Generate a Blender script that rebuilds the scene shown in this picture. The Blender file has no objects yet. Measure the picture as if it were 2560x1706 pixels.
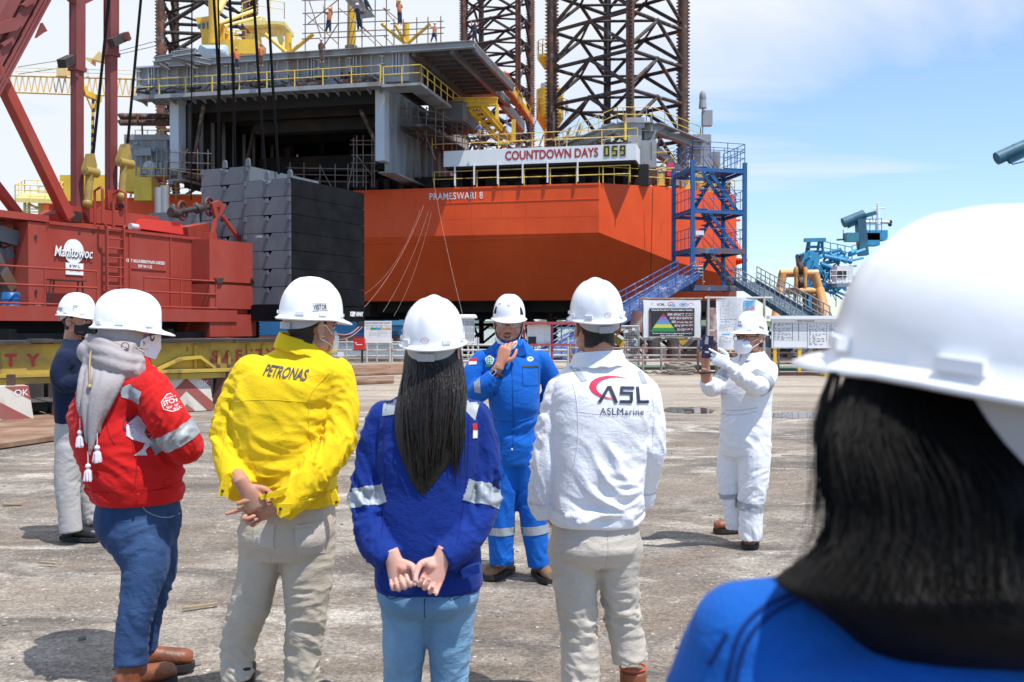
import bpy, bmesh, math, random
from math import sin, cos, pi, radians, sqrt, atan2
from mathutils import Vector, Matrix, noise
from mathutils.bvhtree import BVHTree
SC = bpy.context.scene
COL = SC.collection
RND = random.Random(7)
V = Vector; ZZ = V((0, 0, 1))
# ---------------------------------------------------------------- camera
F_PX = 2489.0            # focal length in pixels of a 2560 px wide frame (35 mm)
CAM_Z = 1.55
PITCH = math.atan((853.0-815.0)/F_PX)
cd = bpy.data.cameras.new('camera'); cam = bpy.data.objects.new('camera', cd); COL.objects.link(cam)
cd.sensor_width = 36.0; cd.lens = 35.0; cd.clip_start = 0.05; cd.clip_end = 20000
cam.location = (0, 0, CAM_Z); cam.rotation_euler = (pi/2-PITCH, 0, 0)
cd.dof.use_dof = True; cd.dof.focus_distance = 8.0; cd.dof.aperture_fstop = 6.8
SC.camera = cam
# ---------------------------------------------------------------- world, sun, exposure
SUN_TO = V((0.51, -0.49, 1.62)).normalized()
w = bpy.data.worlds.new("World"); SC.world = w; w.use_nodes = True
nt = w.node_tree; nt.nodes.clear()
out = nt.nodes.new('ShaderNodeOutputWorld')
sky = nt.nodes.new('ShaderNodeTexSky'); sky.sky_type = 'NISHITA'; sky.sun_disc = False
sky.sun_elevation = math.asin(SUN_TO.z); sky.sun_rotation = math.atan2(SUN_TO.x, SUN_TO.y)
sky.air_density = 1.2; sky.dust_density = 0.2; sky.ozone_density = 4.0
bg1 = nt.nodes.new('ShaderNodeBackground'); bg1.inputs[1].default_value = 0.135
bg2 = nt.nodes.new('ShaderNodeBackground'); bg2.inputs[0].default_value = (0.90, 0.95, 1.0, 1); bg2.inputs[1].default_value = 0.80
mixs = nt.nodes.new('ShaderNodeMixShader')
tc = nt.nodes.new('ShaderNodeTexCoord')
sep = nt.nodes.new('ShaderNodeSeparateXYZ'); nt.links.new(tc.outputs['Generated'], sep.inputs[0])
def wmath(op, a, b=None, clamp=False):
 n = nt.nodes.new('ShaderNodeMath'); n.operation = op; n.use_clamp = clamp
 for i, q in enumerate((a, b)):
  if q is None: continue
  if isinstance(q, (int, float)): n.inputs[i].default_value = q
  else: nt.links.new(q, n.inputs[i])
 return n.outputs[0]
zz = wmath('ADD', wmath('MAXIMUM', sep.outputs[2], 0.0), 0.10)
cx = wmath('DIVIDE', sep.outputs[0], zz); cy = wmath('DIVIDE', sep.outputs[1], zz)
comb = nt.nodes.new('ShaderNodeCombineXYZ')
nt.links.new(wmath('MULTIPLY', cx, 0.55), comb.inputs[0]); nt.links.new(wmath('MULTIPLY', cy, 0.85), comb.inputs[1])
cn = nt.nodes.new('ShaderNodeTexNoise'); cn.inputs['Scale'].default_value = 0.85; cn.inputs['Detail'].default_value = 9
cn.inputs['Roughness'].default_value = 0.58; cn.inputs['Distortion'].default_value = 0.7
nt.links.new(comb.outputs[0], cn.inputs['Vector'])
# thicker cloud towards the left (west) and overhead, a clear band low on the right
bias = wmath('MULTIPLY', wmath('SUBTRACT', sep.outputs[0], 0.06), -1.5)
hb = wmath('MULTIPLY', wmath('SUBTRACT', sep.outputs[2], 0.205), 6.0)
hb = wmath('MAXIMUM', hb, -0.08)
m = wmath('ADD', wmath('ADD', wmath('MULTIPLY', wmath('SUBTRACT', cn.outputs['Fac'], 0.5), 3.3), bias), hb)
m = wmath('ADD', m, 0.64, True)
m = wmath('MAXIMUM', m, 0.16); m = wmath('MINIMUM', m, 0.97)
m = wmath('MULTIPLY', m, wmath('ADD', wmath('MULTIPLY', sep.outputs[1], 1.6), 0.75, True)) # cloud kept ahead, thinned out of view behind to lower the fill light
tn = nt.nodes.new('ShaderNodeMix'); tn.data_type = 'RGBA'; tn.blend_type = 'MULTIPLY'; tn.inputs[0].default_value = 1.0; tn.inputs[7].default_value = (0.86, 1.0, 1.16, 1)
nt.links.new(sky.outputs[0], tn.inputs[6]); nt.links.new(tn.outputs[2], bg1.inputs[0])
nt.links.new(m, mixs.inputs[0]); nt.links.new(bg1.outputs[0], mixs.inputs[1]); nt.links.new(bg2.outputs[0], mixs.inputs[2])
nt.links.new(mixs.outputs[0], out.inputs[0])
ld = bpy.data.lights.new('sun', 'SUN'); ld.energy = 4.3; ld.angle = radians(0.53); ld.color = (1.0, 0.965, 0.91)
sun = bpy.data.objects.new('sun', ld); COL.objects.link(sun)
sun.rotation_euler = (-SUN_TO).to_track_quat('-Z', 'Y').to_euler(); sun.location = (20, -20, 60)
SC.view_settings.view_transform = 'Standard'; SC.view_settings.look = 'None'
SC.view_settings.exposure = 0.32; SC.view_settings.gamma = 1.0; SC.view_settings.use_curve_mapping = False
SC.cycles.max_bounces = 6; SC.cycles.diffuse_bounces = 3; SC.cycles.glossy_bounces = 3
SC.cycles.transparent_max_bounces = 12
# ---------------------------------------------------------------- pixel <-> world helpers (2560 x 1706 photograph)
CAMP = V((0, 0, CAM_Z))
def ray(px, py):
 xc = (px-1280.0)/F_PX; yu = (853.0-py)/F_PX
 return V((xc, cos(PITCH)+yu*sin(PITCH), -sin(PITCH)+yu*cos(PITCH)))
def W(px, py, d):
 r = ray(px, py); return CAMP + r*(d/r.y)
def G(px, py, z=0.0):
 r = ray(px, py); return CAMP + r*((z-CAM_Z)/r.z)
# ---------------------------------------------------------------- object helpers
def wm(o):
 m_ = Matrix.Identity(4)
 while o is not None:
  m_ = o.matrix_basis @ m_; o = o.parent
 return m_
def tag(o, label, cat, group=None, kind=None):
 if label: o['label'] = label
 if cat: o['category'] = cat
 if group: o['group'] = group
 if kind: o['kind'] = kind
 return o
def thing(name, label, cat, loc=(0, 0, 0), rz=0.0, group=None):
 o = bpy.data.objects.new(name, None); COL.objects.link(o); o.empty_display_size = 0.2
 o.location = loc; o.rotation_euler = (0, 0, rz)
 o.matrix_basis = Matrix.Translation(V(loc)) @ Matrix.Rotation(rz, 4, 'Z')
 return tag(o, label, cat, group)
def copy_tree(o, parent=None):
 c = o.copy(); COL.objects.link(c)
 if parent is not None: c.parent = parent
 for ch in [q for q in o.children]: copy_tree(ch, c)
 return c
class MB:
 def __init__(s): s.v = []; s.f = []; s.m = []; s.cm = 0
 def add(s, vs, fs):
  o = len(s.v); s.v.extend(V(q) for q in vs); s.f.extend([i+o for i in f] for f in fs); s.m.extend([s.cm]*len(fs)); return s
 def box(s, c, size, rot=None):
  c = V(c); hx, hy, hz = size[0]/2, size[1]/2, size[2]/2
  vs = [V((x, y, z)) for x in (-hx, hx) for y in (-hy, hy) for z in (-hz, hz)]
  if rot is not None: vs = [rot @ q for q in vs]
  return s.add([q+c for q in vs], [(0, 1, 3, 2), (4, 6, 7, 5), (0, 4, 5, 1), (2, 3, 7, 6), (0, 2, 6, 4), (1, 5, 7, 3)])
 def box2(s, a, b):
  a = V(a); b = V(b); return s.box((a+b)/2, (abs(b.x-a.x), abs(b.y-a.y), abs(b.z-a.z)))
 def frame(s, a, b, up=(0, 0, 1)):
  t = (V(b)-V(a)); L = t.length
  if L < 1e-9: t = V((0, 0, 1))
  else: t = t/L
  u = V(up)
  if abs(u.normalized().dot(t)) > 0.98: u = V((0, 1, 0)) if abs(t.y) < 0.9 else V((1, 0, 0))
  sd = t.cross(u).normalized(); uu = sd.cross(t).normalized()
  return t, sd, uu
 def beam(s, a, b, wd, h=None, up=(0, 0, 1)):
  h = wd if h is None else h; t, sd, uu = s.frame(a, b, up); a = V(a); b = V(b)
  vs = [p+sd*(i*wd/2)+uu*(j*h/2) for p in (a, b) for i, j in ((-1, -1), (1, -1), (1, 1), (-1, 1))]
  return s.add(vs, [(3, 2, 1, 0), (4, 5, 6, 7), (0, 1, 5, 4), (1, 2, 6, 5), (2, 3, 7, 6), (3, 0, 4, 7)])
 def ibeam(s, a, b, wd, h, tk=0.02, up=(0, 0, 1)):
  t, sd, uu = s.frame(a, b, up); a = V(a); b = V(b)
  s.beam(a+uu*(h/2-tk/2), b+uu*(h/2-tk/2), wd, tk, uu); s.beam(a-uu*(h/2-tk/2), b-uu*(h/2-tk/2), wd, tk, uu)
  return s.beam(a, b, tk, h-2*tk, uu)
 def tube(s, a, b, r, r2=None, n=8, caps=True):
  r2 = r if r2 is None else r2; t, sd, uu = s.frame(a, b); a = V(a); b = V(b)
  vs = []
  for p, rr in ((a, r), (b, r2)):
   for i in range(n):
    g = 2*pi*i/n; vs.append(p+sd*(rr*cos(g))+uu*(rr*sin(g)))
  fs = [(i, (i+1) % n, n+(i+1) % n, n+i) for i in range(n)]
  if caps: fs += [tuple(reversed(range(n))), tuple(range(n, 2*n))]
  return s.add(vs, fs)
 def path(s, pts, r, n=6, closed=False, caps=True, ell=None):
  pts = [V(p) for p in pts]; m_ = len(pts)
  rs = [r]*m_ if isinstance(r, (int, float)) else r
  rings = []; prev = None
  for i in range(m_):
   if closed: t = pts[(i+1) % m_]-pts[i-1]
   else: t = pts[min(i+1, m_-1)]-pts[max(i-1, 0)]
   t = t.normalized() if t.length > 1e-9 else V((0, 0, 1))
   if prev is None:
    u = V((0, 0, 1)) if abs(t.z) < 0.9 else V((0, 1, 0))
    if ell is not None: u = V(ell)
   else: u = prev
   sd = t.cross(u)
   if sd.length < 1e-6: sd = t.orthogonal()
   sd.normalize(); uu = sd.cross(t).normalized(); prev = uu
   rr = rs[i]; ra, rb = (rr, rr) if isinstance(rr, (int, float)) else rr
   rings.append([pts[i]+sd*(ra*cos(2*pi*k/n))+uu*(rb*sin(2*pi*k/n)) for k in range(n)])
  return s.loft(rings, caps and not closed, closed)
 def loft(s, rings, caps=True, loop=False, flip=False):
  n = len(rings[0]); m_ = len(rings); vs = [q for rg in rings for q in rg]; fs = []
  for i in range(m_ if loop else m_-1):
   j = (i+1) % m_
   for k in range(n):
    l = (k+1) % n; q = (i*n+k, i*n+l, j*n+l, j*n+k); fs.append(tuple(reversed(q)) if flip else q)
  if caps:
   a_ = tuple(reversed(range(n))); b_ = tuple(range((m_-1)*n, m_*n))
   fs += [tuple(reversed(a_)), tuple(reversed(b_))] if flip else [a_, b_]
  return s.add(vs, fs)
 def prism(s, poly, vec):
  n = len(poly); vec = V(vec); a = [V(p) for p in poly]; b = [p+vec for p in a]
  return s.add(a+b, [tuple(reversed(range(n))), tuple(range(n, 2*n))]+[(i, (i+1) % n, n+(i+1) % n, n+i) for i in range(n)])
 def ellipsoid(s, c, r, n=16, m_=10, rot=None):
  c = V(c); r = (r, r, r) if isinstance(r, (int, float)) else r; vs = [V((0, 0, r[2]))]
  for i in range(1, m_):
   a = pi*i/m_
   for k in range(n): vs.append(V((r[0]*sin(a)*cos(2*pi*k/n), r[1]*sin(a)*sin(2*pi*k/n), r[2]*cos(a))))
  vs.append(V((0, 0, -r[2]))); L = len(vs)-1; fs = []
  for k in range(n): fs.append((0, 1+k, 1+(k+1) % n))
  for i in range(m_-2):
   for k in range(n):
    a = 1+i*n+k; b = 1+i*n+(k+1) % n; fs.append((a, a+n, b+n, b))
  for k in range(n): fs.append((L, L-n+(k+1) % n, L-n+k))
  if rot is not None: vs = [rot @ q for q in vs]
  return s.add([q+c for q in vs], fs)
 def quad(s, a, b, c, d): return s.add([a, b, c, d], [(0, 1, 2, 3)])
 def join(s, o, M_=None):
  o2 = len(s.v); s.v.extend((M_ @ q) if M_ is not None else q for q in o.v); s.f.extend([i+o2 for i in f] for f in o.f); s.m.extend(o.m); return s
 def mesh(s, name='m'):
  me = bpy.data.meshes.new(name); me.from_pydata([tuple(q) for q in s.v], [], s.f); return me
 def build(s, name, mats, parent=None, smooth=None, local=False, loc=None, fixn=True):
  if loc is not None: base = Matrix.Translation(V(loc))
  elif parent is not None and not local: base = wm(parent)
  else: base = None
  if base is not None:
   inv = base.inverted(); s.v = [inv @ q for q in s.v]
  me = s.mesh(name)
  mats = mats if isinstance(mats, (list, tuple)) else [mats]
  for q in mats: me.materials.append(q)
  if len(mats) > 1: me.polygons.foreach_set('material_index', s.m)
  if fixn:
   bm = bmesh.new(); bm.from_mesh(me); bmesh.ops.recalc_face_normals(bm, faces=bm.faces); bm.to_mesh(me); bm.free()
  return link(name, me, parent, smooth, loc)
def link(name, me, parent=None, smooth=None, loc=None):
 o = bpy.data.objects.new(name, me); COL.objects.link(o)
 if parent is not None: o.parent = parent
 if loc is not None: o.location = loc; o.matrix_basis = Matrix.Translation(V(loc))
 if smooth is not None:
  me.shade_smooth()
  if smooth < 179: me.set_sharp_from_angle(angle=radians(smooth))
 return o
def evalmesh(o):
 dg = bpy.context.evaluated_depsgraph_get()
 return bpy.data.meshes.new_from_object(o.evaluated_get(dg), depsgraph=dg)
# ---------------------------------------------------------------- materials
def rgba(c): return (c[0], c[1], c[2], 1.0)
def mat(name, c, rough=0.6, metal=0.0, c2=None, cut=0.55, soft=0.08, scale=2.0, stretch=(1, 1, 1), var=0.12, vscale=1.2,
  bump=0.0, bscale=40.0, bstretch=(1, 1, 1), bdetail=3.0, sheen=0.0, coat=0.0, spec=0.5, c3=None, cut3=0.62, scale3=8.0, stretch3=(1, 1, 1), world=False, emit=0.0, trans=0.0, alpha=1.0, r2=None):
 m_ = bpy.data.materials.new(name); m_.use_nodes = True; t = m_.node_tree; N = t.nodes; L = t.links
 b = N.get('Principled BSDF'); b.inputs['Roughness'].default_value = rough; b.inputs['Metallic'].default_value = metal
 b.inputs['Specular IOR Level'].default_value = spec
 if sheen: b.inputs['Sheen Weight'].default_value = sheen; b.inputs['Sheen Roughness'].default_value = 0.5
 if coat: b.inputs['Coat Weight'].default_value = coat; b.inputs['Coat Roughness'].default_value = 0.08
 if trans: b.inputs['Transmission Weight'].default_value = trans
 if alpha < 1: b.inputs['Alpha'].default_value = alpha
 tcn = N.new('ShaderNodeTexCoord'); co = tcn.outputs['Object']
 if world:
  g = N.new('ShaderNodeNewGeometry'); co = g.outputs['Position']
 def ns(scale_, st, detail=5.0, rough_=0.6):
  mp = N.new('ShaderNodeMapping'); mp.inputs['Scale'].default_value = st; L.new(co, mp.inputs['Vector'])
  q = N.new('ShaderNodeTexNoise'); q.inputs['Scale'].default_value = scale_; q.inputs['Detail'].default_value = detail
  q.inputs['Roughness'].default_value = rough_; L.new(mp.outputs[0], q.inputs['Vector']); return q.outputs['Fac']
 def ramp(f, lo, hi, a=0.0, b_=1.0):
  q = N.new('ShaderNodeMapRange'); q.inputs[1].default_value = lo; q.inputs[2].default_value = hi; q.inputs[3].default_value = a; q.inputs[4].default_value = b_
  L.new(f, q.inputs[0]); return q.outputs[0]
 def mix(fac, a, b_, mode='MIX'):
  q = N.new('ShaderNodeMix'); q.data_type = 'RGBA'; q.blend_type = mode
  if isinstance(fac, float): q.inputs[0].default_value = fac
  else: L.new(fac, q.inputs[0])
  for i, z in ((6, a), (7, b_)):
   if isinstance(z, tuple): q.inputs[i].default_value = z
   else: L.new(z, q.inputs[i])
  return q.outputs[2]
 base = rgba(c)
 if c2 is not None:
  f2 = ramp(ns(scale, stretch), cut-soft, cut+soft); base = mix(f2, base, rgba(c2))
  if r2 is not None:
   L.new(ramp(f2, 0, 1, rough, r2), b.inputs['Roughness'])
 if c3 is not None: base = mix(ramp(ns(scale3, stretch3, 6), cut3-0.05, cut3+0.05), base, rgba(c3))
 if var:
  vv = ramp(ns(vscale, (1, 1, 1), 6, 0.65), 0.25, 0.75, 1-var, 1+var)
  cmb = N.new('ShaderNodeCombineColor'); [L.new(vv, cmb.inputs[i]) for i in range(3)]
  base = mix(1.0, base, cmb.outputs[0], 'MULTIPLY')
 if isinstance(base, tuple): b.inputs['Base Color'].default_value = base
 else: L.new(base, b.inputs['Base Color'])
 if bump:
  bp = N.new('ShaderNodeBump'); bp.inputs['Strength'].default_value = 1.0; bp.inputs['Distance'].default_value = bump
  L.new(ns(bscale, bstretch, bdetail), bp.inputs['Height']); L.new(bp.outputs[0], b.inputs['Normal'])
 if emit: b.inputs['Emission Color'].default_value = rgba(c); b.inputs['Emission Strength'].default_value = emit
 return m_
# ---------------------------------------------------------------- lettering
def text_mesh(txt, h=1.0, bold=0.0, shear=0.0, ex=0.0, align='CENTER', spacing=1.0, xs=1.0, res=3):
 cu = bpy.data.curves.new('t', 'FONT'); cu.body = txt; cu.size = 1.0; cu.offset = bold; cu.shear = shear; cu.extrude = 0.0
 cu.align_x = align; cu.align_y = 'CENTER'; cu.space_character = spacing; cu.resolution_u = res
 o = bpy.data.objects.new('t', cu); COL.objects.link(o); me = evalmesh(o); bpy.data.objects.remove(o); bpy.data.curves.remove(cu)
 if not me.vertices: return [], []
 ys = [q.co.y for q in me.vertices]; y0, y1 = min(ys), max(ys); k = h/max(1e-6, (y1-y0)); ym = (y0+y1)/2
 vs = [((q.co.x)*k*xs, (q.co.y-ym)*k) for q in me.vertices]; fs = [tuple(p.vertices) for p in me.polygons]
 bpy.data.meshes.remove(me); return vs, fs
def put_text(mb, txt, c, ux, uy, h, off=0.004, width=None, **kw):
 """flat lettering centred at c, running along ux, upright along uy; optional total width"""
 vs, fs = text_mesh(txt, h, **kw)
 if not vs: return mb
 ux = V(ux).normalized(); uy = V(uy).normalized(); n = ux.cross(uy).normalized(); c = V(c)
 x0 = min(q[0] for q in vs); x1 = max(q[0] for q in vs); k = 1.0 if width is None else width/(x1-x0); xm = (x0+x1)/2
 return mb.add([c+ux*((q[0]-xm)*k)+uy*q[1]+n*off for q in vs], fs)
def catmull(pts, sub):
 out_ = []; n = len(pts)
 for i in range(n-1):
  p0, p1, p2, p3 = pts[max(i-1, 0)], pts[i], pts[i+1], pts[min(i+2, n-1)]
  for k in range(sub):
   t = k/sub; out_.append(tuple(0.5*((2*b)+(-a+c)*t+(2*a-5*b+4*c-d)*t*t+(-a+3*b-3*c+d)*t**3) for a, b, c, d in zip(p0, p1, p2, p3)))
 out_.append(tuple(pts[-1])); return out_
# ================================================================ ground, quay, water, far shore
EDGE = 43.3
def ground_material():
 m_ = bpy.data.materials.new('yard_ground'); m_.use_nodes = True; t = m_.node_tree; N = t.nodes; L = t.links
 b = N['Principled BSDF']; b.inputs['Roughness'].default_value = 0.92; b.inputs['Specular IOR Level'].default_value = 0.25
 g = N.new('ShaderNodeNewGeometry'); P = g.outputs['Position']
 def mp(st, rz=0.0):
  q = N.new('ShaderNodeMapping'); q.inputs['Scale'].default_value = st; q.inputs['Rotation'].default_value = (0, 0, rz); L.new(P, q.inputs['Vector']); return q.outputs[0]
 def ns(vec, sc, det=6.0, ro=0.6, dist=0.0):
  q = N.new('ShaderNodeTexNoise'); q.inputs['Scale'].default_value = sc; q.inputs['Detail'].default_value = det; q.inputs['Roughness'].default_value = ro; q.inputs['Distortion'].default_value = dist
  L.new(vec, q.inputs['Vector']); return q.outputs['Fac']
 def rg(f, lo, hi, a=0.0, b_=1.0):
  q = N.new('ShaderNodeMapRange'); q.inputs[1].default_value = lo; q.inputs[2].default_value = hi; q.inputs[3].default_value = a; q.inputs[4].default_value = b_; L.new(f, q.inputs[0]); return q.outputs[0]
 def mix(fac, a, b_, mode='MIX'):
  q = N.new('ShaderNodeMix'); q.data_type = 'RGBA'; q.blend_type = mode
  if isinstance(fac, float): q.inputs[0].default_value = fac
  else: L.new(fac, q.inputs[0])
  for i, z in ((6, a), (7, b_)):
   if isinstance(z, tuple): q.inputs[i].default_value = z
   else: L.new(z, q.inputs[i])
  return q.outputs[2]
 def mul(a, b_):
  q = N.new('ShaderNodeMath'); q.operation = 'MULTIPLY'; L.new(a, q.inputs[0]); L.new(b_, q.inputs[1]); return q.outputs[0]
 iso = mp((1, 1, 1)); streak = mp((0.6, 1.25, 1), radians(-24)); track = mp((0.10, 1.5, 1), radians(-20))
 col = mix(rg(ns(iso, 0.55, 8, 0.68, 0.6), 0.36, 0.60), rgba((0.215, 0.190, 0.165)), rgba((0.385, 0.338, 0.285)))          # worn concrete, dusty
 col = mix(rg(ns(streak, 1.05, 8, 0.7, 0.8), 0.45, 0.58, 0.0, 0.9), col, rgba((0.125, 0.108, 0.096)))                        # dark dragged dirt
 col = mix(rg(ns(mp((0.7, 1.15, 1), radians(-15)), 0.55, 9, 0.72, 1.0), 0.50, 0.60, 0.0, 0.9), col, rgba((0.225, 0.180, 0.140)))  # brown mud
 col = mix(rg(ns(iso, 1.7, 10, 0.75, 0.5), 0.56, 0.63, 0.0, 0.6), col, rgba((0.095, 0.087, 0.08)))                            # worn asphalt
 pale = ns(mp((0.7, 1.2, 1), radians(-25)), 0.8, 9, 0.7, 1.2)
 col = mix(rg(pale, 0.54, 0.62, 0.0, 0.9), col, rgba((0.50, 0.455, 0.395)))                                                   # pale cement
 col = mix(rg(ns(iso, 0.14, 4), 0.50, 0.58, 0.0, 0.5), col, rgba((0.26, 0.225, 0.19)))
 wv = N.new('ShaderNodeTexWave'); wv.wave_type = 'RINGS'; wv.rings_direction = 'Z'; wv.inputs['Scale'].default_value = .42; wv.inputs['Distortion'].default_value = 2.2; wv.inputs['Detail'].default_value = 3; wv.inputs['Detail Scale'].default_value = .5
 wm_ = N.new('ShaderNodeMapping'); wm_.inputs['Location'].default_value = (7, 3, 0); L.new(P, wm_.inputs[0]); L.new(wm_.outputs[0], wv.inputs[0])
 tyre = mul(rg(wv.outputs['Fac'], .70, .92), mul(rg(ns(iso, .35, 5), .47, .60), rg(ns(iso, 9, 4, .7), .35, .6)))
 col = mix(rg(tyre, 0, 1, 0, .6), col, rgba((.085, .076, .068)))          # tyre arcs
 # far strip near the quay is smoother and paler
 sy = N.new('ShaderNodeSeparateXYZ'); L.new(P, sy.inputs[0])
 fr = rg(sy.outputs[1], 15.0, 24.0, 0.0, 0.72); col = mix(fr, col, rgba((0.43, 0.365, 0.30)))
 col = mix(rg(ns(mp((0.12, 1.2, 1), radians(4)), 0.6, 6, 0.6, 0.5), 0.52, 0.58, 0.0, 0.55), col, rgba((0.22, 0.17, 0.13)))
 # gravel speckle
 vo = N.new('ShaderNodeTexVoronoi'); vo.inputs['Scale'].default_value = 62.0; L.new(iso, vo.inputs['Vector'])
 sp = N.new('ShaderNodeSeparateColor'); L.new(vo.outputs['Color'], sp.inputs[0])
 v2 = N.new('ShaderNodeTexVoronoi'); v2.inputs['Scale'].default_value = 150.0; L.new(iso, v2.inputs['Vector'])
 s2 = N.new('ShaderNodeSeparateColor'); L.new(v2.outputs['Color'], s2.inputs[0])
 cc = N.new('ShaderNodeCombineColor'); k = mul(rg(sp.outputs[0], 0, 1, 0.72, 1.28), rg(s2.outputs[1], 0, 1, 0.78, 1.22))
 for i in range(3): L.new(k, cc.inputs[i])
 col = mix(1.0, col, cc.outputs[0], 'MULTIPLY')
 L.new(mix(rg(sp.outputs[2], 0.992, 0.996), col, rgba((0.56, 0.52, 0.47))), b.inputs['Base Color'])
 bp = N.new('ShaderNodeBump'); bp.inputs['Distance'].default_value = 0.010; bp.inputs['Strength'].default_value = 0.9
 ad = N.new('ShaderNodeMath'); ad.operation = 'ADD'; L.new(rg(ns(iso, 55, 5, 0.7), 0.2, 0.8), ad.inputs[0]); L.new(rg(ns(iso, 4, 6, 0.6), 0.2, 0.8, 0, 3.0), ad.inputs[1])
 L.new(ad.outputs[0], bp.inputs['Height']); L.new(bp.outputs[0], b.inputs['Normal'])
 return m_
GROUND = ground_material()
# a sheet with gentle unevenness, a finer one in the near yard
def ground_z(x, y):
 k = max(0.0, 1-abs(y-9)/40)
 return (noise.noise(V((x*0.35, y*0.35, 3.1)))*0.016+noise.noise(V((x*1.3, y*1.3, 7.7)))*0.006)*k-0.012
gm = MB()
xs = [-220, -120, -60, -30]+[-20+0.5*i for i in range(81)]+[30, 60, 120, 220]
ys = [-120, -60, -25, -10, -4]+[0.5*i for i in range(0, 60)]+[32, 35, 39, EDGE]
gv = [(x, y, ground_z(x, y)) for y in ys for x in xs]; nx = len(xs)
gm.add(gv, [(j*nx+i, j*nx+i+1, (j+1)*nx+i+1, (j+1)*nx+i) for j in range(len(ys)-1) for i in range(nx-1)])
go = gm.build('ground', GROUND, smooth=180); go['kind'] = 'structure'
conc = mat('quay_concrete', (0.26, 0.235, 0.20), 0.85, c2=(0.13, 0.10, 0.08), cut=0.5, scale=1.1, stretch=(1, 1, 0.3), bump=0.02, bscale=9)
q = MB(); q.box2((-220, EDGE+0.002, -6), (220, EDGE+1.2, -0.05)); q.box2((-220, EDGE+0.5, -0.05), (220, EDGE+1.2, 0.10))
qo = q.build('quay', conc); qo['kind'] = 'structure'
wmat = mat('sea_water', (0.035, 0.060, 0.062), 0.10, spec=0.6, var=0.25, vscale=0.05, bump=0.10, bscale=0.9, bstretch=(0.6, 1.6, 1), bdetail=6, world=True)
wv = MB(); wv.add([(-6000, EDGE+1.0, -2.6), (6000, EDGE+1.0, -2.6), (6000, 12000, -2.6), (-6000, 12000, -2.6)], [(0, 1, 2, 3)])
wo = wv.build('water', wmat); wo['kind'] = 'structure'
# far wooded shore, as terrain
sh = MB(); n = 260; pts = []
hill = mat('far_shore', (0.060, 0.095, 0.055), 0.95, c2=(0.10, 0.15, 0.10), cut=0.5, scale=0.05, var=0.3, vscale=0.02)
for i in range(n):
 x = -1500+3000*i/(n-1); h = 6+12*abs(noise.noise(V((x*0.004, 1.3, 0))))+5*noise.noise(V((x*0.03, 5, 0)))+3*noise.noise(V((x*0.11, 9, 0)))
 pts.append((x, max(3.0, h)))
rows = []
for k, (dy, hf) in enumerate(((0, 0.0), (6, 0.75), (20, 1.0), (120, 1.1), (400, 0.4))):
 rows.append([V((x, 1500+dy+40*noise.noise(V((x*0.002, 2, 0))), -2.6+(h+2*noise.noise(V((x*0.2, dy, 0))))*hf)) for x, h in pts])
sh.add([p for r_ in rows for p in r_], [(j*n+i, j*n+i+1, (j+1)*n+i+1, (j+1)*n+i) for j in range(4) for i in range(n-1)])
so = sh.build('hills', hill, smooth=180); so['kind'] = 'structure'
# puddles
pud = mat('puddle_water', (0.10, 0.085, 0.065), 0.02, spec=0.7, var=0.1)
def puddle(px0, px1, py0, py1, seed):
 a = G((px0+px1)/2, (py0+py1)/2); x0 = G(px0, (py0+py1)/2).x; x1 = G(px1, (py0+py1)/2).x; y0 = G(px0, py1).y; y1 = G(px0, py0).y
 m_ = MB(); c = V(((x0+x1)/2, (y0+y1)/2, -0.004)); ring = []
 for i in range(40):
  g = 2*pi*i/40; k = 1+0.35*noise.noise(V((cos(g)*1.6, sin(g)*1.6, seed)))+0.15*noise.noise(V((cos(g)*5, sin(g)*5, seed)))
  ring.append(c+V((cos(g)*(x1-x0)/2*k, sin(g)*(y1-y0)/2*k, 0)))
 m_.add([c]+ring, [(0, 1+i, 1+(i+1) % 40) for i in range(40)])
 o = m_.build('puddle', pud); o['kind'] = 'structure'
puddle(1660, 1790, 1018, 1034, 1.0); puddle(1900, 2100, 1030, 1046, 4.0)
# rusty steel plates lying on the yard
plate_m = mat('rusty_plate', (0.185, 0.095, 0.055), 0.85, c2=(0.27, 0.17, 0.11), cut=0.52, scale=1.6, var=0.25, bump=0.004, bscale=30)
def floor_plate(poly, label, h=0.05):
 m_ = MB(); pts_ = [G(*p) for p in poly]; c = sum(pts_, V())/len(pts_); m_.prism([V((p.x, p.y, 0.006)) for p in pts_], (0, 0, h))
 tag(m_.build('steel_plate', plate_m, loc=(c.x, c.y, 0)), label, 'steel plate', 'steel plates on the yard')
floor_plate([(-60, 1062), (165, 1042), (168, 1098), (-60, 1132)], 'rusty brown steel plate lying on the ground behind the man in navy', 0.06)
floor_plate([(880, 917), (1060, 912), (1075, 934), (885, 940)], 'rusty plate on the quay between the yellow jacket and the long haired woman', 0.05)
floor_plate([(880, 950), (985, 946), (985, 958), (880, 962)], 'narrow dark plate nearest to the yellow jacket on the yard', 0.06)
floor_plate([(560, 985), (640, 975), (640, 988), (560, 999)], 'narrow rusty plate beside the chevron block behind the yellow jacket', 0.04)
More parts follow.
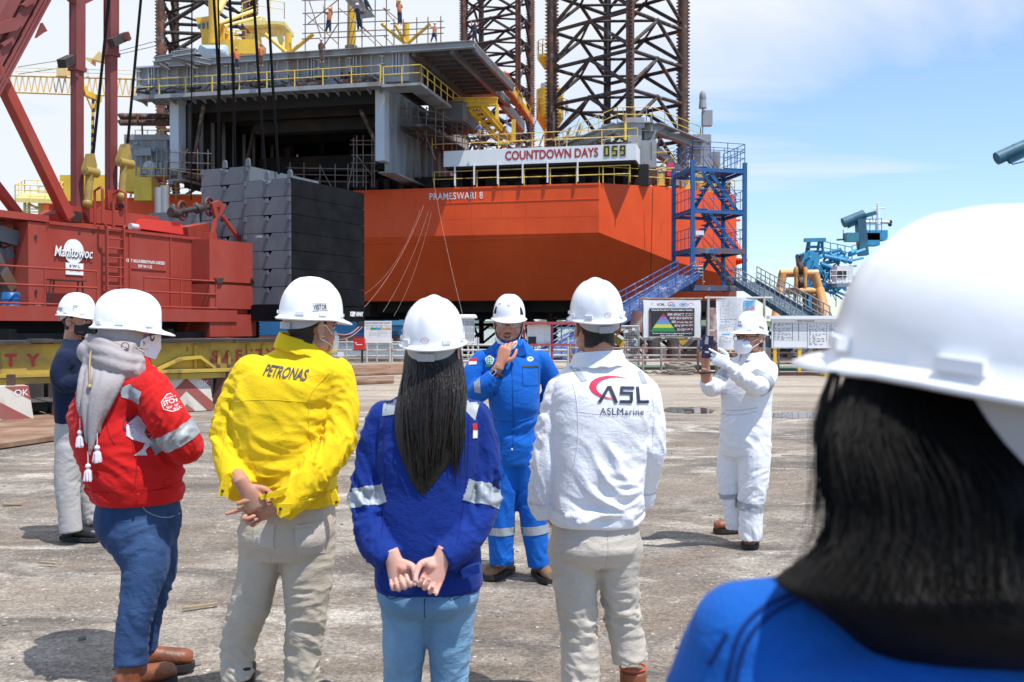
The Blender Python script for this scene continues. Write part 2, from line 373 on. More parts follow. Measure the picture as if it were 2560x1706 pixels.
# loose stones and scraps
stone_m = mat('stone_grey', (0.20, 0.18, 0.16), 0.9, var=0.3, vscale=9)
st = MB()
for i in range(420):
 y = 2.3+RND.random()**1.5*12; x = (RND.random()-0.5)*y*1.15; r = RND.uniform(0.004, 0.013)*(1 if RND.random() < 0.93 else 1.9)
 st.ellipsoid((x, y, ground_z(x, y)+r*0.3), (r*RND.uniform(.7, 1.3), r*RND.uniform(.7, 1.3), r*0.7), 6, 4, Matrix.Rotation(RND.random()*6, 3, 'Z'))
so2 = st.build('gravel', stone_m); tag(so2, 'small loose grey stones scattered over the yard', 'gravel', kind='stuff')
scrap_m = mat('scrap_wood', (0.33, 0.24, 0.15), 0.9, var=0.3, vscale=20)
def scrap(px, py, L_, wd, ang, label, name='wood_scrap', cat='scrap', m_=scrap_m):
 c = G(px, py); mb = MB(); R = Matrix.Rotation(ang, 3, 'Z')
 mb.prism([c+R @ V(p) for p in ((-L_/2, -wd/2, 0.004), (L_/2*0.9, -wd/2*0.7, 0.004), (L_/2, wd/2, 0.004), (-L_/2*0.8, wd/2*0.8, 0.004))], (0, 0, 0.012))
 tag(mb.build(name, m_, loc=(c.x, c.y, 0)), label, cat)
scrap(32, 1263, 0.16, 0.05, 0.2, 'splinter of pale wood on the ground left of the navy man')
scrap(120, 1412, 0.14, 0.02, -0.3, 'thin brown stick on the ground at the left edge')
scrap(1985, 1142, 0.30, 0.02, -0.15, 'short reddish strip on the ground right of the photographer')
scrap(500, 1520, 0.20, 0.025, 0.5, 'brown twig like scrap between the jeans and the beige trousers')
# ================================================================ jack-up rig afloat beyond the quay
RU = V((0.97531, -0.22086, 0)); RV = V((0.22086, 0.97531, 0)); RO = V((5.67, 65.0, 0)); ZZ = V((0, 0, 1))
def RW(u, v, z): return RO+RU*u+RV*v+ZZ*z
def rp(px, py, v):            # pixel -> (u, v, z) on a plane of constant v
 r = ray(px, py); k = ((RO+RV*v-CAMP).dot(RV))/r.dot(RV); p = CAMP+r*k; return ((p-RO).dot(RU), v, p.z)
def ru_(px, py, u):           # pixel -> (u, v, z) on a plane of constant u
 r = ray(px, py); k = ((RO+RU*u-CAMP).dot(RU))/r.dot(RU); p = CAMP+r*k; return (u, (p-RO).dot(RV), p.z)
def RP(px, py, v): return RW(*rp(px, py, v))
def rbox(mb, u0, u1, v0, v1, z0, z1):
 vs = [RW(u, v, z) for u in (u0, u1) for v in (v0, v1) for z in (z0, z1)]
 return mb.add(vs, [(0, 1, 3, 2), (4, 6, 7, 5), (0, 4, 5, 1), (2, 3, 7, 6), (0, 2, 6, 4), (1, 5, 7, 3)])
def railing(mb, pts, h=1.1, gap=1.6, r=0.03, rails=(0.55, 1.0), post=None):
 pts = [V(p) for p in pts]
 for a, b in zip(pts, pts[1:]):
  n = max(1, round((b-a).length/gap))
  for i in range(n+1):
   p = a.lerp(b, i/n); mb.tube(p, p+ZZ*h, post or r, n=6)
  for k in rails: mb.tube(a+ZZ*h*k, b+ZZ*h*k, r, n=6)
 return mb
orange = mat('hull_orange_paint', (0.82, 0.094, 0.016), 0.5, c2=(0.73, 0.075, 0.012), cut=0.5, soft=0.1, scale=0.25, stretch=(1, 1, 0.5), var=0.09, vscale=0.35, bump=0.035, bscale=0.55, bdetail=1.5, spec=0.3, c3=(0.55, 0.07, 0.02), cut3=0.70, scale3=1.2, stretch3=(1, 1, .12))
grey_p = mat('grey_steel_paint', (0.29, 0.30, 0.31), 0.6, c2=(0.22, 0.175, 0.145), cut=0.58, soft=0.06, scale=0.7, stretch=(1, 1, 0.2), var=0.12, vscale=0.4)
grey_l = mat('pale_grey_steel', (0.50, 0.52, 0.55), 0.55, c2=(0.35, 0.22, 0.14), cut=0.66, soft=0.05, scale=0.8, stretch=(1, 1, 0.18), var=0.10, vscale=0.4)
grey_d = mat('dark_grey_steel', (0.11, 0.115, 0.125), 0.6, c2=(0.12, 0.075, 0.05), cut=0.58, scale=0.6, var=0.15)
shade_black_m = mat('shade_black_steel', (0.014, 0.013, 0.013), 0.8, c2=(0.035, 0.02, 0.013), cut=0.55, scale=0.35, var=0.2)  # near-black: shade of the cantilever interior put into the colour, also on gear
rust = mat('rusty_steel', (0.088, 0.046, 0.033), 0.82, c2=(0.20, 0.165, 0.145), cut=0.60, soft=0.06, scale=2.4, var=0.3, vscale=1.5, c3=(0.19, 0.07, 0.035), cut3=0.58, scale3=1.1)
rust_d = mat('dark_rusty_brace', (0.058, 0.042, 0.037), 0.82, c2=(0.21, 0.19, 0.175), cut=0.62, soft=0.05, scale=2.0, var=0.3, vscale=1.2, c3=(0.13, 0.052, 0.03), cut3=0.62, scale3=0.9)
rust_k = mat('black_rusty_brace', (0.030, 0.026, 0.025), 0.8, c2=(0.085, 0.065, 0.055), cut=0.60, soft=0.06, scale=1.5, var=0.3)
yel = mat('yellow_paint', (0.78, 0.47, 0.035), 0.45, c2=(0.55, 0.30, 0.04), cut=0.62, scale=1.0, stretch=(1, 1, .3), var=0.12)
yel_l = mat('pale_yellow_paint', (0.78, 0.62, 0.20), 0.5, c2=(0.55, 0.36, 0.12), cut=0.62, scale=1.2, var=0.12)
yel_r = mat('yellow_handrail', (0.72, 0.50, 0.09), 0.5, c2=(0.35, 0.20, 0.08), cut=0.60, scale=1.2, var=0.1)
pipe_m = mat('scaffold_tube', (0.20, 0.175, 0.16), 0.55, metal=0.3, c2=(0.17, 0.09, 0.06), cut=0.52, scale=0.8, var=0.2)
white_p = mat('white_steel_paint', (0.80, 0.80, 0.79), 0.5, c2=(0.50, 0.40, 0.32), cut=0.72, soft=0.05, scale=0.6, stretch=(1, 1, .25), var=0.05)
black_m = mat('black_paint', (0.022, 0.022, 0.024), 0.5, var=0.1)
red_t = mat('red_letter_paint', (0.42, 0.03, 0.03), 0.6, var=0.05)
white_t = mat('white_letter_paint', (0.85, 0.85, 0.84), 0.6, var=0.04)
rope_m = mat('black_wire_rope', (0.007, 0.007, 0.008), 0.9, spec=.1, var=0.1)
cable_l = mat('pale_line', (0.30, 0.22, 0.18), 0.7, var=0.1)
rig = thing('jackup_rig', 'huge orange hulled jack-up rig with lattice legs and a grey cantilever standing beyond the quay', 'drilling rig', RW(-15, 10, 0))
ZD = 10.85
hull_top = [(-42, 0), (0, 0), (4.53, 3.08), (8.71, 8.33), (8.71, 62), (-42, 62)]
zk = [7.63, 7.63, 5.9, 5.0, 5.0, 5.0]
hull_bot = [(-42, 2.2), (-1.2, 2.2), (3.4, 4.6), (8.0, 8.6), (8.0, 61), (-42, 61)]
h = MB()
A = [RW(u, v, ZD) for u, v in hull_top]; B = [RW(u, v, z) for (u, v), z in zip(hull_top, zk)]; Cb = [RW(u, v, 3.3) for u, v in hull_bot]
h.loft([Cb, B, A], caps=True)
hull = h.build('hull', orange, rig)
sm = MB()            # weld seams and a rubbing edge, proud of the plating
for px, y0, y1 in ((1316, 462, 584), (1040, 478, 588), (1180, 470, 586)):
 sm.beam(RP(px, y0, -0.006), RP(px, y1, -0.006), 0.04, 0.014, RV)
sm.beam(RP(1042, 511, -0.012), RP(1497, 497, -0.012), 0.05, 0.03, RV)
for px in (985, 1100, 1140, 1225, 1270, 1365, 1410, 1455): sm.beam(RP(px, 500, -0.003), RP(px+1, 583, -0.003), 0.016, 0.008, RV)
for y in (545,): sm.beam(RP(930, y+8, -0.003), RP(1497, y-5, -0.003), 0.016, 0.008, RV)
sm.beam(RP(905, 609, 0.10), RP(1496, 588, 0.10), 0.06, 0.03, RV)
sm.beam(RW(-42, -0.02, ZD-0.05), RW(0, -0.02, ZD-0.05), 0.05, 0.12)
sm.build('weld_seam', orange, hull)
nm = MB(); c = RP(1140, 490, -0.03); put_text(nm, 'PRAMESWARI 8', c, RU, ZZ, 0.46, off=0.0, bold=0.006, spacing=1.12, width=3.72)
nm.build('ship_name', white_t, hull)
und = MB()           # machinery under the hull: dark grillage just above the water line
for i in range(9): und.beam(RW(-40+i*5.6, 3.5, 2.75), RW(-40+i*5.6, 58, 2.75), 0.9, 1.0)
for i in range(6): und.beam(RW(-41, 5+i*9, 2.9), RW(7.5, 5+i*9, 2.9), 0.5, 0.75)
und.build('keel_grillage', shade_black_m, hull)
# ---- legs
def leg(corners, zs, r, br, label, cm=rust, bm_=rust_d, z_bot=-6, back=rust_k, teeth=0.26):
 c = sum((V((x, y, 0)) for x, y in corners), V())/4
 z0, step, z1 = zs
 bfront = MB(); bback = MB(); n = 0
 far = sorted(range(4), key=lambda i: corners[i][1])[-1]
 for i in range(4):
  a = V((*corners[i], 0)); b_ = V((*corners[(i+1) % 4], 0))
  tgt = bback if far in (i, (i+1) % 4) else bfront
  z = z0
  while z <= z1:
   m_ = (a+b_)/2
   tgt.tube(a+ZZ*z, b_+ZZ*z, br, n=8)
   tgt.tube(m_+ZZ*z, a+ZZ*(z-step+0.35), br*0.95, n=8); tgt.tube(m_+ZZ*z, b_+ZZ*(z-step+0.35), br*0.95, n=8)
   tgt.ellipsoid(m_+ZZ*z, br*1.35, 8, 6)
   z += step
 z = z0
 while z <= z1:      # plan bracing
  ms = [(V((*corners[i], 0))+V((*corners[(i+1) % 4], 0)))/2+ZZ*z for i in range(4)]
  for i in range(4): bback.tube(ms[i], ms[(i+1) % 4], br*0.7, n=6)
  z += step
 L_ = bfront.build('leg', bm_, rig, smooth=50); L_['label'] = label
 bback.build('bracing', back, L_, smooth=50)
 for i in range(4):
  p = V((*corners[i], 0)); o_ = (p-c).normalized(); s_ = o_.cross(ZZ); m_ = MB()
  m_.tube(p+ZZ*z_bot, p+ZZ*(z1+2), r, n=12)
  m_.beam(p+ZZ*z_bot, p+ZZ*(z1+2), r*0.5, r*2.5, o_)
  z = max(z_bot, -2)
  while z < z1+2:
   for sgn in (1, -1) if i != far else (1,):
    q = p+o_*(sgn*r*1.25)+ZZ*z
    m_.prism([q-s_*r*0.22+ZZ*-teeth*0.36, q-s_*r*0.22+ZZ*teeth*0.36, q-s_*r*0.22+o_*(sgn*teeth*0.62)+ZZ*teeth*0.02], s_*r*0.44)
   z += teeth
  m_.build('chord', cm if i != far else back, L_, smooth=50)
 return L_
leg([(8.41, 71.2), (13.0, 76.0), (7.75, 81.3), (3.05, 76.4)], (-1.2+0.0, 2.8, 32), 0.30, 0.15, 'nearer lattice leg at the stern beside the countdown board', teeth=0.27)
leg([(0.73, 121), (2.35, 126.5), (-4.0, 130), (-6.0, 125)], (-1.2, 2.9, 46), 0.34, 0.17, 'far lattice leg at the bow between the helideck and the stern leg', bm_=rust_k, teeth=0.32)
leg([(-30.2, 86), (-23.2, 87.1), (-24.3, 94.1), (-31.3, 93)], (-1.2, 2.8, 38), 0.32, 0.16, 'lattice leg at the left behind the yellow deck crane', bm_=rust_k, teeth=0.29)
# ---- cantilever
FV = -4.5
cant = MB()
uR0, _, zTopR = rp(938, 216, FV); uR1 = rp(961, 216, FV)[0]; zBot = rp(950, 402, FV)[2]
uL0 = rp(424, 255, FV)[0]; uL1 = rp(446, 255, FV)[0]; zg0 = rp(950, 206, FV)[2]; zg1 = rp(1000, 127, FV)[2]
uG0 = rp(341, 200, FV)[0]; uG1 = rp(1022, 150, FV)[0]
CANT = rbox(cant, uG0, uG1, FV, FV+3.0, zg0, zg1).build('cantilever', grey_p, rig)
st = MB()           # web stiffeners and brackets on the transverse girder
N_ = 26
for i in range(N_+1):
 u = uG0+0.3+(uG1-uG0-0.6)*i/N_
 st.beam(RW(u, FV-0.10, zg0+0.35), RW(u, FV-0.10, zg1), 0.035, 0.20, RV)
 if i % 4 == 1:
  for k in (0.25, 0.42): st.beam(RW(u+k, FV-0.10, zg0+0.35), RW(u+k, FV-0.10, zg1), 0.05, 0.22, RV)
 if i % 3 == 0:
  for k in range(3): st.box(RW(u, FV-0.16, zg0+0.6+k*0.5), (0.35, 0.2, 0.05), Matrix.Rotation(-0.2227, 3, 'Z'))
st.beam(RW(uG0, FV-0.14, zg1-0.06), RW(uG1, FV-0.14, zg1-0.06), 0.30, 0.10)
st.build('stiffener', grey_l, CANT)
for u0_, u1_, z0_ in ((uR0, uR1, zBot), (uL0, uL1, rp(440, 425, FV)[2])): rbox(MB(), u0_, u1_, FV, FV+0.9, z0_, zg0-0.002).build('column', grey_l, CANT)
bm1 = MB()          # longitudinal beams running inboard from the columns
zb2 = zBot-0.6
rbox(bm1, uR1-0.32, uR1-0.02, FV+0.9, 16, zb2, zg0-0.004); rbox(bm1, uL0+0.02, uL0+0.30, FV+0.9, 16, zb2, zg0-0.004)
for i in range(9):
 v = FV+1.6+i*1.55
 rbox(bm1, uR1-0.02, uR1+0.26, v, v+0.10, zb2+0.1, zg0-0.25); rbox(bm1, uL0+0.30, uL0+0.6, v, v+0.10, zb2+0.1, zg0-0.25)
rbox(bm1, uR1-0.6, uR1+0.45, FV+0.5, 16, zb2-0.12, zb2-0.01); rbox(bm1, uL0-0.3, uL0+0.8, FV+0.5, 16, zb2-0.12, zb2-0.01)
bm1.build('beam', grey_p, CANT)
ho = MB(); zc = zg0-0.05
rbox(ho, uL1+0.25, uR0-0.2, 13.5, 13.8, ZD+0.05, zc)                                   # near-black back wall, interior shade painted into it
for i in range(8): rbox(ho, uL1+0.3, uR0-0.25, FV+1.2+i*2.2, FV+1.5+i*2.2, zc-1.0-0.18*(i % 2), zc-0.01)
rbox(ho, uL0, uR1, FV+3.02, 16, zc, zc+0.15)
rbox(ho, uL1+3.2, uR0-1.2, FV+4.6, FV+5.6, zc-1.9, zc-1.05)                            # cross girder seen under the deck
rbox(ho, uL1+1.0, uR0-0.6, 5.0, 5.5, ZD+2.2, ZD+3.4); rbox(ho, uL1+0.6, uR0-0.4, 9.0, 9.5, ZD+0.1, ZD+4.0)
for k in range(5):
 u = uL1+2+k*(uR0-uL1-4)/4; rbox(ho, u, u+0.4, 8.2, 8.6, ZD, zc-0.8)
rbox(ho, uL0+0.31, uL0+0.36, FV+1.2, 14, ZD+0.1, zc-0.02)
ho.build('dark_interior', shade_black_m, CANT)
for a, b_ in ((RP(510, 262, FV+0.8), RP(484, 405, FV+0.8)), (RP(902, 276, FV+1.6), RP(938, 352, FV+1.6)), (RP(640, 300, 2), RP(618, 400, 2))): MB().tube(a, b_, .14, n=10).build('raking_strut', rust, CANT, smooth=50)
# walkway with yellow rails along the girder
wk = MB(); w0 = rp(330, 247, FV-1.1); w1 = rp(953, 204, FV-1.1); zw = (w0[2]+w1[2])/2
rbox(wk, w0[0], w1[0], FV-1.15, FV-0.02, zw-0.14, zw); rbox(wk, w0[0], w1[0], FV-1.22, FV-1.14, zw-0.20, zw+0.06)
for i in range(24):
 u = w0[0]+0.4+(w1[0]-w0[0]-0.8)*i/23; wk.add([RW(u, FV-1.1, zw-0.15), RW(u, FV, zw-0.15), RW(u, FV, zw-0.42), RW(u+0.06, FV-1.1, zw-0.15), RW(u+0.06, FV, zw-0.15), RW(u+0.06, FV, zw-0.42)], [(0, 1, 2), (5, 4, 3), (0, 3, 4, 1), (1, 4, 5, 2), (2, 5, 3, 0)])
p0_, p1_ = rp(957, 212, FV-1.3), rp(1022, 205, FV-1.3); ze = zw-0.12
rbox(wk, w1[0]+0.05, uG1+1.2, FV-1.2, FV+0.6, ze-0.16, ze); rbox(wk, uG1+0.05, uG1+1.2, FV+0.6, 9, ze-0.18, ze)
zl = rp(1030, 304, FV)[2]; wk.build('walkway', grey_p, CANT)
lk = MB(); rbox(lk, uR1+0.7, uG1+0.9, FV+1.0, 10, zl-0.10, zl); rbox(lk, uR1+0.7, uR1+0.8, FV+1, 10, zl-0.3, zl+0.1); lk.build('lower_walkway', rust_d, CANT)
rl = MB(); railing(rl, [RW(w0[0]+0.1, FV-1.12, zw), RW(w1[0]-0.05, FV-1.12, zw)], gap=2.0, r=0.032, post=0.045)
railing(rl, [RW(w1[0]+0.15, FV-1.15, ze), RW(uG1+1.15, FV-1.15, ze), RW(uG1+1.15, 8.8, ze)], gap=1.5, r=0.032, post=0.04)
rl.build('handrail', yel_r, CANT)
cl = MB()           # loose gear on the walkway
for i in range(70):
 u = w0[0]+RND.random()*(w1[0]-w0[0]); cl.beam(RW(u, FV-0.8, zw+RND.random()*0.7), RW(u+RND.uniform(-1, 1), FV-0.5, zw+0.1+RND.random()*0.9), 0.08+0.10*RND.random())
for px in (520, 775, 880): MB().box(RP(px, 232-(px-500)*0.07, FV-0.7), (1.5, 0.6, 0.25), Matrix.Rotation(-0.22, 3, 'Z')).build('plank_bundle', rust, CANT)
cl.build('walkway_gear', shade_black_m, CANT)
# pipe deck: plate girder edge, underside beams
pd = MB(); d0 = rp(384, 166, FV-0.4); d1 = rp(1186, 103, FV-0.4); zt = d1[2]; ud0, ud1 = d0[0], d1[0]; um = rp(1022, 120, FV-0.4)[0]
rbox(pd, ud0, ud1, FV-0.4, FV-0.3, zt-0.34, zt-0.02); rbox(pd, ud0, ud1, FV-0.55, FV-0.15, zt-0.02, zt+0.03); rbox(pd, ud0, ud1, FV-0.55, FV-0.15, zt-0.40, zt-0.345)
rbox(pd, ud0, ud1, FV-0.15, 6.2, zt-0.06, zt); rbox(pd, ud0, um+2.9, 6.2, 11, zt-0.06, zt)
DECK = pd.build('pipe_deck', grey_p, CANT)
ub = MB()
rbox(ub, ud1-0.22, ud1, FV-0.15, 6.2, zt-0.55, zt-0.065)
rbox(ub, um+2.6, um+2.9, FV-0.15, 11, zt-0.62, zt-0.065); rbox(ub, um+0.1, um+0.35, FV-0.15, 11, zt-0.62, zt-0.065)
for i in range(11):
 v = FV+0.9+i*1.1
 if v < 6: rbox(ub, um+2.92, ud1-0.23, v, v+0.14, zt-0.36, zt-0.065)
 rbox(ub, um+0.36, um+2.58, v, v+0.14, zt-0.36, zt-0.065); rbox(ub, ud0, um+0.08, v+2, v+2.1, zt-0.5, zt-0.065)
rbox(ub, um+2.9, ud1, 6.0, 6.2, zt-0.5, zt-0.065); rbox(ub, um, um+2.9, 10.8, 11, zt-0.5, zt-0.065)
ub.build('deck_beam', grey_d, DECK)
el = MB(); el.ibeam(RP(452, 140, FV-2.0), RP(388, 150, FV-2.0), 0.3, 0.35, 0.05); el.ibeam(RP(430, 137, FV-2.4), RP(525, 157, FV-0.6), 0.3, 0.35, 0.05)
el.ibeam(RP(452, 128, FV-0.9), RP(490, 128, FV-0.9), 0.25, 0.3, 0.05); el.ibeam(RP(430, 137, FV-2.4), RP(487, 166, FV-0.6), 0.3, 0.35, 0.05); el.ibeam(RP(388, 150, FV-2), RP(420, 168, FV-0.6), 0.3, 0.35, 0.05)
el.ibeam(RP(430, 137, FV-2.4), RP(490, 128, FV-1.5), 0.3, 0.35, 0.05)
el.build('outrigger_frame', grey_p, DECK)
# big grey box hung under the overhang and lower platforms at the right
bx = MB(); b0 = rp(1085, 258, 1.0); b1 = rp(1157, 300, 1.0)
rbox(bx, b0[0]-0.4, b1[0], 1.0, 6.0, b1[2], b0[2]); rbox(bx, b0[0]-0.6, b1[0]+0.1, 0.9, 6.1, b0[2]-0.05, b0[2]+0.06)
bx.build('hanging_tank', grey_d, CANT)
# ---- yellow gantry beams to the right of the pipe deck
gy = MB(); ga = RP(1138, 255, 2); gb = RP(1243, 255, 2)
gy.ibeam(RP(1136, 256, 2), RP(1244, 254, 2), 0.45, 0.55, 0.06)
gy.ibeam(RP(1200, 262, 2.5), RP(1283, 358, 6), 0.35, 0.42, 0.05); gy.ibeam(RP(1168, 270, 2.6), RP(1262, 366, 6), 0.25, 0.3, 0.05)
gy.beam(RP(1243, 262, 2), RP(1243, 300, 2), 0.22); gy.beam(RP(1284, 300, 5), RP(1284, 356, 5), 0.30)
for i in range(9):
 k = i/8; gy.beam(RP(1172+88*k, 272+88*k, 2.6+3.2*k), RP(1202+78*k, 268+86*k, 2.6+3.2*k), 0.10, 0.16)
gy.build('gantry_beam', yel, rig)
lw = MB()            # long inclined deck edge receding from the overhang to the bow, with rails
lw.beam(RP(1250, 205, 8), RP(1325, 300, 22), 0.5, 0.25)
lw.beam(RP(1220, 215, 8), RP(1308, 318, 24), 0.3, 0.9)
rbox(lw, 2.0-6, 0.6, 9, 26, ZD+4.0, ZD+4.3)
lw.build('side_deck', grey_d, rig)
ly = MB(); ly.beam(RP(1275, 215, 9), RP(1335, 305, 20), 0.10, 0.5)
railing(ly, [RP(1262, 214, 8.5), RP(1325, 300, 20)], gap=1.8, r=0.035)
ly.build('side_deck_rail', yel, rig)
rk = MB(); rk.box(RP(1254, 200, 7), (1.1, 1.0, 0.8)); rk.build('red_locker', mat('red_locker', (0.45, 0.04, 0.03), 0.5), rig)
# ---- jack house platform around the near leg
jp = MB(); zj = 15.1
pl = [W(1372, 340, 75), W(1395, 338, 69.5), W(1540, 300, 67.6), W(1635, 300, 67.8), W(1752, 352, 71), W(1755, 352, 76)]
J = [V((3.2, 73.5, zj-1.2)), V((3.6, 70.5, zj-1.2)), V((7.2, 68.3, zj)), V((9.6, 68.3, zj)), V((13.6, 72.0, zj-0.6)), V((14.2, 75.5, zj-0.6))]
for a, b_ in zip(J, J[1:]): jp.ibeam(a, b_, 0.5, 0.55, 0.06); jp.beam(a+ZZ*0.25, b_+ZZ*0.25, 1.3, 0.06)
cx_, cy_ = 8.35, 68.3
jp.box((cx_, cy_, (ZD+zj)/2+0.5), (0.95, 0.8, zj-ZD-1.0)); jp.box((cx_+1.0, cy_+0.1, zj-2.1), (1.0, 0.8, 2.4)); jp.box((cx_, cy_, zj+0.25), (1.3, 1.0, 0.7))
jp.add([V((cx_-2.2, cy_, zj+0.2)), V((cx_-0.5, cy_, zj+0.35)), V((cx_-0.5, cy_, zj-0.9)), V((cx_-2.2, cy_+0.8, zj+0.2)), V((cx_-0.5, cy_+0.8, zj+0.35)), V((cx_-0.5, cy_+0.8, zj-0.9))], [(0, 1, 2), (5, 4, 3), (0, 3, 4, 1), (1, 4, 5, 2), (2, 5, 3, 0)])
jp.add([V((cx_+2.2, cy_+.2, zj+0.1)), V((cx_+0.7, cy_, zj+0.35)), V((cx_+0.7, cy_, zj-0.9)), V((cx_+2.2, cy_+1., zj+0.1)), V((cx_+0.7, cy_+0.8, zj+0.35)), V((cx_+0.7, cy_+0.8, zj-0.9))], [(0, 1, 2), (5, 4, 3), (0, 3, 4, 1), (1, 4, 5, 2), (2, 5, 3, 0)])
jp.beam(V((cx_+0.6, cy_+.3, zj-0.6)), V((12.2, 71.6, zj-2.6)), 0.35, 0.5); jp.beam(V((cx_+0.6, cy_+.4, ZD+0.5)), V((12.0, 72, zj-2.2)), 0.3)
jp.box((13.7, 72.6, ZD+2.3), (1.3, 1.3, 4.4)); jp.box((14.5, 74.0, ZD+1.9), (1.6, 1.4, 3.2))
JH = jp.build('jack_house', grey_p, rig)
jr = MB(); railing(jr, [p+ZZ*0.3 for p in J], gap=1.3, r=0.028); jr.build('handrail', yel_r, JH)
bo = MB(); bo.box((14.25, 73.0, zj+1.6), (0.7, 0.6, 1.1)); bo.tube((13.9, 72.8, zj-0.3), (13.9, 72.8, zj+2.3), 0.06); bo.tube((13.9, 72.8, zj+2.3), (13.9, 72.8, zj+2.9), 0.30, 0.24, 12)
bo.ellipsoid((13.9, 72.8, zj+3.1), (0.26, 0.26, 0.5), 12, 8)
bo.build('beacon', grey_p, JH, smooth=40)
# ---- countdown board box at the deck edge
cb = MB(); q0 = rp(1109, 383, -0.12); q1 = rp(1591, 361, -0.12); qb = rp(1300, 409, -0.12)
zc1 = q1[2]+0.05; zc0 = rp(1589, 400, -0.12)[2]; 
rbox(cb, q0[0], q1[0], -0.12, 2.2, zc0, zc1)
CB = cb.build('platform_box', white_p, rig)
tx = MB(); 
c = RP(1378, 388, -0.14); u_, v_, z_ = rp(1378, 388, -0.14)
put_text(tx, 'COUNTDOWN DAYS', RW(u_, -0.14, (zc0+zc1)/2+0.06), RU, ZZ, 0.62, off=0.0, bold=0.03, width=rp(1495, 388, -.14)[0]-rp(1262, 388, -.14)[0])
tx.build('lettering', red_t, CB)
dg = MB(); dgk = MB(); dgw = MB()
SEG = {'0': 'abcdef', '5': 'afgcd', '9': 'abcdfg'}
for i, (ch, px) in enumerate(zip('059', (1517, 1537, 1557))):
 uu = rp(px, 384, -0.15)[0]; zc_ = (zc0+zc1)/2+0.10; hw, hh = 0.17, 0.33
 dgw.add([RW(uu+a, -0.138, zc_+b_) for a, b_ in ((-hw-.06, -hh-.07), (hw+.06, -hh-.07), (hw+.06, hh+.07), (-hw-.06, hh+.07))], [(0, 1, 2, 3)])
 dg.add([RW(uu+a, -0.146, zc_+b_) for a, b_ in ((-hw-.03, -hh-.03), (hw+.03, -hh-.03), (hw+.03, hh+.03), (-hw-.03, hh+.03))], [(0, 1, 2, 3)])
 t_ = 0.10
 S = {'a': (-hw, hw, hh-t_, hh), 'd': (-hw, hw, -hh, -hh+t_), 'g': (-hw, hw, -t_/2, t_/2), 'f': (-hw, -hw+t_, 0, hh), 'b': (hw-t_, hw, 0, hh), 'e': (-hw, -hw+t_, -hh, 0), 'c': (hw-t_, hw, -hh, 0)}
 for s_ in SEG[ch]:
  a0, a1, b0_, b1_ = S[s_]; dgk.add([RW(uu+x, -0.156-0.003*'abcdefg'.index(s_), zc_+y) for x, y in ((a0, b0_), (a1, b0_), (a1, b1_), (a0, b1_))], [(0, 1, 2, 3)])
dgw.build('number_frame', grey_l, CB); dg.build('number_plate', mat('yellow_number_plate', (0.62, 0.52, 0.05), 0.5), CB); dgk.build('digit', black_m, CB)
# near-black fill as painted shade under the box; deck-edge posts and rails
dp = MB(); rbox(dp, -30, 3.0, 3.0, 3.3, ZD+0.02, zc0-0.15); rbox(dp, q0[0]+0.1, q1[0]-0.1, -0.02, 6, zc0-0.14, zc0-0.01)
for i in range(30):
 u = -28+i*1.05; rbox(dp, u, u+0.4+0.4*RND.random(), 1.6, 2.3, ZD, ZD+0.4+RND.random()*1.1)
dp.build('under_box_shade', shade_black_m, rig)
ps = MB()
for px in (1139, 1187, 1246, 1308, 1370, 1445):
 u = rp(px, 460, -0.05)[0]; ps.beam(RW(u, -0.21, ZD+0.1), RW(u, -0.21, zc0+0.12), 0.11, 0.09, RU)
ps.build('post', white_p, rig)
yr = MB(); ua = rp(1246, 460, 0)[0]
railing(yr, [RW(rp(1085, 470, 0)[0], 0.06, ZD), RW(ua, 0.06, ZD)], gap=1.6, r=0.03); railing(yr, [RW(ua, 0.05, ZD), RW(2.0, 0.05, ZD)], gap=1.7, r=0.04, rails=(0.5, 1.0))
railing(yr, [RW(0, .1, ZD), RW(4.5, 3.1, ZD), RW(8.6, 8.4, ZD)], gap=1.2, r=0.03)
railing(yr, [RW(-42, 0.1, ZD), RW(-26.5, 0.1, ZD)], gap=1.6, r=0.035)
railing(yr, [RW(q0[0]-1, 0.5, zc1), RW(q1[0], 0.5, zc1)], gap=2.2, r=0.032)
yr.build('handrail', yel_r, rig)
# deck clutter near the stern: pipes, valves, lockers
ck = MB(); ckr = MB(); cky = MB()
for i in range(150):
 u = RND.uniform(-8.5, 3.5); v = RND.uniform(2.5, 11); z = zc1+RND.uniform(-0.6, 1.6)
 a = RW(u, v, z); d_ = RND.choice([RU, RV, ZZ, RU*0.7+RV*0.5+ZZ*.2, RU-RV*0.4, ZZ+RU*.4])*RND.uniform(0.5, 2.6)
 RND.choice([ck, ck, ckr, cky]).tube(a, a+d_, RND.choice([0.025, 0.03, 0.04, 0.09]), n=6)
for i in range(26):
 a = RW(RND.uniform(-8, 3), RND.uniform(3, 10), zc1+RND.uniform(-0.4, 0.7)); RND.choice([ck, ckr]).box(a, (RND.uniform(.3, 1.2), RND.uniform(.3, 1), RND.uniform(.2, .8)), Matrix.Rotation(-.22, 3, 'Z'))
for i in range(110):   # right hand end, above the orange bow quarter
 u = RND.uniform(2.8, 8.2); v = 1.0+(u-2.8)*1.2+RND.uniform(0.6, 3); z = ZD+RND.uniform(0.1, 2.6)*(1 if u < 6 else .6)
 a = RW(u, v, z); RND.choice([ck, ckr, cky]).tube(a, a+RND.choice([RU, ZZ, RV, RU*.6+ZZ*.6, RU*.5-ZZ*.7])*RND.uniform(0.4, 1.6), RND.choice([0.025, 0.03, 0.05]), n=6)
for i in range(16):
 u = RND.uniform(3, 8); a = RW(u, 2.6+(u-2.8)*1.2, ZD+RND.uniform(.2, .8)); RND.choice([ck, cky, ckr]).box(a, (RND.uniform(.3, .9), .6, RND.uniform(.4, 1.2)))
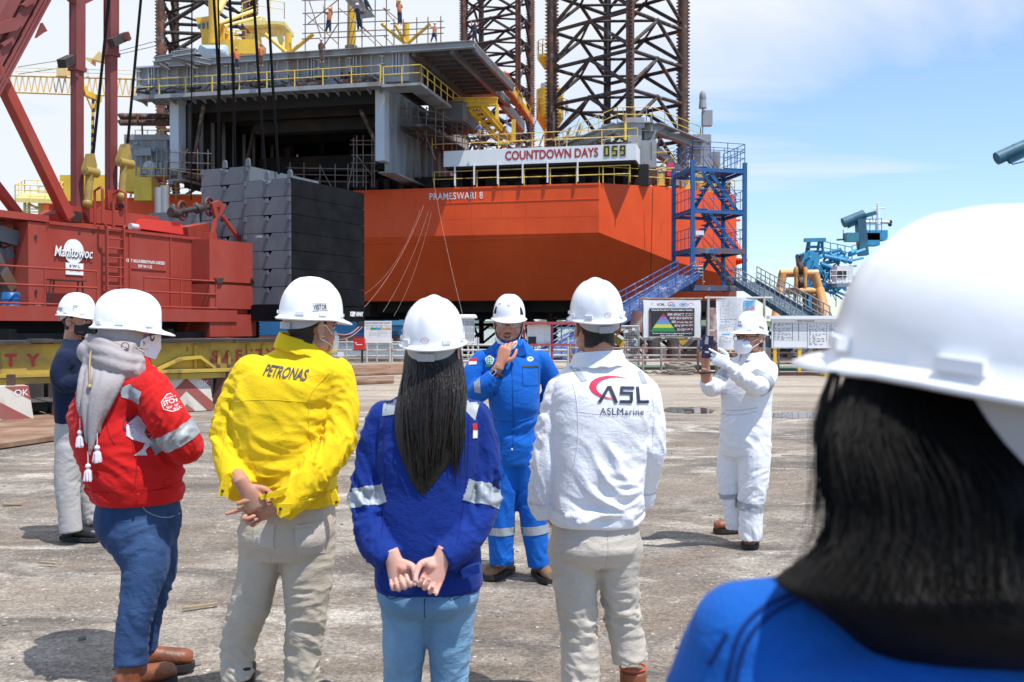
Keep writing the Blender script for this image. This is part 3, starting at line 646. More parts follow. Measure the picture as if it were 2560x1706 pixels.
ck.build('deck_equipment', grey_p, rig); ckr.build('deck_piping', rust, rig); cky.build('deck_pipe_guard', yel_r, rig)
rd = MB(); rd.box(RW(*rp(1676, 425, 3.5)), (0.5, 0.5, 0.9)); rd.build('red_cabinet', mat('pinkish_red_cabinet', (0.60, 0.05, 0.10), 0.5), rig)
# orange davit legs at the far right of the hull
od = MB(); e0 = W(1835, 650, 73); e1 = W(1865, 652, 72); od.tube(e0, e1, 0.14); od.tube(W(1835, 661, 73), e1, 0.12); od.tube(W(1832, 590, 73.5), e1, 0.13); od.tube(W(1835, 560, 73.5), W(1835, 668, 73.2), 0.06)
od.beam(W(1825, 553, 73), W(1850, 551, 73), 0.4, 0.12)
od.build('boat_davit', orange, rig, smooth=40)
# ---- left hand deck gear seen between crane and cantilever
lg = MB()
zl0 = ZD
lg.box(W(378, 395, 71), (3.0, 2.2, 2.9)); lg.box(W(392, 352, 71), (3.4, 2.4, 0.35))
lg.prism([W(385, 375, 69.6), W(425, 392, 69.6), W(440, 440, 69.6), W(425, 446, 69.6), W(405, 405, 69.6), W(385, 400, 69.6)], (0.1, 0.9, 0))
for i in range(30): lg.tube(W(RND.uniform(322, 440), RND.uniform(360, 500), 71), W(RND.uniform(322, 440), RND.uniform(360, 500), 72.5), RND.choice([.03, .05, .08]), n=6)
for i in range(16): lg.box(W(RND.uniform(335, 435), RND.uniform(352, 455), 69.6-RND.random()*.4), (RND.uniform(.15, .9), .3, RND.uniform(.1, .6)))
for i in range(7): lg.tube(W(340+i*13, 372, 69.3), W(340+i*13, 440, 69.3), .05, n=6)
LG = lg.build('winch_house', grey_p, rig)
lv = MB(); c = W(373, 418, 69.2); lv.tube(c, c+V((0, 0.5, 0)), 0.43, n=24); lv.tube(c+V((0.75, .2, -.05)), c+V((0.75, 0.6, -.05)), 0.42, n=24); 
for k in range(3): lv.beam(c+V((0.4*cos(k*pi/3), -0.03, 0.4*sin(k*pi/3))), c-V((0.4*cos(k*pi/3), 0.03, 0.4*sin(k*pi/3))), 0.06)
lv.build('fan_housing', grey_l, LG, smooth=40)
ly2 = MB(); railing(ly2, [W(338, 365, 70), W(430, 366, 70)], gap=1.0, r=0.03); railing(ly2, [W(350, 462, 69), W(440, 462, 69)], gap=0.9, r=0.03); railing(ly2, [W(225, 506, 71.5), W(440, 500, 71)], gap=1.4, r=0.03)
ly2.build('handrail', yel_r, LG)
rp_ = MB()           # two rusty exhaust pipes with raked ends
for y in (291, 307):
 rp_.tube(W(300, y, 70), W(430, y+1, 71), 0.22, n=10); rp_.add([W(300, y-8, 70), W(300, y+8, 70), W(292, y-5, 69.8), W(300, y, 70.25)], [(0, 1, 2), (0, 2, 3), (1, 3, 2), (0, 3, 1)])
rp_.tube(W(344, 286, 69.6), W(344, 312, 69.6), 0.09); rp_.tube(W(355, 312, 70), W(357, 365, 70), 0.07)
rp_.build('exhaust_pipe', rust, rig, smooth=40)
for p, s_ in ((W(222, 475, 74), (3.4, 2.0, 1.9)), (W(365, 475, 69), (1.2, 1.2, 1.6)), (W(338, 452, 70), (1.2, 1.4, 1.7))): MB().box(p, s_).build('yellow_housing', yel, rig)
gp = MB(); gp.tube(W(398, 470, 60), W(398, 545, 60), 0.26, n=12); gp.tube(W(412, 465, 60), W(412, 545, 60), 0.26, n=12); gp.build('vent_pipe', grey_p, rig, smooth=40)
rg2 = MB(); rbox(rg2, rp(428, 440, -3)[0], rp(520, 440, -3)[0], -3.5, -1.5, rp(470, 449, -3)[2], rp(470, 440, -3)[2]); rg2.build('rusty_platform', rust, rig)
# ---------------------------------------------------------------- separate things on the rig
# yellow deck crane left of centre
dc = thing('deck_crane', 'yellow deck crane with a windowed cab behind the hanging ropes', 'crane', RP(535, 150, 2))
m_ = MB(); m_.prism([W(488, 45, 72), W(527, 40, 72), W(560, 62, 72), W(585, 118, 72), W(590, 145, 72), W(505, 145, 72), W(503, 85, 72)], (0, 2.2, 0)); m_.box(W(600, 128, 72), (3.2, 2.4, 1.0)); CABB = m_.build('cab', yel, dc)
m_ = MB()
for x in (497, 508, 520): m_.prism([W(x-4, 62-(x-497)*.25, 71.97), W(x+4, 58-(x-497)*.25, 71.97), W(x+4.5, 66, 71.97), W(x+3, 72, 71.97), W(x-2, 73, 71.97)], (0, 0.02, 0))
m_.build('window', mat('cab_glass', (0.10, 0.14, 0.17), 0.1), CABB)
m_ = MB(); m_.tube(W(536, 120, 71), W(534, -60, 71), 0.38, n=16); m_.tube(W(536, 112, 71), W(536, 106, 71), 0.42, n=16); m_.build('mast', yel, dc, smooth=40)
m_ = MB(); m_.tube(W(545, 60, 71.5), W(640, 25, 74), 0.13, n=10); m_.tube(W(560, 66, 71.5), W(650, 42, 74), 0.11, n=10); m_.tube(W(545, 30, 71.3), W(560, 0, 72), 0.24, n=10); m_.build('boom', yel_l, dc, smooth=40)
m_ = MB(); railing(m_, [W(560, 100, 71.5), W(590, 112, 71.5), W(615, 112, 71.5)], gap=.8, h=1.0, r=.03)
for k in range(6): m_.path([W(585+12*cos(a), 78+6*k+3*sin(a), 71.2) for a in [pi*j/6 for j in range(7)]], 0.03)
m_.build('handrail', yel_l, dc)
ts = thing('viewing_platform', 'pale yellow railed platform on a splayed stand above the deck edge', 'platform', RP(680, 130, 3))
m_ = MB(); m_.prism([W(605, 58, 71), W(640, 50, 71), W(712, 54, 71), W(712, 64, 71), W(690, 60, 71), W(610, 64, 71)], (0, 3.0, 0)); m_.build('floor', yel_l, ts)
m_ = MB(); m_.tube(W(628, 100, 72), W(660, 45, 72), 0.14); m_.tube(W(650, 125, 72), W(640, 50, 72), 0.20); m_.tube(W(690, 60, 72), W(712, 130, 72), 0.22); m_.tube(W(628, 92, 72), W(628, 112, 72), 0.36, n=14); m_.tube(W(628, 88, 72), W(628, 92, 72), 0.40, n=14)
m_.path([W(655+12*cos(a), 68+12*sin(a), 71.8) for a in [2*pi*j/12 for j in range(12)]], 0.10, closed=True); m_.build('stand', yel_l, ts, smooth=40)
m_ = MB(); railing(m_, [W(606, 50, 71), W(640, 36, 71), W(711, 47, 71), W(711, 47, 73.5)], h=1.15, gap=.9, r=.028); m_.build('handrail', yel_l, ts)
# yellow tubular stumps standing on the pipe deck
def stump(px, py0, py1, r, lean, label, v=-2.0):
 t = thing('support_stump', label, 'pipe stand', RP(px, py0, v), group='yellow pipe stands on the pipe deck')
 m_ = MB(); m_.tube(RP(px, py0, v), RP(px, py1, v), r, n=14); m_.build('post', yel, t, smooth=40)
 for sx in lean:
  m_ = MB(); m_.tube(RP(px+sx*0.08, py0, v-.3), RP(px+sx, py1+8-abs(sx)*0.1, v-0.5), r*0.55, n=12); m_.build('brace', yel, t, smooth=40)
 return t
stump(721, 132, 84, 0.24, (-58, 62), 'low yellow pipe stand with two splayed braces left of the tall post', -1)
stump(1016, 108, 58, 0.20, (-62, -27, 60), 'low yellow pipe stand with splayed braces right of the tall post', -2)
t = thing('tall_post', 'tall plain yellow tubular post rising from the pipe deck through the scaffold', 'post', RP(878, 120, -3)); m_ = MB(); m_.tube(RP(878, 119, -3), RP(881, -70, -3), 0.29, n=18); m_.build('post', yel, t, smooth=40)
m_ = MB(); m_.tube(RP(878, 122, -3), RP(878, 116, -3), 0.42, n=18); m_.build('base_flange', grey_p, t, smooth=40)
# scaffold on the pipe deck
def scaffold(name, label, xs_, ys_, v0, v1, slope=0.0, diag=(), r=0.035, m__=pipe_m, cat='scaffold'):
 p0 = RP(xs_[0], ys_[-1], v0); t = thing(name, label, cat, p0)
 a = MB(); b = MB(); c = MB()
 for v in (v0, v1):
  for x in xs_: a.tube(RP(x, ys_[0]-6-RND.random()*8+slope*(x-xs_[0]), v), RP(x, ys_[-1]+slope*(x-xs_[0]), v), r, n=6)
  for y in ys_[:-1]: b.tube(RP(xs_[0]-4-RND.random()*6, y, v), RP(xs_[-1]+4+RND.random()*6, y+slope*(xs_[-1]-xs_[0]), v), r, n=6)
 for x in xs_:
  for y in ys_[:-1]: b.tube(RP(x, y+slope*(x-xs_[0]), v0), RP(x, y+slope*(x-xs_[0]), v1), r, n=6)
 for (x0, y0, x1, y1) in diag: c.tube(RP(x0, y0, v0-.1), RP(x1, y1, v0-.1), r, n=6)
 a.build('standard', m__, t); b.build('ledger', m__, t)
 if diag: c.build('diagonal_brace', m__, t)
 return t
scaffold('scaffolding', 'tall tube scaffold round the yellow post on the pipe deck', (763, 812, 846, 872, 905, 938, 966), (-40, 2, 34, 62, 84, 98, 128), -4.2, -2.0, -0.045, ((763, 33, 845, 110), (845, 0, 770, 60), (846, 20, 930, 90), (772, 0, 805, 100), (900, 60, 958, 118), (960, 20, 1010, 62), (812, 112, 845, 60), (870, 30, 905, 0), (895, 70, 940, 112)))
scaffold('scaffolding', 'tube scaffold rails around the low pipe stand at the right of the pipe deck', (985, 1008, 1042, 1070, 1102), (60, 76, 90, 112), -4.0, -1.5, -0.055, ((958, 20, 990, 60), (960, 90, 985, 115)))
scaffold('scaffolding', 'rusty tube scaffold hanging below the right end of the cantilever', (1012, 1045, 1066, 1089, 1108), (270, 288, 305, 330, 362), -2.0, 1.0, 0.14, ((1012, 300, 1060, 350), (1066, 270, 1130, 300), (1045, 290, 1089, 400)))
scaffold('scaffolding', 'rusty tube scaffold inside the cantilever opening beside the right column', (884, 892, 908, 930, 936), (352, 362, 388, 408, 428, 468), -3.2, -1.8, 0.0, ((886, 395, 870, 470), (892, 388, 930, 440)))
scaffold('scaffolding', 'rusty tube scaffold at the foot of the left cantilever column', (425, 448, 494, 520), (380, 405, 422, 448), -5.0, -3.5, 0.05, ((448, 420, 470, 372), (425, 425, 520, 440)))
scaffold('scaffolding', 'dense scaffold tubes on the deck between the cantilever and the countdown board', (1130, 1142, 1156, 1170, 1184, 1200, 1216), (312, 325, 338, 352, 380), 2.0, 4.5, 0.22, ((1120, 320, 1240, 375), (1150, 305, 1270, 362), (1160, 300, 1285, 360), (1135, 318, 1200, 372)), r=0.03)
scaffold('scaffolding', 'low scaffold tubes across the lower front of the cantilever opening', (725, 760, 800, 838, 870, 915), (420, 436, 452, 475), -2.5, -1.0, 0.02, ((725, 430, 780, 470), (800, 415, 830, 470)))
m_ = MB(); m_.prism([RP(862, 0, -4), RP(905, 0, -4.2), RP(938, 42, -4.2), RP(905, 46, -4)], RV*0.1); t = tag(m_.build('scaffold_board', mat('corrugated_board', (0.35, 0.34, 0.33), 0.6, var=.2), loc=RP(900, 20, -4)), 'tilted grey corrugated board held in the tall scaffold', 'board')
# plastic sheet over the crane foot, and sacks
tarp_m = mat('blue_grey_tarp', (0.36, 0.45, 0.52), 0.35, var=0.25, vscale=1.5, bump=0.06, bscale=2.5)
g_ = MB(); nn = 14; outline = [(492, 128), (500, 112), (540, 113), (562, 112), (563, 130), (570, 148), (540, 150), (520, 150), (505, 140)]
ringp = [RP(x, y, -2.6-0.25*noise.noise(V((x*.05, y*.05, 1)))) for x, y in outline]; ringq = [p+RV*0.5 for p in ringp]
mid = [RP(533+(x-533)*.5, 131+(y-131)*.5, -2.95-0.3*noise.noise(V((x*.09, y*.09, 4)))) for x, y in outline]
g_.loft([ringq, ringp, mid], caps=True); tag(g_.build('tarpaulin', tarp_m, smooth=60, loc=ringp[0]), 'crumpled blue grey sheet wrapped at the foot of the deck crane mast', 'tarpaulin')
# vertical yellow tank and its railed ring platform beside the near leg
t = thing('storage_tank', 'dull yellow vertical tank with a conical foot left of the near lattice leg', 'tank', V((3.4, 84, ZD)))
m_ = MB(); cxx = W(1375, 270, 84); z0 = W(1375, 298, 84).z; z1 = W(1375, 226, 84).z; m_.tube((cxx.x, 84, z0), (cxx.x, 84, z1), 1.15, n=24); m_.tube((cxx.x, 84, z0-1.1), (cxx.x, 84, z0), 0.5, 1.15, n=24); m_.tube((cxx.x, 84, ZD), (cxx.x, 84, z0-1.1), .5, n=16); m_.build('tank_shell', yel, t, smooth=40)
m_ = MB(); m_.tube((cxx.x, 84, z1), (cxx.x, 84, z1+0.45), 0.8, n=20); m_.ellipsoid((cxx.x, 84, z1+.45), (0.8, 0.8, .3)); m_.build('vent_cap', grey_l, t, smooth=40)
m_ = MB(); ring = [V((cxx.x+1.5*cos(a), 84+1.5*sin(a), z0+0.4)) for a in [2*pi*k/14 for k in range(15)]]; railing(m_, ring, h=1.1, gap=0.9, r=.03); m_.build('handrail', yel_r, t)
t = thing('lookout_platform', 'small yellow railed lookout platform fixed high on the near lattice leg', 'platform', W(1370, 175, 78))
c = W(1370, 148, 78.5); m_ = MB(); m_.tube(c, c+V((0, 0, 0.25)), 0.85, n=12); m_.tube(c-V((0, 0, .8)), c, 0.3, 0.85, n=12); m_.build('floor', yel, t)
m_ = MB(); railing(m_, [c+V((0.85*cos(a), .85*sin(a), 0.25)) for a in [2*pi*k/12 for k in range(13)]], h=1.1, gap=.5, r=.025); m_.build('handrail', yel_r, t)
# pale yellow tower crane jib far left
t = thing('tower_crane', 'pale yellow lattice jib of a crane reaching across behind the red crane masts', 'crane', W(180, 205, 95))
pyel = mat('jib_yellow', (0.80, 0.58, 0.25), 0.5, var=0.1)
m_ = MB(); ch = [(-20, 188, 95), (345, 197, 95)]; cb_ = [(-20, 228, 95), (345, 242, 95)]
for dy in (0, 1.6): m_.tube(W(-20, 188, 95+dy), W(345, 198, 95+dy), 0.10); m_.tube(W(-20, 229, 95+dy), W(345, 242, 95+dy), 0.10)
n = 24
for i in range(n):
 x = -20+365*i/n; x2 = -20+365*(i+1)/n; y = 188+10*i/n; yb = 229+13*i/n
 for dy in (0, 1.6): m_.tube(W(x, y, 95+dy), W((x+x2)/2, yb, 95+dy), 0.06, n=6); m_.tube(W((x+x2)/2, yb, 95+dy), W(x2, y, 95+dy), 0.06, n=6)
 m_.tube(W(x, y, 95), W(x2, y, 96.6), 0.05, n=6)
m_.build('jib', pyel, t, smooth=40)
m_ = MB(); railing(m_, [W(40, 190, 95), W(340, 197, 95)], h=0.75, gap=2.2, r=0.025); m_.build('handrail', pyel, t)
m_ = MB(); m_.prism([W(141, 190, 94.5), W(141, 168, 94.5), W(150, 160, 94.5), W(165, 172, 94.5), W(165, 190, 94.5)], (0, 1, 0)); m_.prism([W(230, 148, 94.5), W(248, 128, 94.5), W(262, 140, 94.5), W(255, 155, 94.5)], (0, 1, 0)); m_.prism([W(206, 142, 94.5), W(230, 146, 94.5), W(228, 160, 94.5)], (0, 1, 0)); m_.build('sheave_block', pyel, t)
m_ = MB(); m_.tube(W(45, 168, 95), W(205, 143, 95), 0.03, n=5); m_.tube(W(45, 186, 95), W(141, 172, 95), 0.03, n=5); m_.tube(W(262, 138, 95), W(420, 95, 98), 0.03, n=5); m_.tube(W(262, 145, 95), W(420, 108, 98), 0.03, n=5); m_.build('stay_rope', rope_m, t)
# railed yellow access platform far left
t = thing('access_platform', 'yellow railed access platform with a stair standing behind the red crane at the far left', 'platform', W(100, 545, 60))
m_ = MB(); m_.prism([W(38, 506, 60), W(62, 492, 62), W(158, 497, 62), W(150, 510, 60)], (0, 0, 0.25)); m_.build('floor', yel_l, t)
m_ = MB()
for x, y in ((62, 498), (72, 506), (140, 508), (152, 500), (104, 508)): m_.tube(W(x, y, 61), W(x, 575, 61), 0.10, n=6)
for k in range(7): m_.beam(W(62, 515+k*7, 60.5), W(100, 517+k*7, 60.5), 0.06)
m_.tube(W(72, 510, 61), W(140, 545, 61), 0.07); m_.build('frame', yel_l, t)
m_ = MB(); railing(m_, [W(38, 504, 60), W(62, 490, 62), W(158, 496, 62), W(150, 508, 60)], h=1.0, gap=.7, r=.028, rails=(.35, .7, 1.0)); railing(m_, [W(38, 504, 60), W(150, 508, 60)], h=1.0, gap=.8, r=.028, rails=(.35, .7, 1.0)); m_.build('handrail', yel_l, t)
# thin mooring and hauling lines from the cantilever foot down to the quay
def line(pts, label, m__=cable_l, r=0.006, sag=0.0, name='rope', grp='slack lines hanging from the rig down to the quay', cat='rope'):
 a, b = V(pts[0]), V(pts[-1]); P = [V(p) for p in pts]
 if len(P) == 2: P = [a.lerp(b, k/12)-ZZ*(sag*4*(k/12)*(1-k/12)) for k in range(13)]
 mb = MB(); mb.path(P, r, n=5); return tag(mb.build(name, m__, loc=a), label, cat, grp)
line([RP(1078, 420, -1.5), W(1156, 785, 44)], 'single pale line running from the column foot down to the white notice cabinet', r=0.008, sag=.4)
pk = mat('pink_line', (0.50, 0.22, 0.22), 0.7)
line([RP(1072, 480, -0.3), W(905, 775, 44)], 'pinkish line falling from the ship name to behind the black counterweights', pk, 0.008, .8)
line([RP(1062, 490, -0.3), W(912, 735, 44)], 'thin line left of the pinkish one on the orange hull', cable_l, 0.005, 1.0)
line([RP(1080, 500, -0.3), W(958, 780, 44)], 'pale slack line falling towards the colour code board', cable_l, 0.006, .6)
line([RP(1084, 505, -0.3), W(985, 790, 44)], 'pale slack line just right of the colour code board', cable_l, 0.005, .8)
line([W(838, 850, 43), W(915, 805, 60)], 'low pale mooring line right of the yellow jacket man face', cable_l, 0.03, .3)
line([W(836, 832, 43), W(905, 808, 50)], 'pinkish mooring line under the black counterweights', pk, 0.03, .3)
line([RP(1632, 470, 1.5), W(1626, 700, 66)], 'dark thin line hanging down the orange hull left of the blue stair tower', rope_m, 0.02, 0)
# ================================================================ red crawler crane at the left, its girder and chevron blocks
cred = mat('crane_red_paint', (0.33, 0.043, 0.027), 0.6, spec=.25, c2=(0.33, 0.066, 0.048), cut=0.52, soft=0.15, scale=0.9, stretch=(1, 1, .35), var=0.10, vscale=0.8, c3=(0.16, 0.05, 0.035), cut3=0.71, scale3=2.2, stretch3=(1, 1, .25), bump=0.012, bscale=1.6)
cred_d = mat('crane_mast_paint', (0.185, 0.046, 0.044), 0.6, spec=.25, c2=(0.24, 0.070, 0.064), cut=0.5, soft=0.15, scale=0.7, stretch=(1, 1, .3), var=0.14, c3=(0.09, 0.035, 0.03), cut3=0.70, scale3=2.0)
cred_b = mat('bright_red_paint', (0.62, 0.045, 0.030), 0.45, var=0.1)
cw_g = mat('counterweight_grey', (0.105, 0.122, 0.142), 0.6, c2=(0.135, 0.150, 0.168), cut=0.55, soft=0.1, scale=1.2, stretch=(1, 1, .4), var=0.12, bump=0.004, bscale=25)
cw_k = mat('counterweight_black', (0.0045, 0.005, 0.0065), 0.7, c2=(0.009, 0.0095, 0.011), cut=0.5, scale=1.5, var=0.2, spec=0.12)
iron = mat('dark_iron', (0.030, 0.027, 0.026), 0.7, c2=(0.075, 0.045, 0.035), cut=0.58, scale=3, var=0.2)
car_black = mat('black_undercarriage', (0.014, 0.013, 0.013), 0.8, c2=(0.045, 0.028, 0.02), cut=0.60, scale=1.5, var=0.2)  # near-black with brown patches, on the car body
hook_y = mat('hook_block_yellow', (0.33, 0.225, 0.045), 0.5, c2=(0.16, 0.12, 0.06), cut=0.60, scale=2.5, var=0.15)
CA = W(113, 770, 27); CBp = W(522, 789, 32.8)
CU = V((CBp.x-CA.x, CBp.y-CA.y, 0)).normalized(); CN = V((CU.y, -CU.x, 0)); CVn = -CN
CO = V((CA.x, CA.y, 0)); ZC1 = W(113, 554, 27).z; ZC0 = CA.z
def CW(u, v, z): return CO+CU*u+CVn*v+ZZ*z            # v grows away from the viewer, into the house
def cp(px, py, v=0.0):
 r = ray(px, py); k = (CO+CVn*v-CAMP).dot(CN)/r.dot(CN); return CAMP+r*k
def cu_(px, v=0.0): return (cp(px, 700, v)-CO).dot(CU)
def cbox(mb, u0, u1, v0, v1, z0, z1):
 vs = [CW(u, v, z) for u in (u0, u1) for v in (v0, v1) for z in (z0, z1)]
 return mb.add(vs, [(0, 1, 3, 2), (4, 6, 7, 5), (0, 4, 5, 1), (2, 3, 7, 6), (0, 2, 6, 4), (1, 5, 7, 3)])
crane = thing('crawler_crane', 'big red crawler crane with tall masts and black counterweight stacks at the left', 'crane', CW(2, 2, 0))
uL = cu_(113); uR = cu_(522)
m_ = MB(); cbox(m_, uL+0.02, uR, 0.0, 3.0, ZC0, ZC1); house = m_.build('machinery_house', cred, crane)
m_ = MB()
cbox(m_, cu_(67), uL, -0.06, 0.5, ZC0, ZC1-0.05); cbox(m_, cu_(-40), uL+0.05, -0.10, 2.6, ZC1-0.02, ZC1+0.16)     # door post and roof edge
cbox(m_, uL+0.1, uR-0.05, -0.05, -0.002, ZC1-0.06, ZC1+0.03)
for px in (110, 322, 424): cbox(m_, cu_(px), cu_(px)+0.05, -0.035, -0.002, ZC0+0.02, ZC1-0.07)
cbox(m_, cu_(322)+.06, cu_(414), -0.03, -0.002, ZC1-1.12, ZC1-1.09); cbox(m_, cu_(424)+.06, cu_(515), -0.03, -0.002, ZC1-1.30, ZC1-1.28)
m_.build('panel_edge', cred, house)
m_ = MB(); cbox(m_, cu_(-60), cu_(545), -0.75, 0.0, ZC0-0.30, ZC0-0.16); cbox(m_, cu_(-60), cu_(545), -0.80, -0.74, ZC0-0.36, ZC0+0.02); m_.build('side_deck', cred, crane)
m_ = MB(); cbox(m_, cu_(-60), uR+.4, 0.1, 2.9, ZC0-0.34, ZC0-0.31); cbox(m_, cu_(-60), cu_(66), 0.9, 1.2, ZC0, ZC1)
m_.build('cab_bulkhead', mat('pale_machinery_grey', (0.20, 0.22, 0.25), 0.55, var=.2), crane)
m_ = MB()
m_.beam(CW(cu_(-30), 0.4, ZC1-0.3), CW(cu_(66), 0.4, ZC1-0.5), 0.25, 0.4); m_.beam(CW(cu_(-20), .5, ZC0+1.1), CW(cu_(60), .5, ZC0+1.5), 0.2, 0.3); m_.beam(CW(cu_(0), .5, ZC0+1.6), CW(cu_(64), .5, ZC0+0.5), 0.2, 0.3)
m_.tube(CW(cu_(5), .6, ZC1-0.9), CW(cu_(60), .6, ZC1-.75), 0.05); m_.box(CW(cu_(20), .6, ZC1-1.0), (0.6, .4, .4)); m_.build('winch_gear', grey_d, crane)
# handrails, ladder, bench
def crail(mb, px0, px1, v, zb, h, posts):
 a = CW(cu_(px0, v), v, zb); b_ = CW(cu_(px1, v), v, zb)
 for k in (0.08, 0.55, 1.0): mb.tube(a+ZZ*h*k, b_+ZZ*h*k, 0.028, n=8)
 for px in posts: p = CW(cu_(px, v), v, zb); mb.tube(p, p+ZZ*h, 0.028, n=8)
zr = cp(243, 679, -0.77).z
m_ = MB(); crail(m_, -40, 243, -0.77, ZC0, zr-ZC0, (-40, 112, 243)); zr2 = cp(540, 704, -0.77).z; crail(m_, 360, 540, -0.77, ZC0, zr2-ZC0, (360, 453, 540)); m_.build('handrail', cred, crane)
m_ = MB(); l0, l1 = cu_(267, -0.3), cu_(309, -0.3)
for u in (l0, l1): m_.beam(CW(u, -0.3, ZC0-0.1), CW(u, -0.3, ZC1+0.05), 0.05, 0.09, CN); m_.path([CW(u, -0.3, ZC1), CW(u-(0.14 if u == l0 else -0.10), -0.3, ZC1+0.12), CW(u-(0.14 if u == l0 else -0.10), -0.3, ZC1+1.05), CW(u-(.06 if u == l0 else -0.02), -0.15, ZC1+1.15), CW(u-(0.05 if u == l0 else -0.01), 0.1, ZC1+1.05), CW(u-(0.05 if u == l0 else -0.01), 0.1, ZC1)], 0.04, n=8)
for k in range(9): z = ZC0+0.1+k*0.275; m_.tube(CW(l0, -0.3, z), CW(l1, -0.3, z), 0.022)
m_.build('ladder', cred, crane)
t = tag(None or bpy.data.objects.new('workbench', None), 'small rusty work stool standing on the crane side deck below the round sign', 'stool'); COL.objects.link(t); t.matrix_basis = Matrix.Translation(CW(cu_(165), -0.3, ZC0-.16)); 
m_ = MB(); 
for px, pb in ((127, 118), (196, 190), (205, 210), (135, 130)): m_.tube(cp(px, 702, -0.35), cp(pb, 762, -0.3), 0.022)
m_.build('leg', iron, t); m_ = MB(); m_.box((cp(122, 700, -0.3)+cp(208, 703, -0.3))/2, ((cp(208, 703, -.3)-cp(122, 700, -.3)).length, 0.3, 0.03), Matrix.Rotation(atan2(CU.y, CU.x), 3, 'Z')); m_.build('seat', iron, t)
barrel = thing('barrel', 'blue plastic barrel standing on the crane side deck at the far left', 'barrel', CW(cu_(27, -.25), -0.25, ZC0-0.155))
m_ = MB(); pr = [(0, 0.19), (0.02, 0.215), (0.2, .225), (0.22, .235), (0.24, .225), (0.40, .225), (.42, .235), (.44, .225), (.60, .215), (.63, .18), (.635, .0)]
b0 = CW(cu_(27, -.25), -0.25, ZC0-0.155)+ZZ*.0
m_.loft([[b0+V((r_*cos(2*pi*k/24), r_*sin(2*pi*k/24), z_*0.85)) for k in range(24)] for z_, r_ in pr]); m_.build('drum', mat('blue_plastic', (0.010, 0.11, 0.30), 0.4, var=.15), barrel, smooth=50)
m_ = MB(); m_.tube(b0+V((.08, -.05, .53)), b0+V((.08, -.05, .56)), 0.04); m_.build('bung', black_m, barrel)
# round sign, maker lettering, load plate and certificate
m_ = MB(); c = cp(184, 629, -0.02); rr = (cp(209, 629, -.02)-cp(159, 629, -.02)).length/2
m_.prism([c+CU*rr*cos(2*pi*k/40)+ZZ*rr*cos(0)*sin(2*pi*k/40) for k in range(40)], CN*0.012); m_.build('round_emblem', white_t, house)
m_ = MB(); c1 = cp(184, 631, -0.04)
put_text(m_, 'Manitowoc', c1+ZZ*-0.02+CU*0.02, CU, (ZZ+CU*-0.0).normalized()+ZZ*0, 0.30, off=0.012, bold=0.03, shear=0.25, width=(cp(232, 630, -.04)-cp(134, 630, -.04)).length); m_.build('lettering_shadow', black_m, house)
m_ = MB(); put_text(m_, 'Manitowoc', c1, CU, ZZ, 0.29, off=0.02, bold=0.012, shear=0.25, width=(cp(231, 630, -.04)-cp(135, 630, -.04)).length); m_.build('lettering', white_t, house)
m_ = MB(); c = cp(186, 673, -0.02); pw = (cp(208, 673, -.02)-cp(164, 673, -.02)).length; m_.prism([c+CU*a*pw/2+ZZ*b_*0.165 for a, b_ in ((-1, -1), (1, -1), (1, 1), (-1, 1))], CN*0.01); PL = m_.build('load_plate', white_t, house)
m_ = MB(); put_text(m_, 'S W L', c+ZZ*0.08, CU, ZZ, 0.075, off=0.016, bold=.03, width=pw*.6); put_text(m_, '275 TON', c-ZZ*0.06, CU, ZZ, 0.04, off=0.016, width=pw*.6); m_.build('lettering', black_m, PL)
m_ = MB(); c = cp(365, 655, -0.012); put_text(m_, 'CERT NO:LP-000019.PAA01-I/XI/2021', c, CU, ZZ, 0.10, off=0.0, bold=0.02, width=(cp(413, 655)-cp(317, 655)).length); put_text(m_, 'EXP 10-11-22', cp(363, 664, -0.012)-ZZ*.03, CU, ZZ, 0.09, off=0.0, bold=.02, width=(cp(380, 655)-cp(346, 655)).length); put_text(m_, '4610', cp(94, 761, -0.075), CU, ZZ, 0.07, off=0.0, bold=.03); m_.build('stencil', white_t, house)
m_ = MB()
for px, py in ((198, 583), (233, 582)): c = cp(px, py, -0.003); m_.prism([c+CU*.05*cos(2*pi*k/16)+ZZ*.05*sin(2*pi*k/16) for k in range(16)], CN*0.004)
for py in (593, 730): m_.box(cp(90, py, -0.09), (0.05, .05, 0.10))
m_.build('vent_hole', iron, house)
# red counterweight boxes
m_ = MB(); v0 = -0.75; ua, ub_ = cu_(524, v0), cu_(640, v0)
for py0, py1 in ((601, 705), (712, 772), (786, 842)):
 z1 = cp(560, py0, v0).z; z0 = cp(560, py1, v0).z; cbox(m_, ua if py0 > 700 else ua, ub_, v0, 2.8, z0, z1)
cbox(m_, ua+0.1, ub_-0.1, v0+0.15, 2.7, cp(560, 800, v0).z, cp(560, 700, v0).z)
m_.build('rear_ballast', cred, crane)
m_ = MB(); 
for px in (545, 636): m_.prism([cp(px-10, 696, v0-.03), cp(px+12, 696, v0-.03), cp(px+7, 708, v0-.03), cp(px-4, 708, v0-.03)], CN*0.05)
m_.build('ballast_hook', iron, crane)
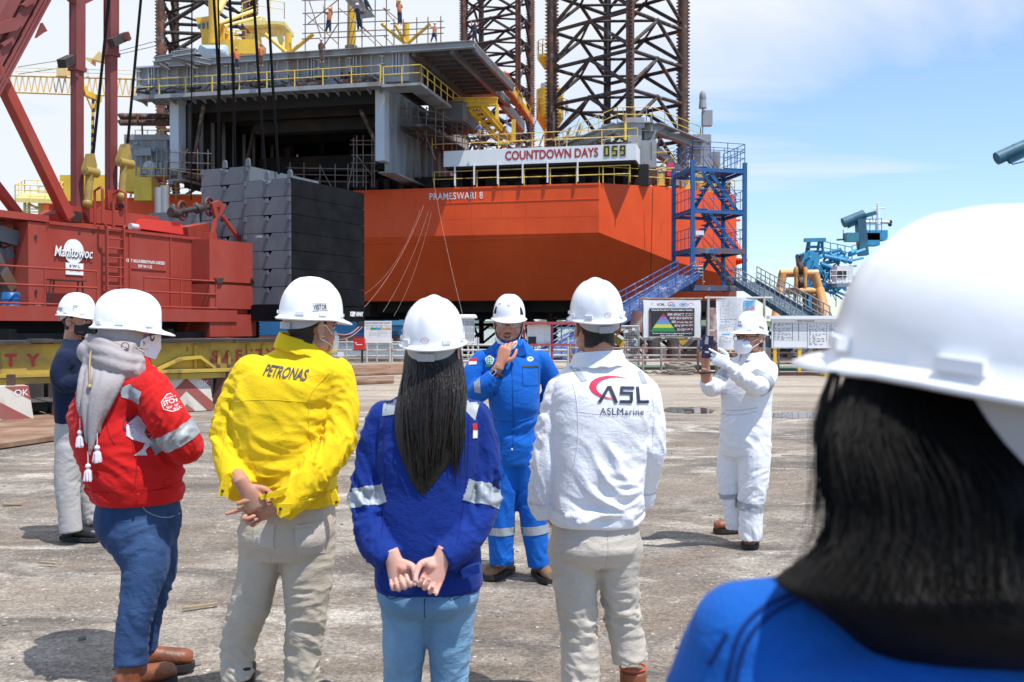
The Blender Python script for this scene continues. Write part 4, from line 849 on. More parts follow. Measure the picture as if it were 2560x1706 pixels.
# black stacks
PK = V((W(728, 600, 33).x, 33, 0))
def stack(origin, w_, l_, z0, z1, n, label):
 hb = (z1-z0)/n
 for i in range(n):
  m_ = MB(); g = 0.018; za = z0+i*hb+g; zb_ = z0+(i+1)*hb; a = origin; e1 = CVn*w_; e2 = CU*l_; nt_ = 0.11
  m_.cm = 0
  top = [(0, zb_), (0.10, zb_), (0.10, zb_+0.0), (0.42, zb_), (0.46, zb_-0.06), (0.54, zb_-0.06), (0.58, zb_), (1, zb_)]
  out_l = [a+e1*(k)+ZZ*z for k, z in [(0, za), (0, zb_), (.40, zb_), (.44, zb_-nt_), (.56, zb_-nt_), (.60, zb_), (1, zb_), (1, za), (.62, za)]]
  m_.prism(out_l, e2)
  for k in (0.03, 0.5, 0.97): m_.box(a+e1*k-CU*0.03+ZZ*(zb_-0.11), (0.10, 0.07, 0.14), Matrix.Rotation(atan2(CU.y, CU.x)-pi/2, 3, 'Z'))
  o = m_.build('counterweight_block', [cw_g], crane)
  if i == n-1:
   m_ = MB()
   for k in (.02, .5): 
    c = a+e1*k-CU*.04+ZZ*zb_; m_.prism([c+CVn*-.09, c+CVn*.09, c+CVn*.08+ZZ*.2, c+CVn*.03+ZZ*.27, c+CVn*-.03+ZZ*.27, c+CVn*-.08+ZZ*.2], CU*0.08)
   m_.build('lifting_lug', cw_g, o)
 return
stack(PK, 1.95, 4.3, 2.25, 6.45, 7, 'a'); stack(PK+CVn*2.02+CU*0.35, 2.1, 4.0, 2.25, 7.02, 8, 'b'); stack(PK+CVn*4.2+CU*0.2, 2.2, 2.0, 2.25, 5.6, 5, 'c')
m_ = MB(); a = PK+CN*0.02; L_ = CU*4.32
for i in range(7):
 za = 2.27+i*0.6; m_.prism([a+ZZ*za, a+L_+ZZ*za, a+L_+ZZ*(za+.575), a+ZZ*(za+.575)], CN*(0.02+0.004*(i % 2)))
m_.build('counterweight_face', cw_k, crane)
m_ = MB(); z0 = 1.72; m_.prism([a+CU*-.1+ZZ*z0, a+CU*4.35+ZZ*(z0-.02), a+CU*4.35+ZZ*2.24, a+CU*-.1+ZZ*2.24], CVn*3.4); m_.build('counterweight_tray', cw_k, crane)
m_ = MB(); put_text(m_, 'KEEP AWAY', a+CU*3.78+ZZ*1.98+CN*.03, CU, ZZ, 0.17, off=0.012, bold=.05, width=0.85); put_text(m_, '230083', PK+CVn*1.3-CU*.01+ZZ*4.55, -CVn, ZZ, 0.07, off=0.02); m_.build('lettering', white_t, crane)
m_ = MB(); m_.box(a+CU*4.1+ZZ*1.62, (.25, .25, .2)); m_.tube(W(740, 840, 33.5), W(742, 790, 33.5), .10); m_.build('tray_foot', iron, crane)
# roof gear: sheaves on an axle, bracket, roof box, beams
m_ = MB(); s0 = cp(432, 532, 0.3); s1 = cp(545, 514, 0.3)
m_.tube(s0, s1, 0.09, n=12); m_.tube(s0-CU*.1, s0+CU*.25, 0.16, n=12); m_.tube(cp(490, 525, .3), cp(500, 521, .3), .15, n=12); m_.build('sheave_axle', iron, crane, smooth=40)
for px, py in ((456, 527), (523, 517)):
 c = cp(px, py, 0.3); m_ = MB(); ax = (CU*0.25+CN).normalized(); e = ax.cross(ZZ).normalized(); R_ = 0.29
 m_.path([c+e*R_*cos(2*pi*k/28)+ZZ*R_*sin(2*pi*k/28) for k in range(28)], (0.045), n=8, closed=True)
 m_.path([c+e*R_*.82*cos(2*pi*k/28)+ZZ*R_*.82*sin(2*pi*k/28) for k in range(28)], (0.025), n=6, closed=True)
 for k in range(6): m_.beam(c, c+(e*cos(pi*k/3+.3)+ZZ*sin(pi*k/3+.3))*R_*.9, 0.05, 0.04)
 m_.tube(c-ax*.07, c+ax*.07, .08, n=12); m_.build('sheave', mat('sheave_iron', (0.10, 0.035, 0.03), .6, var=.2), crane, smooth=50)
m_ = MB(); k_ = [cp(x, y, 0.1) for x, y in ((530, 508), (548, 501), (562, 512), (563, 522), (552, 541), (538, 540))]; m_.prism(k_, CVn*0.12)
m_.beam(cp(540, 540, .15), cp(528, 605, .1), 0.14, 0.09); m_.beam(cp(556, 540, .15), cp(603, 605, .1), 0.13, 0.09); m_.prism([cp(524, 580, .1), cp(540, 580, .1), cp(545, 604, .1), cp(522, 604, .1)], CVn*.3)
m_.tube(cp(546, 512, .05), cp(546, 512, .35), .09, n=12); m_.build('sheave_bracket', cred, crane)
m_ = MB(); m_.prism([cp(362, 547, .3), cp(455, 557, .3), cp(459, 587, .3), cp(352, 572, .3)], CVn*1.4); m_.build('roof_box', cred_b, crane)
m_ = MB(); m_.beam(cp(455, 585, 1.5), cp(590, 558, 2.0), 0.5, 0.45); m_.build('roof_beam', cred, crane); m_ = MB(); m_.beam(cp(135, 530, .8), cp(385, 559, .8), 0.4, 0.42); m_.prism([cp(135, 535, .6), cp(150, 522, .6), cp(212, 532, .6), cp(225, 556, .6), cp(140, 552, .6)], CVn*.6); m_.build('roof_beam', cred, crane)
m_ = MB(); m_.tube(cp(190, 542, .5), cp(191, 542, .7), .15, n=16); m_.build('pivot_pin', iron, crane)
m_ = MB(); m_.tube(cp(325, 566, .5), cp(348, 570, .5), .10, n=12); m_.build('exhaust', grey_l, crane, smooth=40)
# masts, struts, boom foot
def bar(mb, p, q, w_, h_): mb.ibeam(p, q, w_, h_, 0.03, CN); mb.beam(p, q, w_*0.92, h_*.7, CN)
m_ = MB()
for px, pb, yb, ys in ((193, 193, 545, 172), (278, 278, 525, 135)):
 lo = cp(pb, yb, .9); mid = cp(px, ys, .9); hi = cp(px+2, -700, .9)
 bar(m_, lo, mid, 0.27, 0.24); bar(m_, mid-ZZ*.05, hi, 0.33, 0.30)
 m_.beam(mid-ZZ*.08, mid+ZZ*.04, 0.38, 0.36, CN)
for px, py in ((193, 188), (276, 152)): c = cp(px, py, .74); m_.tube(c, c+CVn*.02, .06, n=12)
m_.beam(cp(165, -10, .9), cp(192, 14, .9), 0.12, .12); m_.beam(cp(192, 14, .9), cp(245, -12, .9), 0.12, .12)
m_.build('mast', cred_d, crane)
m_ = MB(); m_.beam(cp(0, 195, 0.5), cp(170, 545, 0.5), 0.28, 0.30, CN); m_.beam(cp(-60, 400, 1.5), cp(52, 545, 1.5), 0.2, 0.25, CN)
m_.tube(cp(-20, 150, .4), cp(6, 210, .4), .2, n=10); m_.build('backstay', cred, crane)
m_ = MB(); BD = 0.2
for off, wd in ((-66, 34), (-22, 26), (4, 7), (14, 7), (23, 7)):
 m_.prism([cp(x, y, BD) for x, y in ((off-187-wd/2, 540), (off-187+wd/2, 540), (off+457+wd/2, -660), (off+457-wd/2, -660))], CVn*(0.5 if wd > 20 else .35))
m_.prism([cp(x, y, BD-.10) for x, y in ((-10, 62), (36, 44), (60, 60), (42, 76), (-10, 88))], CVn*.12); m_.prism([cp(x, y, BD-.1) for x, y in ((92, 95), (107, 57), (119, 78), (110, 82))], CVn*.1)
m_.prism([cp(x, y, BD-.1) for x, y in ((5, 110), (32, 93), (36, 100), (10, 117))], CVn*.1); m_.prism([cp(x, y, BD-.1) for x, y in ((55, 12), (82, -5), (90, 4), (66, 18))], CVn*.1)
m_.build('boom_foot', cred_d, crane)
for a, b_ in ((cp(154, 160, .6), cp(180, 148, .9)), (cp(277, 108, .6), cp(318, 90, .6))): MB().beam(a, b_, .24, .24).build('timber_block', iron, crane)
m_ = MB(); c = cp(318, 92, .45); m_.box(c, (.12, .15, .22)); m_.build('block_end', cred_d, crane)
m_ = MB()            # mast foot: twin plates with pins
for px in (282, 303): m_.prism([cp(px-13, 475, .7), cp(px+9, 475, .7), cp(px+13, 515, .7), cp(px+4, 528, .7), cp(px-10, 522, .7)], CVn*.10)
m_.prism([cp(275, 530, .72), cp(310, 530, .72), cp(315, 565, .72), cp(270, 555, .72)], CVn*.2)
m_.build('mast_foot', cred, crane)
m_ = MB(); 
for px, py in ((282, 511), (304, 516)): m_.tube(cp(px, py, .62), cp(px, py, .75), .075, n=12); 
m_.build('foot_pin', iron, crane)
# wire pendants with yellow sockets
m_ = MB()
for x0, y0, x1, y1, r_ in ((353, -10, 319, 360, .045), (262, 100, 233, 385, .045), (480, -10, 478, 500, .022)): m_.tube(cp(x0+(x0-x1)*1.5, y0+(y0-y1)*1.5, .5), cp(x1, y1, .5), r_)
m_.build('pendant_rope', rope_m, crane)
for x, y, k in ((314, 360, 1), (228, 384, .95)):
 m_ = MB()
 m_.prism([cp(x-3, y, .42), cp(x+9*k, y, .42), cp(x+16*k, y+32*k, .42), cp(x+13*k, y+48*k, .42), cp(x-14*k, y+48*k, .42), cp(x-15*k, y+38*k, .42)], CVn*.18)
 m_.tube(cp(x-18*k, y+45*k, .5), cp(x+16*k, y+52*k, .5), .14, n=14)
 m_.beam(cp(x-2*k, y+48*k, .5), cp(x-5*k, y+72*k, .5), .18)
 m_.tube(cp(x-5*k, y+70*k, .5), cp(x-9*k, y+125*k, .5), .11, n=12); m_.ellipsoid(cp(x-10*k, y+132*k, .5), .14)
 m_.build('rope_socket', hook_y, crane, smooth=35)
m_ = MB(); mk = MB()
for i in range(17): (m_ if i % 2 else mk).tube(cp(233-i*.2, 250+i*10.5, .85), cp(232.8-i*.2, 250+(i+1)*10.5, .85), 0.045, n=8)
m_.prism([cp(208, 218, .8), cp(216, 215, .8), cp(222, 228, .8), cp(256, 243, .8), cp(255, 256, .8), cp(215, 238, .8)], CVn*.15); m_.beam(cp(216, 240, .85), cp(232, 278, .85), .04); m_.beam(cp(243, 250, .85), cp(236, 280, .85), .04)
m_.build('spreader', yel, crane); mk.build('spreader_stripe', black_m, crane)
# hoist ropes passing in front of the rig
m_ = MB(); TOPV = 3.0
for pts in (((534, -10), (546, 180), (547, 500)), ((545, -10), (550, 190), (547, 500)), ((574, -10), (583, 180), (588, 430)), ((634, -10), (648, 220), (664, 440)), ((669, -10), (683, 230), (697, 436))):
 P = [CO+CU*8+CN*0+V((0, 0, 0))]*0
 pts = ((pts[0][0]*4-pts[1][0]*3, pts[0][1]*4-pts[1][1]*3), *pts); pp = [W(x, y, 34.5+(y/500)*1.0) for x, y in pts]; m_.path(pp, 0.05 if pts[1][0] != 545 else .03, n=6)
m_.build('hoist_rope', rope_m, crane)
# undercarriage
m_ = MB(); cbox(m_, cu_(-80), cu_(600), 0.6, 2.6, 0.7, ZC0-0.33); cbox(m_, cu_(-90), cu_(560), -1.2, 3.2, 0.35, 0.95); cbox(m_, cu_(-80), cu_(600), -0.5, 0.4, 1.05, 1.35)
m_.build('car_body', car_black, crane)
for sgn, v0 in ((0, -2.2), (1, 3.4)):
 m_ = MB(); 
 for k in range(44):
  u = -4+k*0.30; m_.box(CW(u, v0, 1.12), (0.26, 1.0, 0.07), Matrix.Rotation(atan2(CU.y, CU.x), 3, 'Z')); m_.box(CW(u, v0, 0.06), (0.26, 1.0, 0.08), Matrix.Rotation(atan2(CU.y, CU.x), 3, 'Z'))
 m_.beam(CW(-4, v0, .58), CW(9, v0, .58), .6, .75); m_.build('crawler_track', iron, crane)
m_ = MB(); 
for k in range(10): m_.beam(CW(-1.5+k*.8, -3.2, 1.10), CW(-1.2+k*.8, -.8, 1.14), .6, .05)
m_.build('deck_plank', rust, crane)
# yellow SAFETY girder on chevron blocks
gy_m = mat('girder_yellow', (0.50, 0.34, 0.045), 0.65, c2=(0.27, 0.175, 0.05), cut=0.51, soft=0.08, scale=1.3, stretch=(.5, .5, .8), var=0.15, c3=(0.13, 0.075, 0.04), cut3=0.585, scale3=1.7, stretch3=(1, 1, .3))
GA = W(0, 890, 16.3); GB = W(640, 875, 19.0); GU = V((GB.x-GA.x, GB.y-GA.y, 0)).normalized(); GN = V((GU.y, -GU.x, 0)); G0 = V((GA.x, GA.y, 0))
def gpt(px, py, v=0.0):
 r = ray(px, py); k = (G0-GN*v-CAMP).dot(GN)/r.dot(GN); return CAMP+r*k
def gs(u, v, z): return G0+GU*u-GN*v+ZZ*z
gird = thing("girder", "long dirty yellow steel girder lettered SAFETY resting on the chevron blocks", 'girder', gs(2, .2, .6))
zt_ = gpt(0, 862).z; zb_ = gpt(0, 935).z
m_ = MB(); m_.beam(gs(-4, .25, (zt_+zb_)/2), gs(4.9, .25, (zt_+zb_)/2), .5, zt_-zb_); GB_ = m_.build('web', gy_m, gird)
m_ = MB(); m_.beam(gs(-4, .2, zt_+.035), gs(4.9, .2, zt_+.035), .75, .06); 
for px in (100, 415, 600): m_.box(gpt(px, 855, 0)+ZZ*.02, (.35, .4, .06), Matrix.Rotation(atan2(GU.y, GU.x), 3, 'Z'))
m_.build('top_flange', iron, gird)
m_ = MB(); m_.beam(gs(-4, .12, zb_-.03), gs(4.9, .12, zb_-.03), .8, .055); m_.beam(gs(-4, .0, zb_-.12), gs(4.9, .0, zb_-.12), .45, .10); m_.build('bottom_flange', gy_m, gird)
m_ = MB(); 
m_.prism([gpt(380, 925, -.03), gpt(448, 893, -.03), gpt(498, 889, -.03), gpt(535, 918, -.03), gpt(530, 922, -.03), gpt(496, 897, -.03), gpt(448, 901, -.03), gpt(390, 928, -.03)], GN*.12)
m_.build('bracket', gy_m, gird)
for px, a, b_ in ((490, 862, 920), (622, 862, 920), (660, 862, 920), (548, 880, 912), (574, 880, 912)): MB().beam(gpt(px, a, -.03), gpt(px, b_, -.03), .05, .06).build('stiffener', gy_m, gird)
m_ = MB()
for ch, px, py in (('T', 27, 902), ('Y', 83, 901)): put_text(m_, ch, gpt(px, py, -.012), GU, ZZ, .215, off=0, bold=.035)
for ch, px, py in zip('SAFETY', (538, 569, 598, 624, 650, 676), (891, 890, 889, 888, 887, 886)): put_text(m_, ch, gpt(px, py, -.012), GU, ZZ, .215, off=0, bold=.025)
put_text(m_, '3', gpt(468, 874, -.012), GU, ZZ, .075, off=0, bold=.02); m_.build('lettering', red_t, gird)
# chevron blocks
cwhite = mat('block_white_paint', (0.60, 0.55, 0.47), 0.8, c2=(0.30, 0.20, 0.13), cut=0.57, soft=0.10, scale=2.6, stretch=(1, 1, .22), var=.12)
cstripe = mat('block_red_stripe', (0.30, 0.075, 0.06), 0.75, c2=(0.22, 0.12, 0.09), cut=.58, scale=2.2, stretch=(1, 1, .3), var=.15)
def block(label, px0, px1, py0, py1, d, stripes, depth=.9):
 a = W(px0, py1, d); L_ = W(px1, py1, d).x-a.x; z1 = W(px0, py0, d).z; e = GU*1.0; 
 t = thing('concrete_block', label, 'concrete block', (a.x+L_/2, d+.4, 0), group='red and white chevron blocks under the girder')
 m_ = MB(); p = [V((a.x, d, 0)), V((a.x, d, 0))+e*L_*1.08]
 tap = .07
 m_.loft([[p[0], p[1], p[1]-GN*depth, p[0]-GN*depth], [p[0]+GU*tap+ZZ*z1-GN*.05, p[1]-GU*tap+ZZ*z1-GN*.05, p[1]-GU*tap+ZZ*z1-GN*(depth-.05), p[0]+GU*tap+ZZ*z1-GN*(depth-.05)]]); m_.build('block', cwhite, t)
 m_ = MB(); n_ = (ZZ*.05/z1).length
 def fp(u, k): return p[0]+(p[1]-p[0])*(u*(1-2*tap/(L_*1.08)*k)+tap/(L_*1.08)*k)+ZZ*z1*k-GN*(.05*k)+GN*.006
 for s_ in stripes: m_.add([fp(*q_) for q_ in s_], [tuple(range(len(s_)))])
 m_.build('chevron', cstripe, t)
 m_ = MB(); put_text(m_, 'OK', fp(.85, .82)+GN*.004, GU, ZZ, .10, off=0.0); m_.build('chalk_mark', white_t, t)
 m_ = MB(); m_.beam(fp(.25, 1)-GN*.2, fp(.25, 1)-GN*.2+ZZ*.18, .10); m_.beam(fp(.72, 1)-GN*.2, fp(.72, 1)-GN*.2+ZZ*.18, .10); m_.build('support_stub', rust, t)
block('red and white chevron block at the left edge marked OK', -75, 62, 970, 1066, 15.4, ([(0, .95), (.0, .62), (.62, 0), (.98, 0), (.98, .10)], [(.55, 1), (1, .62), (1, 1)], [(0, .3), (0, .0), (.3, 0)]))
block('red and white chevron block between the red jacket and the yellow jacket', 398, 528, 948, 1030, 17.7, ([(0, .25), (0, 0), (.12, 0), (.5, .62), (.88, 0), (1, 0), (1, .25), (.5, 1)], [(0, 1), (0, .75), (.15, 1)], [(1, .70), (.80, 1), (1, 1)], [(.35, 0), (.5, .22), (.65, 0)]))
def stand(label, poly, d):
 m_ = MB(); c = W(poly[0][0], 1000, d); m_.prism([W(x, y, d) for x, y in poly], V((.0, .5, 0))); m_.prism([W(x, y, d) for x, y in ((poly[0][0]-4, poly[0][1]), (poly[1][0]+4, poly[1][1]), (poly[1][0]+4, poly[1][1]+5), (poly[0][0]-4, poly[0][1]+5))], V((0, .56, 0)))
 tag(m_.build('steel_stand', mat('stand_rust', (0.115, 0.04, 0.028), .7, var=.25, vscale=2), loc=(c.x, c.y, 0)), label, 'stand', 'dark rusty stands under the girder')
stand('dark rusty red stand behind the man in navy', [(136, 952), (163, 952), (160, 1047), (128, 1047)], 16.5)
stand('dark rusty red stand beside the yellow jacket man', [(545, 925), (600, 925), (600, 1012), (530, 1012)], 18.4)
m_ = MB(); 
for k in range(16): m_.box(gs(-1+k*.30, 1.6, .12+.0*k), (.26, 1.3, .16), Matrix.Rotation(atan2(GU.y, GU.x), 3, 'Z'))
for k in range(16): m_.box(gs(-1+k*.42, 3.2, .25), (.34, .9, .4), Matrix.Rotation(atan2(GU.y, GU.x), 3, 'Z'))
tag(m_.build('track_pads', iron, loc=gs(1, 2, 0)), 'row of dark iron track pads lying on the ground under the girder', 'track pads')
bt = MB(); bt.box(W(10, 843, 20), (.35, .3, .32)); bt.box(W(408, 840, 22), (.35, .3, .3)); o = bt.build('battery_box', cw_k, loc=W(10, 843, 20)); tag(o, 'small black box with white digits on the girder at the left edge', 'box')
# ================================================================ quay side: fences, boards, stair tower, gangways, vessels
steel_r = mat('rusty_rail', (0.27, 0.15, 0.11), 0.7, c2=(0.42, 0.38, 0.34), cut=.55, scale=1.2, var=.2)
steel_w = mat('pale_rail', (0.50, 0.49, 0.47), 0.6, c2=(0.30, 0.20, 0.14), cut=.58, scale=1.3, var=.15)
green_p = mat('green_pipe_paint', (0.05, 0.13, 0.10), 0.5, c2=(.16, .10, .07), cut=.6, var=.15)
board_w = mat('white_board', (0.76, 0.77, 0.78), 0.55, var=.03)
ink = mat('print_ink', (0.06, 0.06, 0.07), 0.7, var=.1); ink_g = mat('print_grey', (0.42, 0.43, 0.45), .7, var=.05)
XX = V((1, 0, 0))
def fence(name, label, pts, zs, r, posts, hh, m__, gp=None):
 a = V(pts[0]); t = thing(name, label, 'fence', (a.x, a.y, 0), group=gp)
 m_ = MB(); L_ = (V(pts[1])-a)
 for z in zs: m_.tube(V(pts[0])+ZZ*z, V(pts[1])+ZZ*z, r, n=8)
 m_.build('rail', m__, t, smooth=40)
 for k in posts: m_ = MB(); p = a+L_*k; m_.tube(p, p+ZZ*hh, r*1.1, n=8); m_.build('post', m__, t, smooth=40)
 return t
fx = lambda px, d: W(px, 850, d).x
fence('tube_fence', 'pale tube fence along the quay behind the colour code board', [(fx(828, 42.6), 42.6, 0), (fx(1170, 42.6), 42.6, 0)], (0.25, 0.5, 0.85), .035, [i/9 for i in range(10)], 1.0, steel_w)
fence('tube_fence', 'pale tube fence behind the speaker in the blue coverall', [(fx(1150, 38), 38, 0), (fx(1420, 38), 38, 0)], (.2, .42, .62, .82), .04, [i/6 for i in range(7)], 1.1, steel_w)
fence('tube_fence', 'rusty tube fence with green base pipe below the pyramid banner', [(fx(1425, 32.6), 32.6, 0), (fx(1790, 32.6), 32.6, 0)], (.42, .58, .82), .032, [i/8 for i in range(9)], .95, steel_r)
fence('tube_fence', 'rusty tube fence below the white notice board at the right', [(fx(1795, 31.8), 31.8, 0), (fx(2300, 31.8), 31.8, 0)], (.35, .50, .68), .032, [i/10 for i in range(11)], .85, steel_r)
m_ = MB(); m_.tube((fx(1425, 33), 33, .17), (fx(1800, 33), 33, .17), .085, n=12); m_.tube((fx(1800, 32.2), 32.2, .17), (fx(2310, 32.2), 32.2, .17), .085, n=12)
tag(m_.build('base_pipe', green_p, smooth=40, loc=(fx(1425, 33), 33, .17)), 'long dark green pipe lying along the foot of the quay fence', 'pipe')
m_ = MB(); m_.box2((fx(1800, 31.4), 31.2, 0.01), (fx(2320, 31.4), 31.5, 0.09)); m_.box2((fx(1640, 32), 31.9, 0.01), (fx(1800, 32), 32.1, 0.08)); tag(m_.build('kerb_timber', rust, loc=(fx(1800, 31), 31.3, 0)), 'low rusty timber kerb along the quay at the right', 'kerb')
m_ = MB(); m_.box(W(2080, 938, 30.8)+ZZ*.12, (.6, .5, .35)); m_.tube(W(2080, 938, 30.8), W(2080, 920, 30.8), .12, n=12); tag(m_.build('bollard', yel, smooth=40, loc=W(2080, 938, 30.8)), 'yellowish bollard at the quay edge just left of the blurred helmet', 'bollard')
# helpers for boards
class Board:
 def __init__(s, px0, px1, py0, py1, d): s.a = W(px0, py1, d); s.b = W(px1, py0, d); s.w = s.b.x-s.a.x; s.h = s.b.z-s.a.z; s.d = d
 def p(s, u, v, k=0.0): return V((s.a.x+u*s.w, s.d-k, s.a.z+v*s.h))
 def rect(s, mb, u0, v0, u1, v1, k): return mb.add([s.p(u0, v0, k), s.p(u1, v0, k), s.p(u1, v1, k), s.p(u0, v1, k)], [(0, 1, 2, 3)])
 def slab(s, mb, u0, v0, u1, v1, k, t=.03): return mb.box2(s.p(u0, v0, k), s.p(u1, v1, k-t))
 def text(s, mb, txt, u, v, h, w_, k=.012, **kw): return put_text(mb, txt, s.p(u, v, k), XX, ZZ, h*s.h, off=0, width=w_*s.w, **kw)
def lines(B, mb, u0, u1, v0, v1, n, th, k, seed=1, gap=0.0):
 r_ = random.Random(seed)
 for i in range(n):
  v = v1-(v1-v0)*(i+.5)/n; u = u0
  while u < u1-.01:
   L_ = r_.uniform(.02, .07)*(u1-u0)*3; e = min(u1, u+L_); B.rect(mb, u, v-th/2, e, v+th/2, k); u = e+.012+r_.random()*.012
   if r_.random() < .12: break
# colour code board
B = Board(911, 979, 803, 858, 42); t = thing('notice_board', 'white notice board headed COLOR CODE with a green blue orange pink bar', 'notice board', (B.p(.5, 0).x, 42, 0))
m_ = MB(); B.slab(m_, 0, 0, 1, 1, .02); PB = m_.build('panel', board_w, t)
m_ = MB(); B.text(m_, 'COLOR CODE FOR WEST VIGILANT', .5, .91, .07, .92, k=.026, bold=.02); B.text(m_, 'PERIOD  SEP DEC JAN APR MAY AUG', .42, .80, .05, .76, k=.026); B.text(m_, 'YEAR   2021   2022   2023', .36, .74, .045, .62, k=.026); B.text(m_, 'REJECT', .89, .77, .05, .17, k=.026); B.text(m_, 'COLOR', .11, .65, .05, .14, k=.026); m_.build('lettering', ink, PB)
for u0, u1, c in ((.22, .41, (.03, .28, .13)), (.41, .61, (.04, .30, .62)), (.61, .80, (.70, .42, .10)), (.80, .98, (.66, .28, .33))): m_ = MB(); B.rect(m_, u0, .60, u1, .70, .026); m_.build('colour_field', mat('field', c, .6, var=0), PB)
m_ = MB(); lines(B, m_, .2, .45, .3, .55, 6, .012, .026, 3); lines(B, m_, .52, .95, .3, .55, 6, .010, .026, 5)
for u in (.18, .48, .50, .97): B.rect(m_, u, .28, u+.006, .56, .027)
m_.build('small_print', ink_g, PB)
m_ = MB()
for u in (.08, .93): m_.tube(B.p(u, 0, -.02), V((B.p(u, 0).x, 42.02, 0)), .045, n=8)
m_.tube(B.p(-.1, -.06, -.02), B.p(1.4, -.06, -.02), .03, n=8); m_.build('leg', steel_w, t)
# red box
B = Board(884, 911, 847, 873, 41.6); t = thing('red_box', 'small red box with white lettering on a thin stand beside the colour code board', 'box', (B.p(.5, 0).x, 41.6, 0))
m_ = MB(); m_.box2(B.p(0, 0, 0), B.p(1, 1, -.3)); PB = m_.build('case', mat('signal_red', (.62, .02, .025), .45, var=.05), t)
m_ = MB(); lines(B, m_, .12, .9, .50, .68, 1, .09, .004, 2); lines(B, m_, .22, .8, .36, .5, 1, .08, .004, 9); m_.build('lettering', white_t, PB)
m_ = MB(); m_.box2(B.p(-.1, -.12, .02), B.p(1.1, -.04, -.35)); m_.tube(B.p(.75, -.1, -.15), V((B.p(.75, 0).x, 41.75, 0)), .04); m_.build('stand', iron, t)
m_ = MB(); B = Board(845, 860, 880, 892, 42.4); B.slab(m_, 0, 0, 1, 1, .1); o = tag(m_.build('fence_tag', board_w, loc=B.p(.5, .5)), 'small white tag on the fence right of the yellow jacket', 'sign')
# white notice cabinet with little roof
B = Board(1150, 1186, 796, 858, 41.8); t = thing('notice_cabinet', 'narrow white notice cabinet with a small roof right of the long haired woman', 'notice board', (B.p(.5, 0).x, 41.8, 0))
m_ = MB(); B.slab(m_, 0, 0, 1, 1, .05, .14); m_.box2(B.p(-.12, 1.0, .15), B.p(1.18, 1.08, -.2)); m_.prism([B.p(-.12, 1.08, .15), B.p(1.18, 1.08, .15), B.p(1.05, 1.15, 0), B.p(0, 1.15, 0)], (0, .2, 0)); PB = m_.build('case', board_w, t)
m_ = MB(); 
for u in (.1, .42, .72): 
 for v in (.15, .42, .70): B.rect(m_, u, v, u+.22, v+.2, .054)
m_.build('paper', ink_g, PB)
m_ = MB()
for u in (.06, .38, .68, .95): B.rect(m_, u, .1, u+.02, .93, .058)
for v in (.1, .37, .65, .93): B.rect(m_, .06, v, .97, v+.012, .061)
m_.build('frame', ink, PB)
m_ = MB(); m_.tube(B.p(.12, 0, 0), V((B.p(.12, 0).x, 41.8, 0)), .05); m_.tube(B.p(.88, 0, 0), V((B.p(.88, 0).x, 41.8, 0)), .05); m_.build('leg', steel_w, t)
# shelter with red roof rail and papers
redr = mat('shelter_red', (.36, .06, .07), .55, var=.15)
B = Board(1308, 1432, 812, 862, 36); t = thing('notice_shelter', 'red roofed notice stand with white papers behind the speaker shoulder', 'notice board', (B.p(.5, 0).x, 36, 0))
m_ = MB(); m_.box2(B.p(-.02, 1.0, .3), B.p(1.25, 1.14, -.3)); m_.box2(B.p(0, -.06, .1), B.p(1.25, .04, -.1)); m_.build('roof', redr, t)
m_ = MB(); B.slab(m_, .08, .05, .56, .98, .0); PB = m_.build('panel', board_w, t)
m_ = MB(); 
for u0, v0, u1, v1 in ((.12, .5, .26, .9), (.28, .55, .38, .92), (.41, .08, .54, .44), (.41, .5, .54, .9)): B.rect(m_, u0, v0, u1, v0+.012, .004); B.rect(m_, u0, v1, u1, v1+.012, .004); lines(B, m_, u0+.01, u1-.01, v0+.05, v1-.06, 5, .012, .005, int(u0*100))
m_.build('paper', ink_g, PB)
m_ = MB(); B.slab(m_, .10, .05, .26, .40, .02, .02); m_.build('plastic_holder', iron, t)
m_ = MB()
for u in (.02, .58, 1.2): m_.tube(B.p(u, 1.0, 0), V((B.p(u, 0).x, 36, 0)), .045)
m_.build('post', redr, t)
# wire mesh panel right of the white jacket
B = Board(1560, 1597, 816, 926, 33.4); t = thing('mesh_panel', 'grey square mesh gate panel right of the white jacket man', 'mesh panel', (B.p(.5, 0).x, 33.4, 0))
m_ = MB(); n = 9
for i in range(n+1): m_.tube(B.p(i/n, 0), B.p(i/n, 1), .008, n=5)
for i in range(27): m_.tube(B.p(0, i/26), B.p(1, i/26), .008, n=5)
m_.build('mesh', steel_w, t); m_ = MB(); m_.tube(B.p(1, -.08), B.p(1, 1), .035); m_.tube(B.p(-1.6, 1), B.p(1, 1), .03); m_.tube(B.p(-.2, 0), B.p(1, 0), .03); m_.build('frame', steel_w, t)
m_ = MB()
for u, v in ((.1, .85), (.55, .9), (.7, .55), (.2, .45)): B.slab(m_, u, v, u+.18, v+.06, .03, .02)
m_.build('tag', board_w, t)
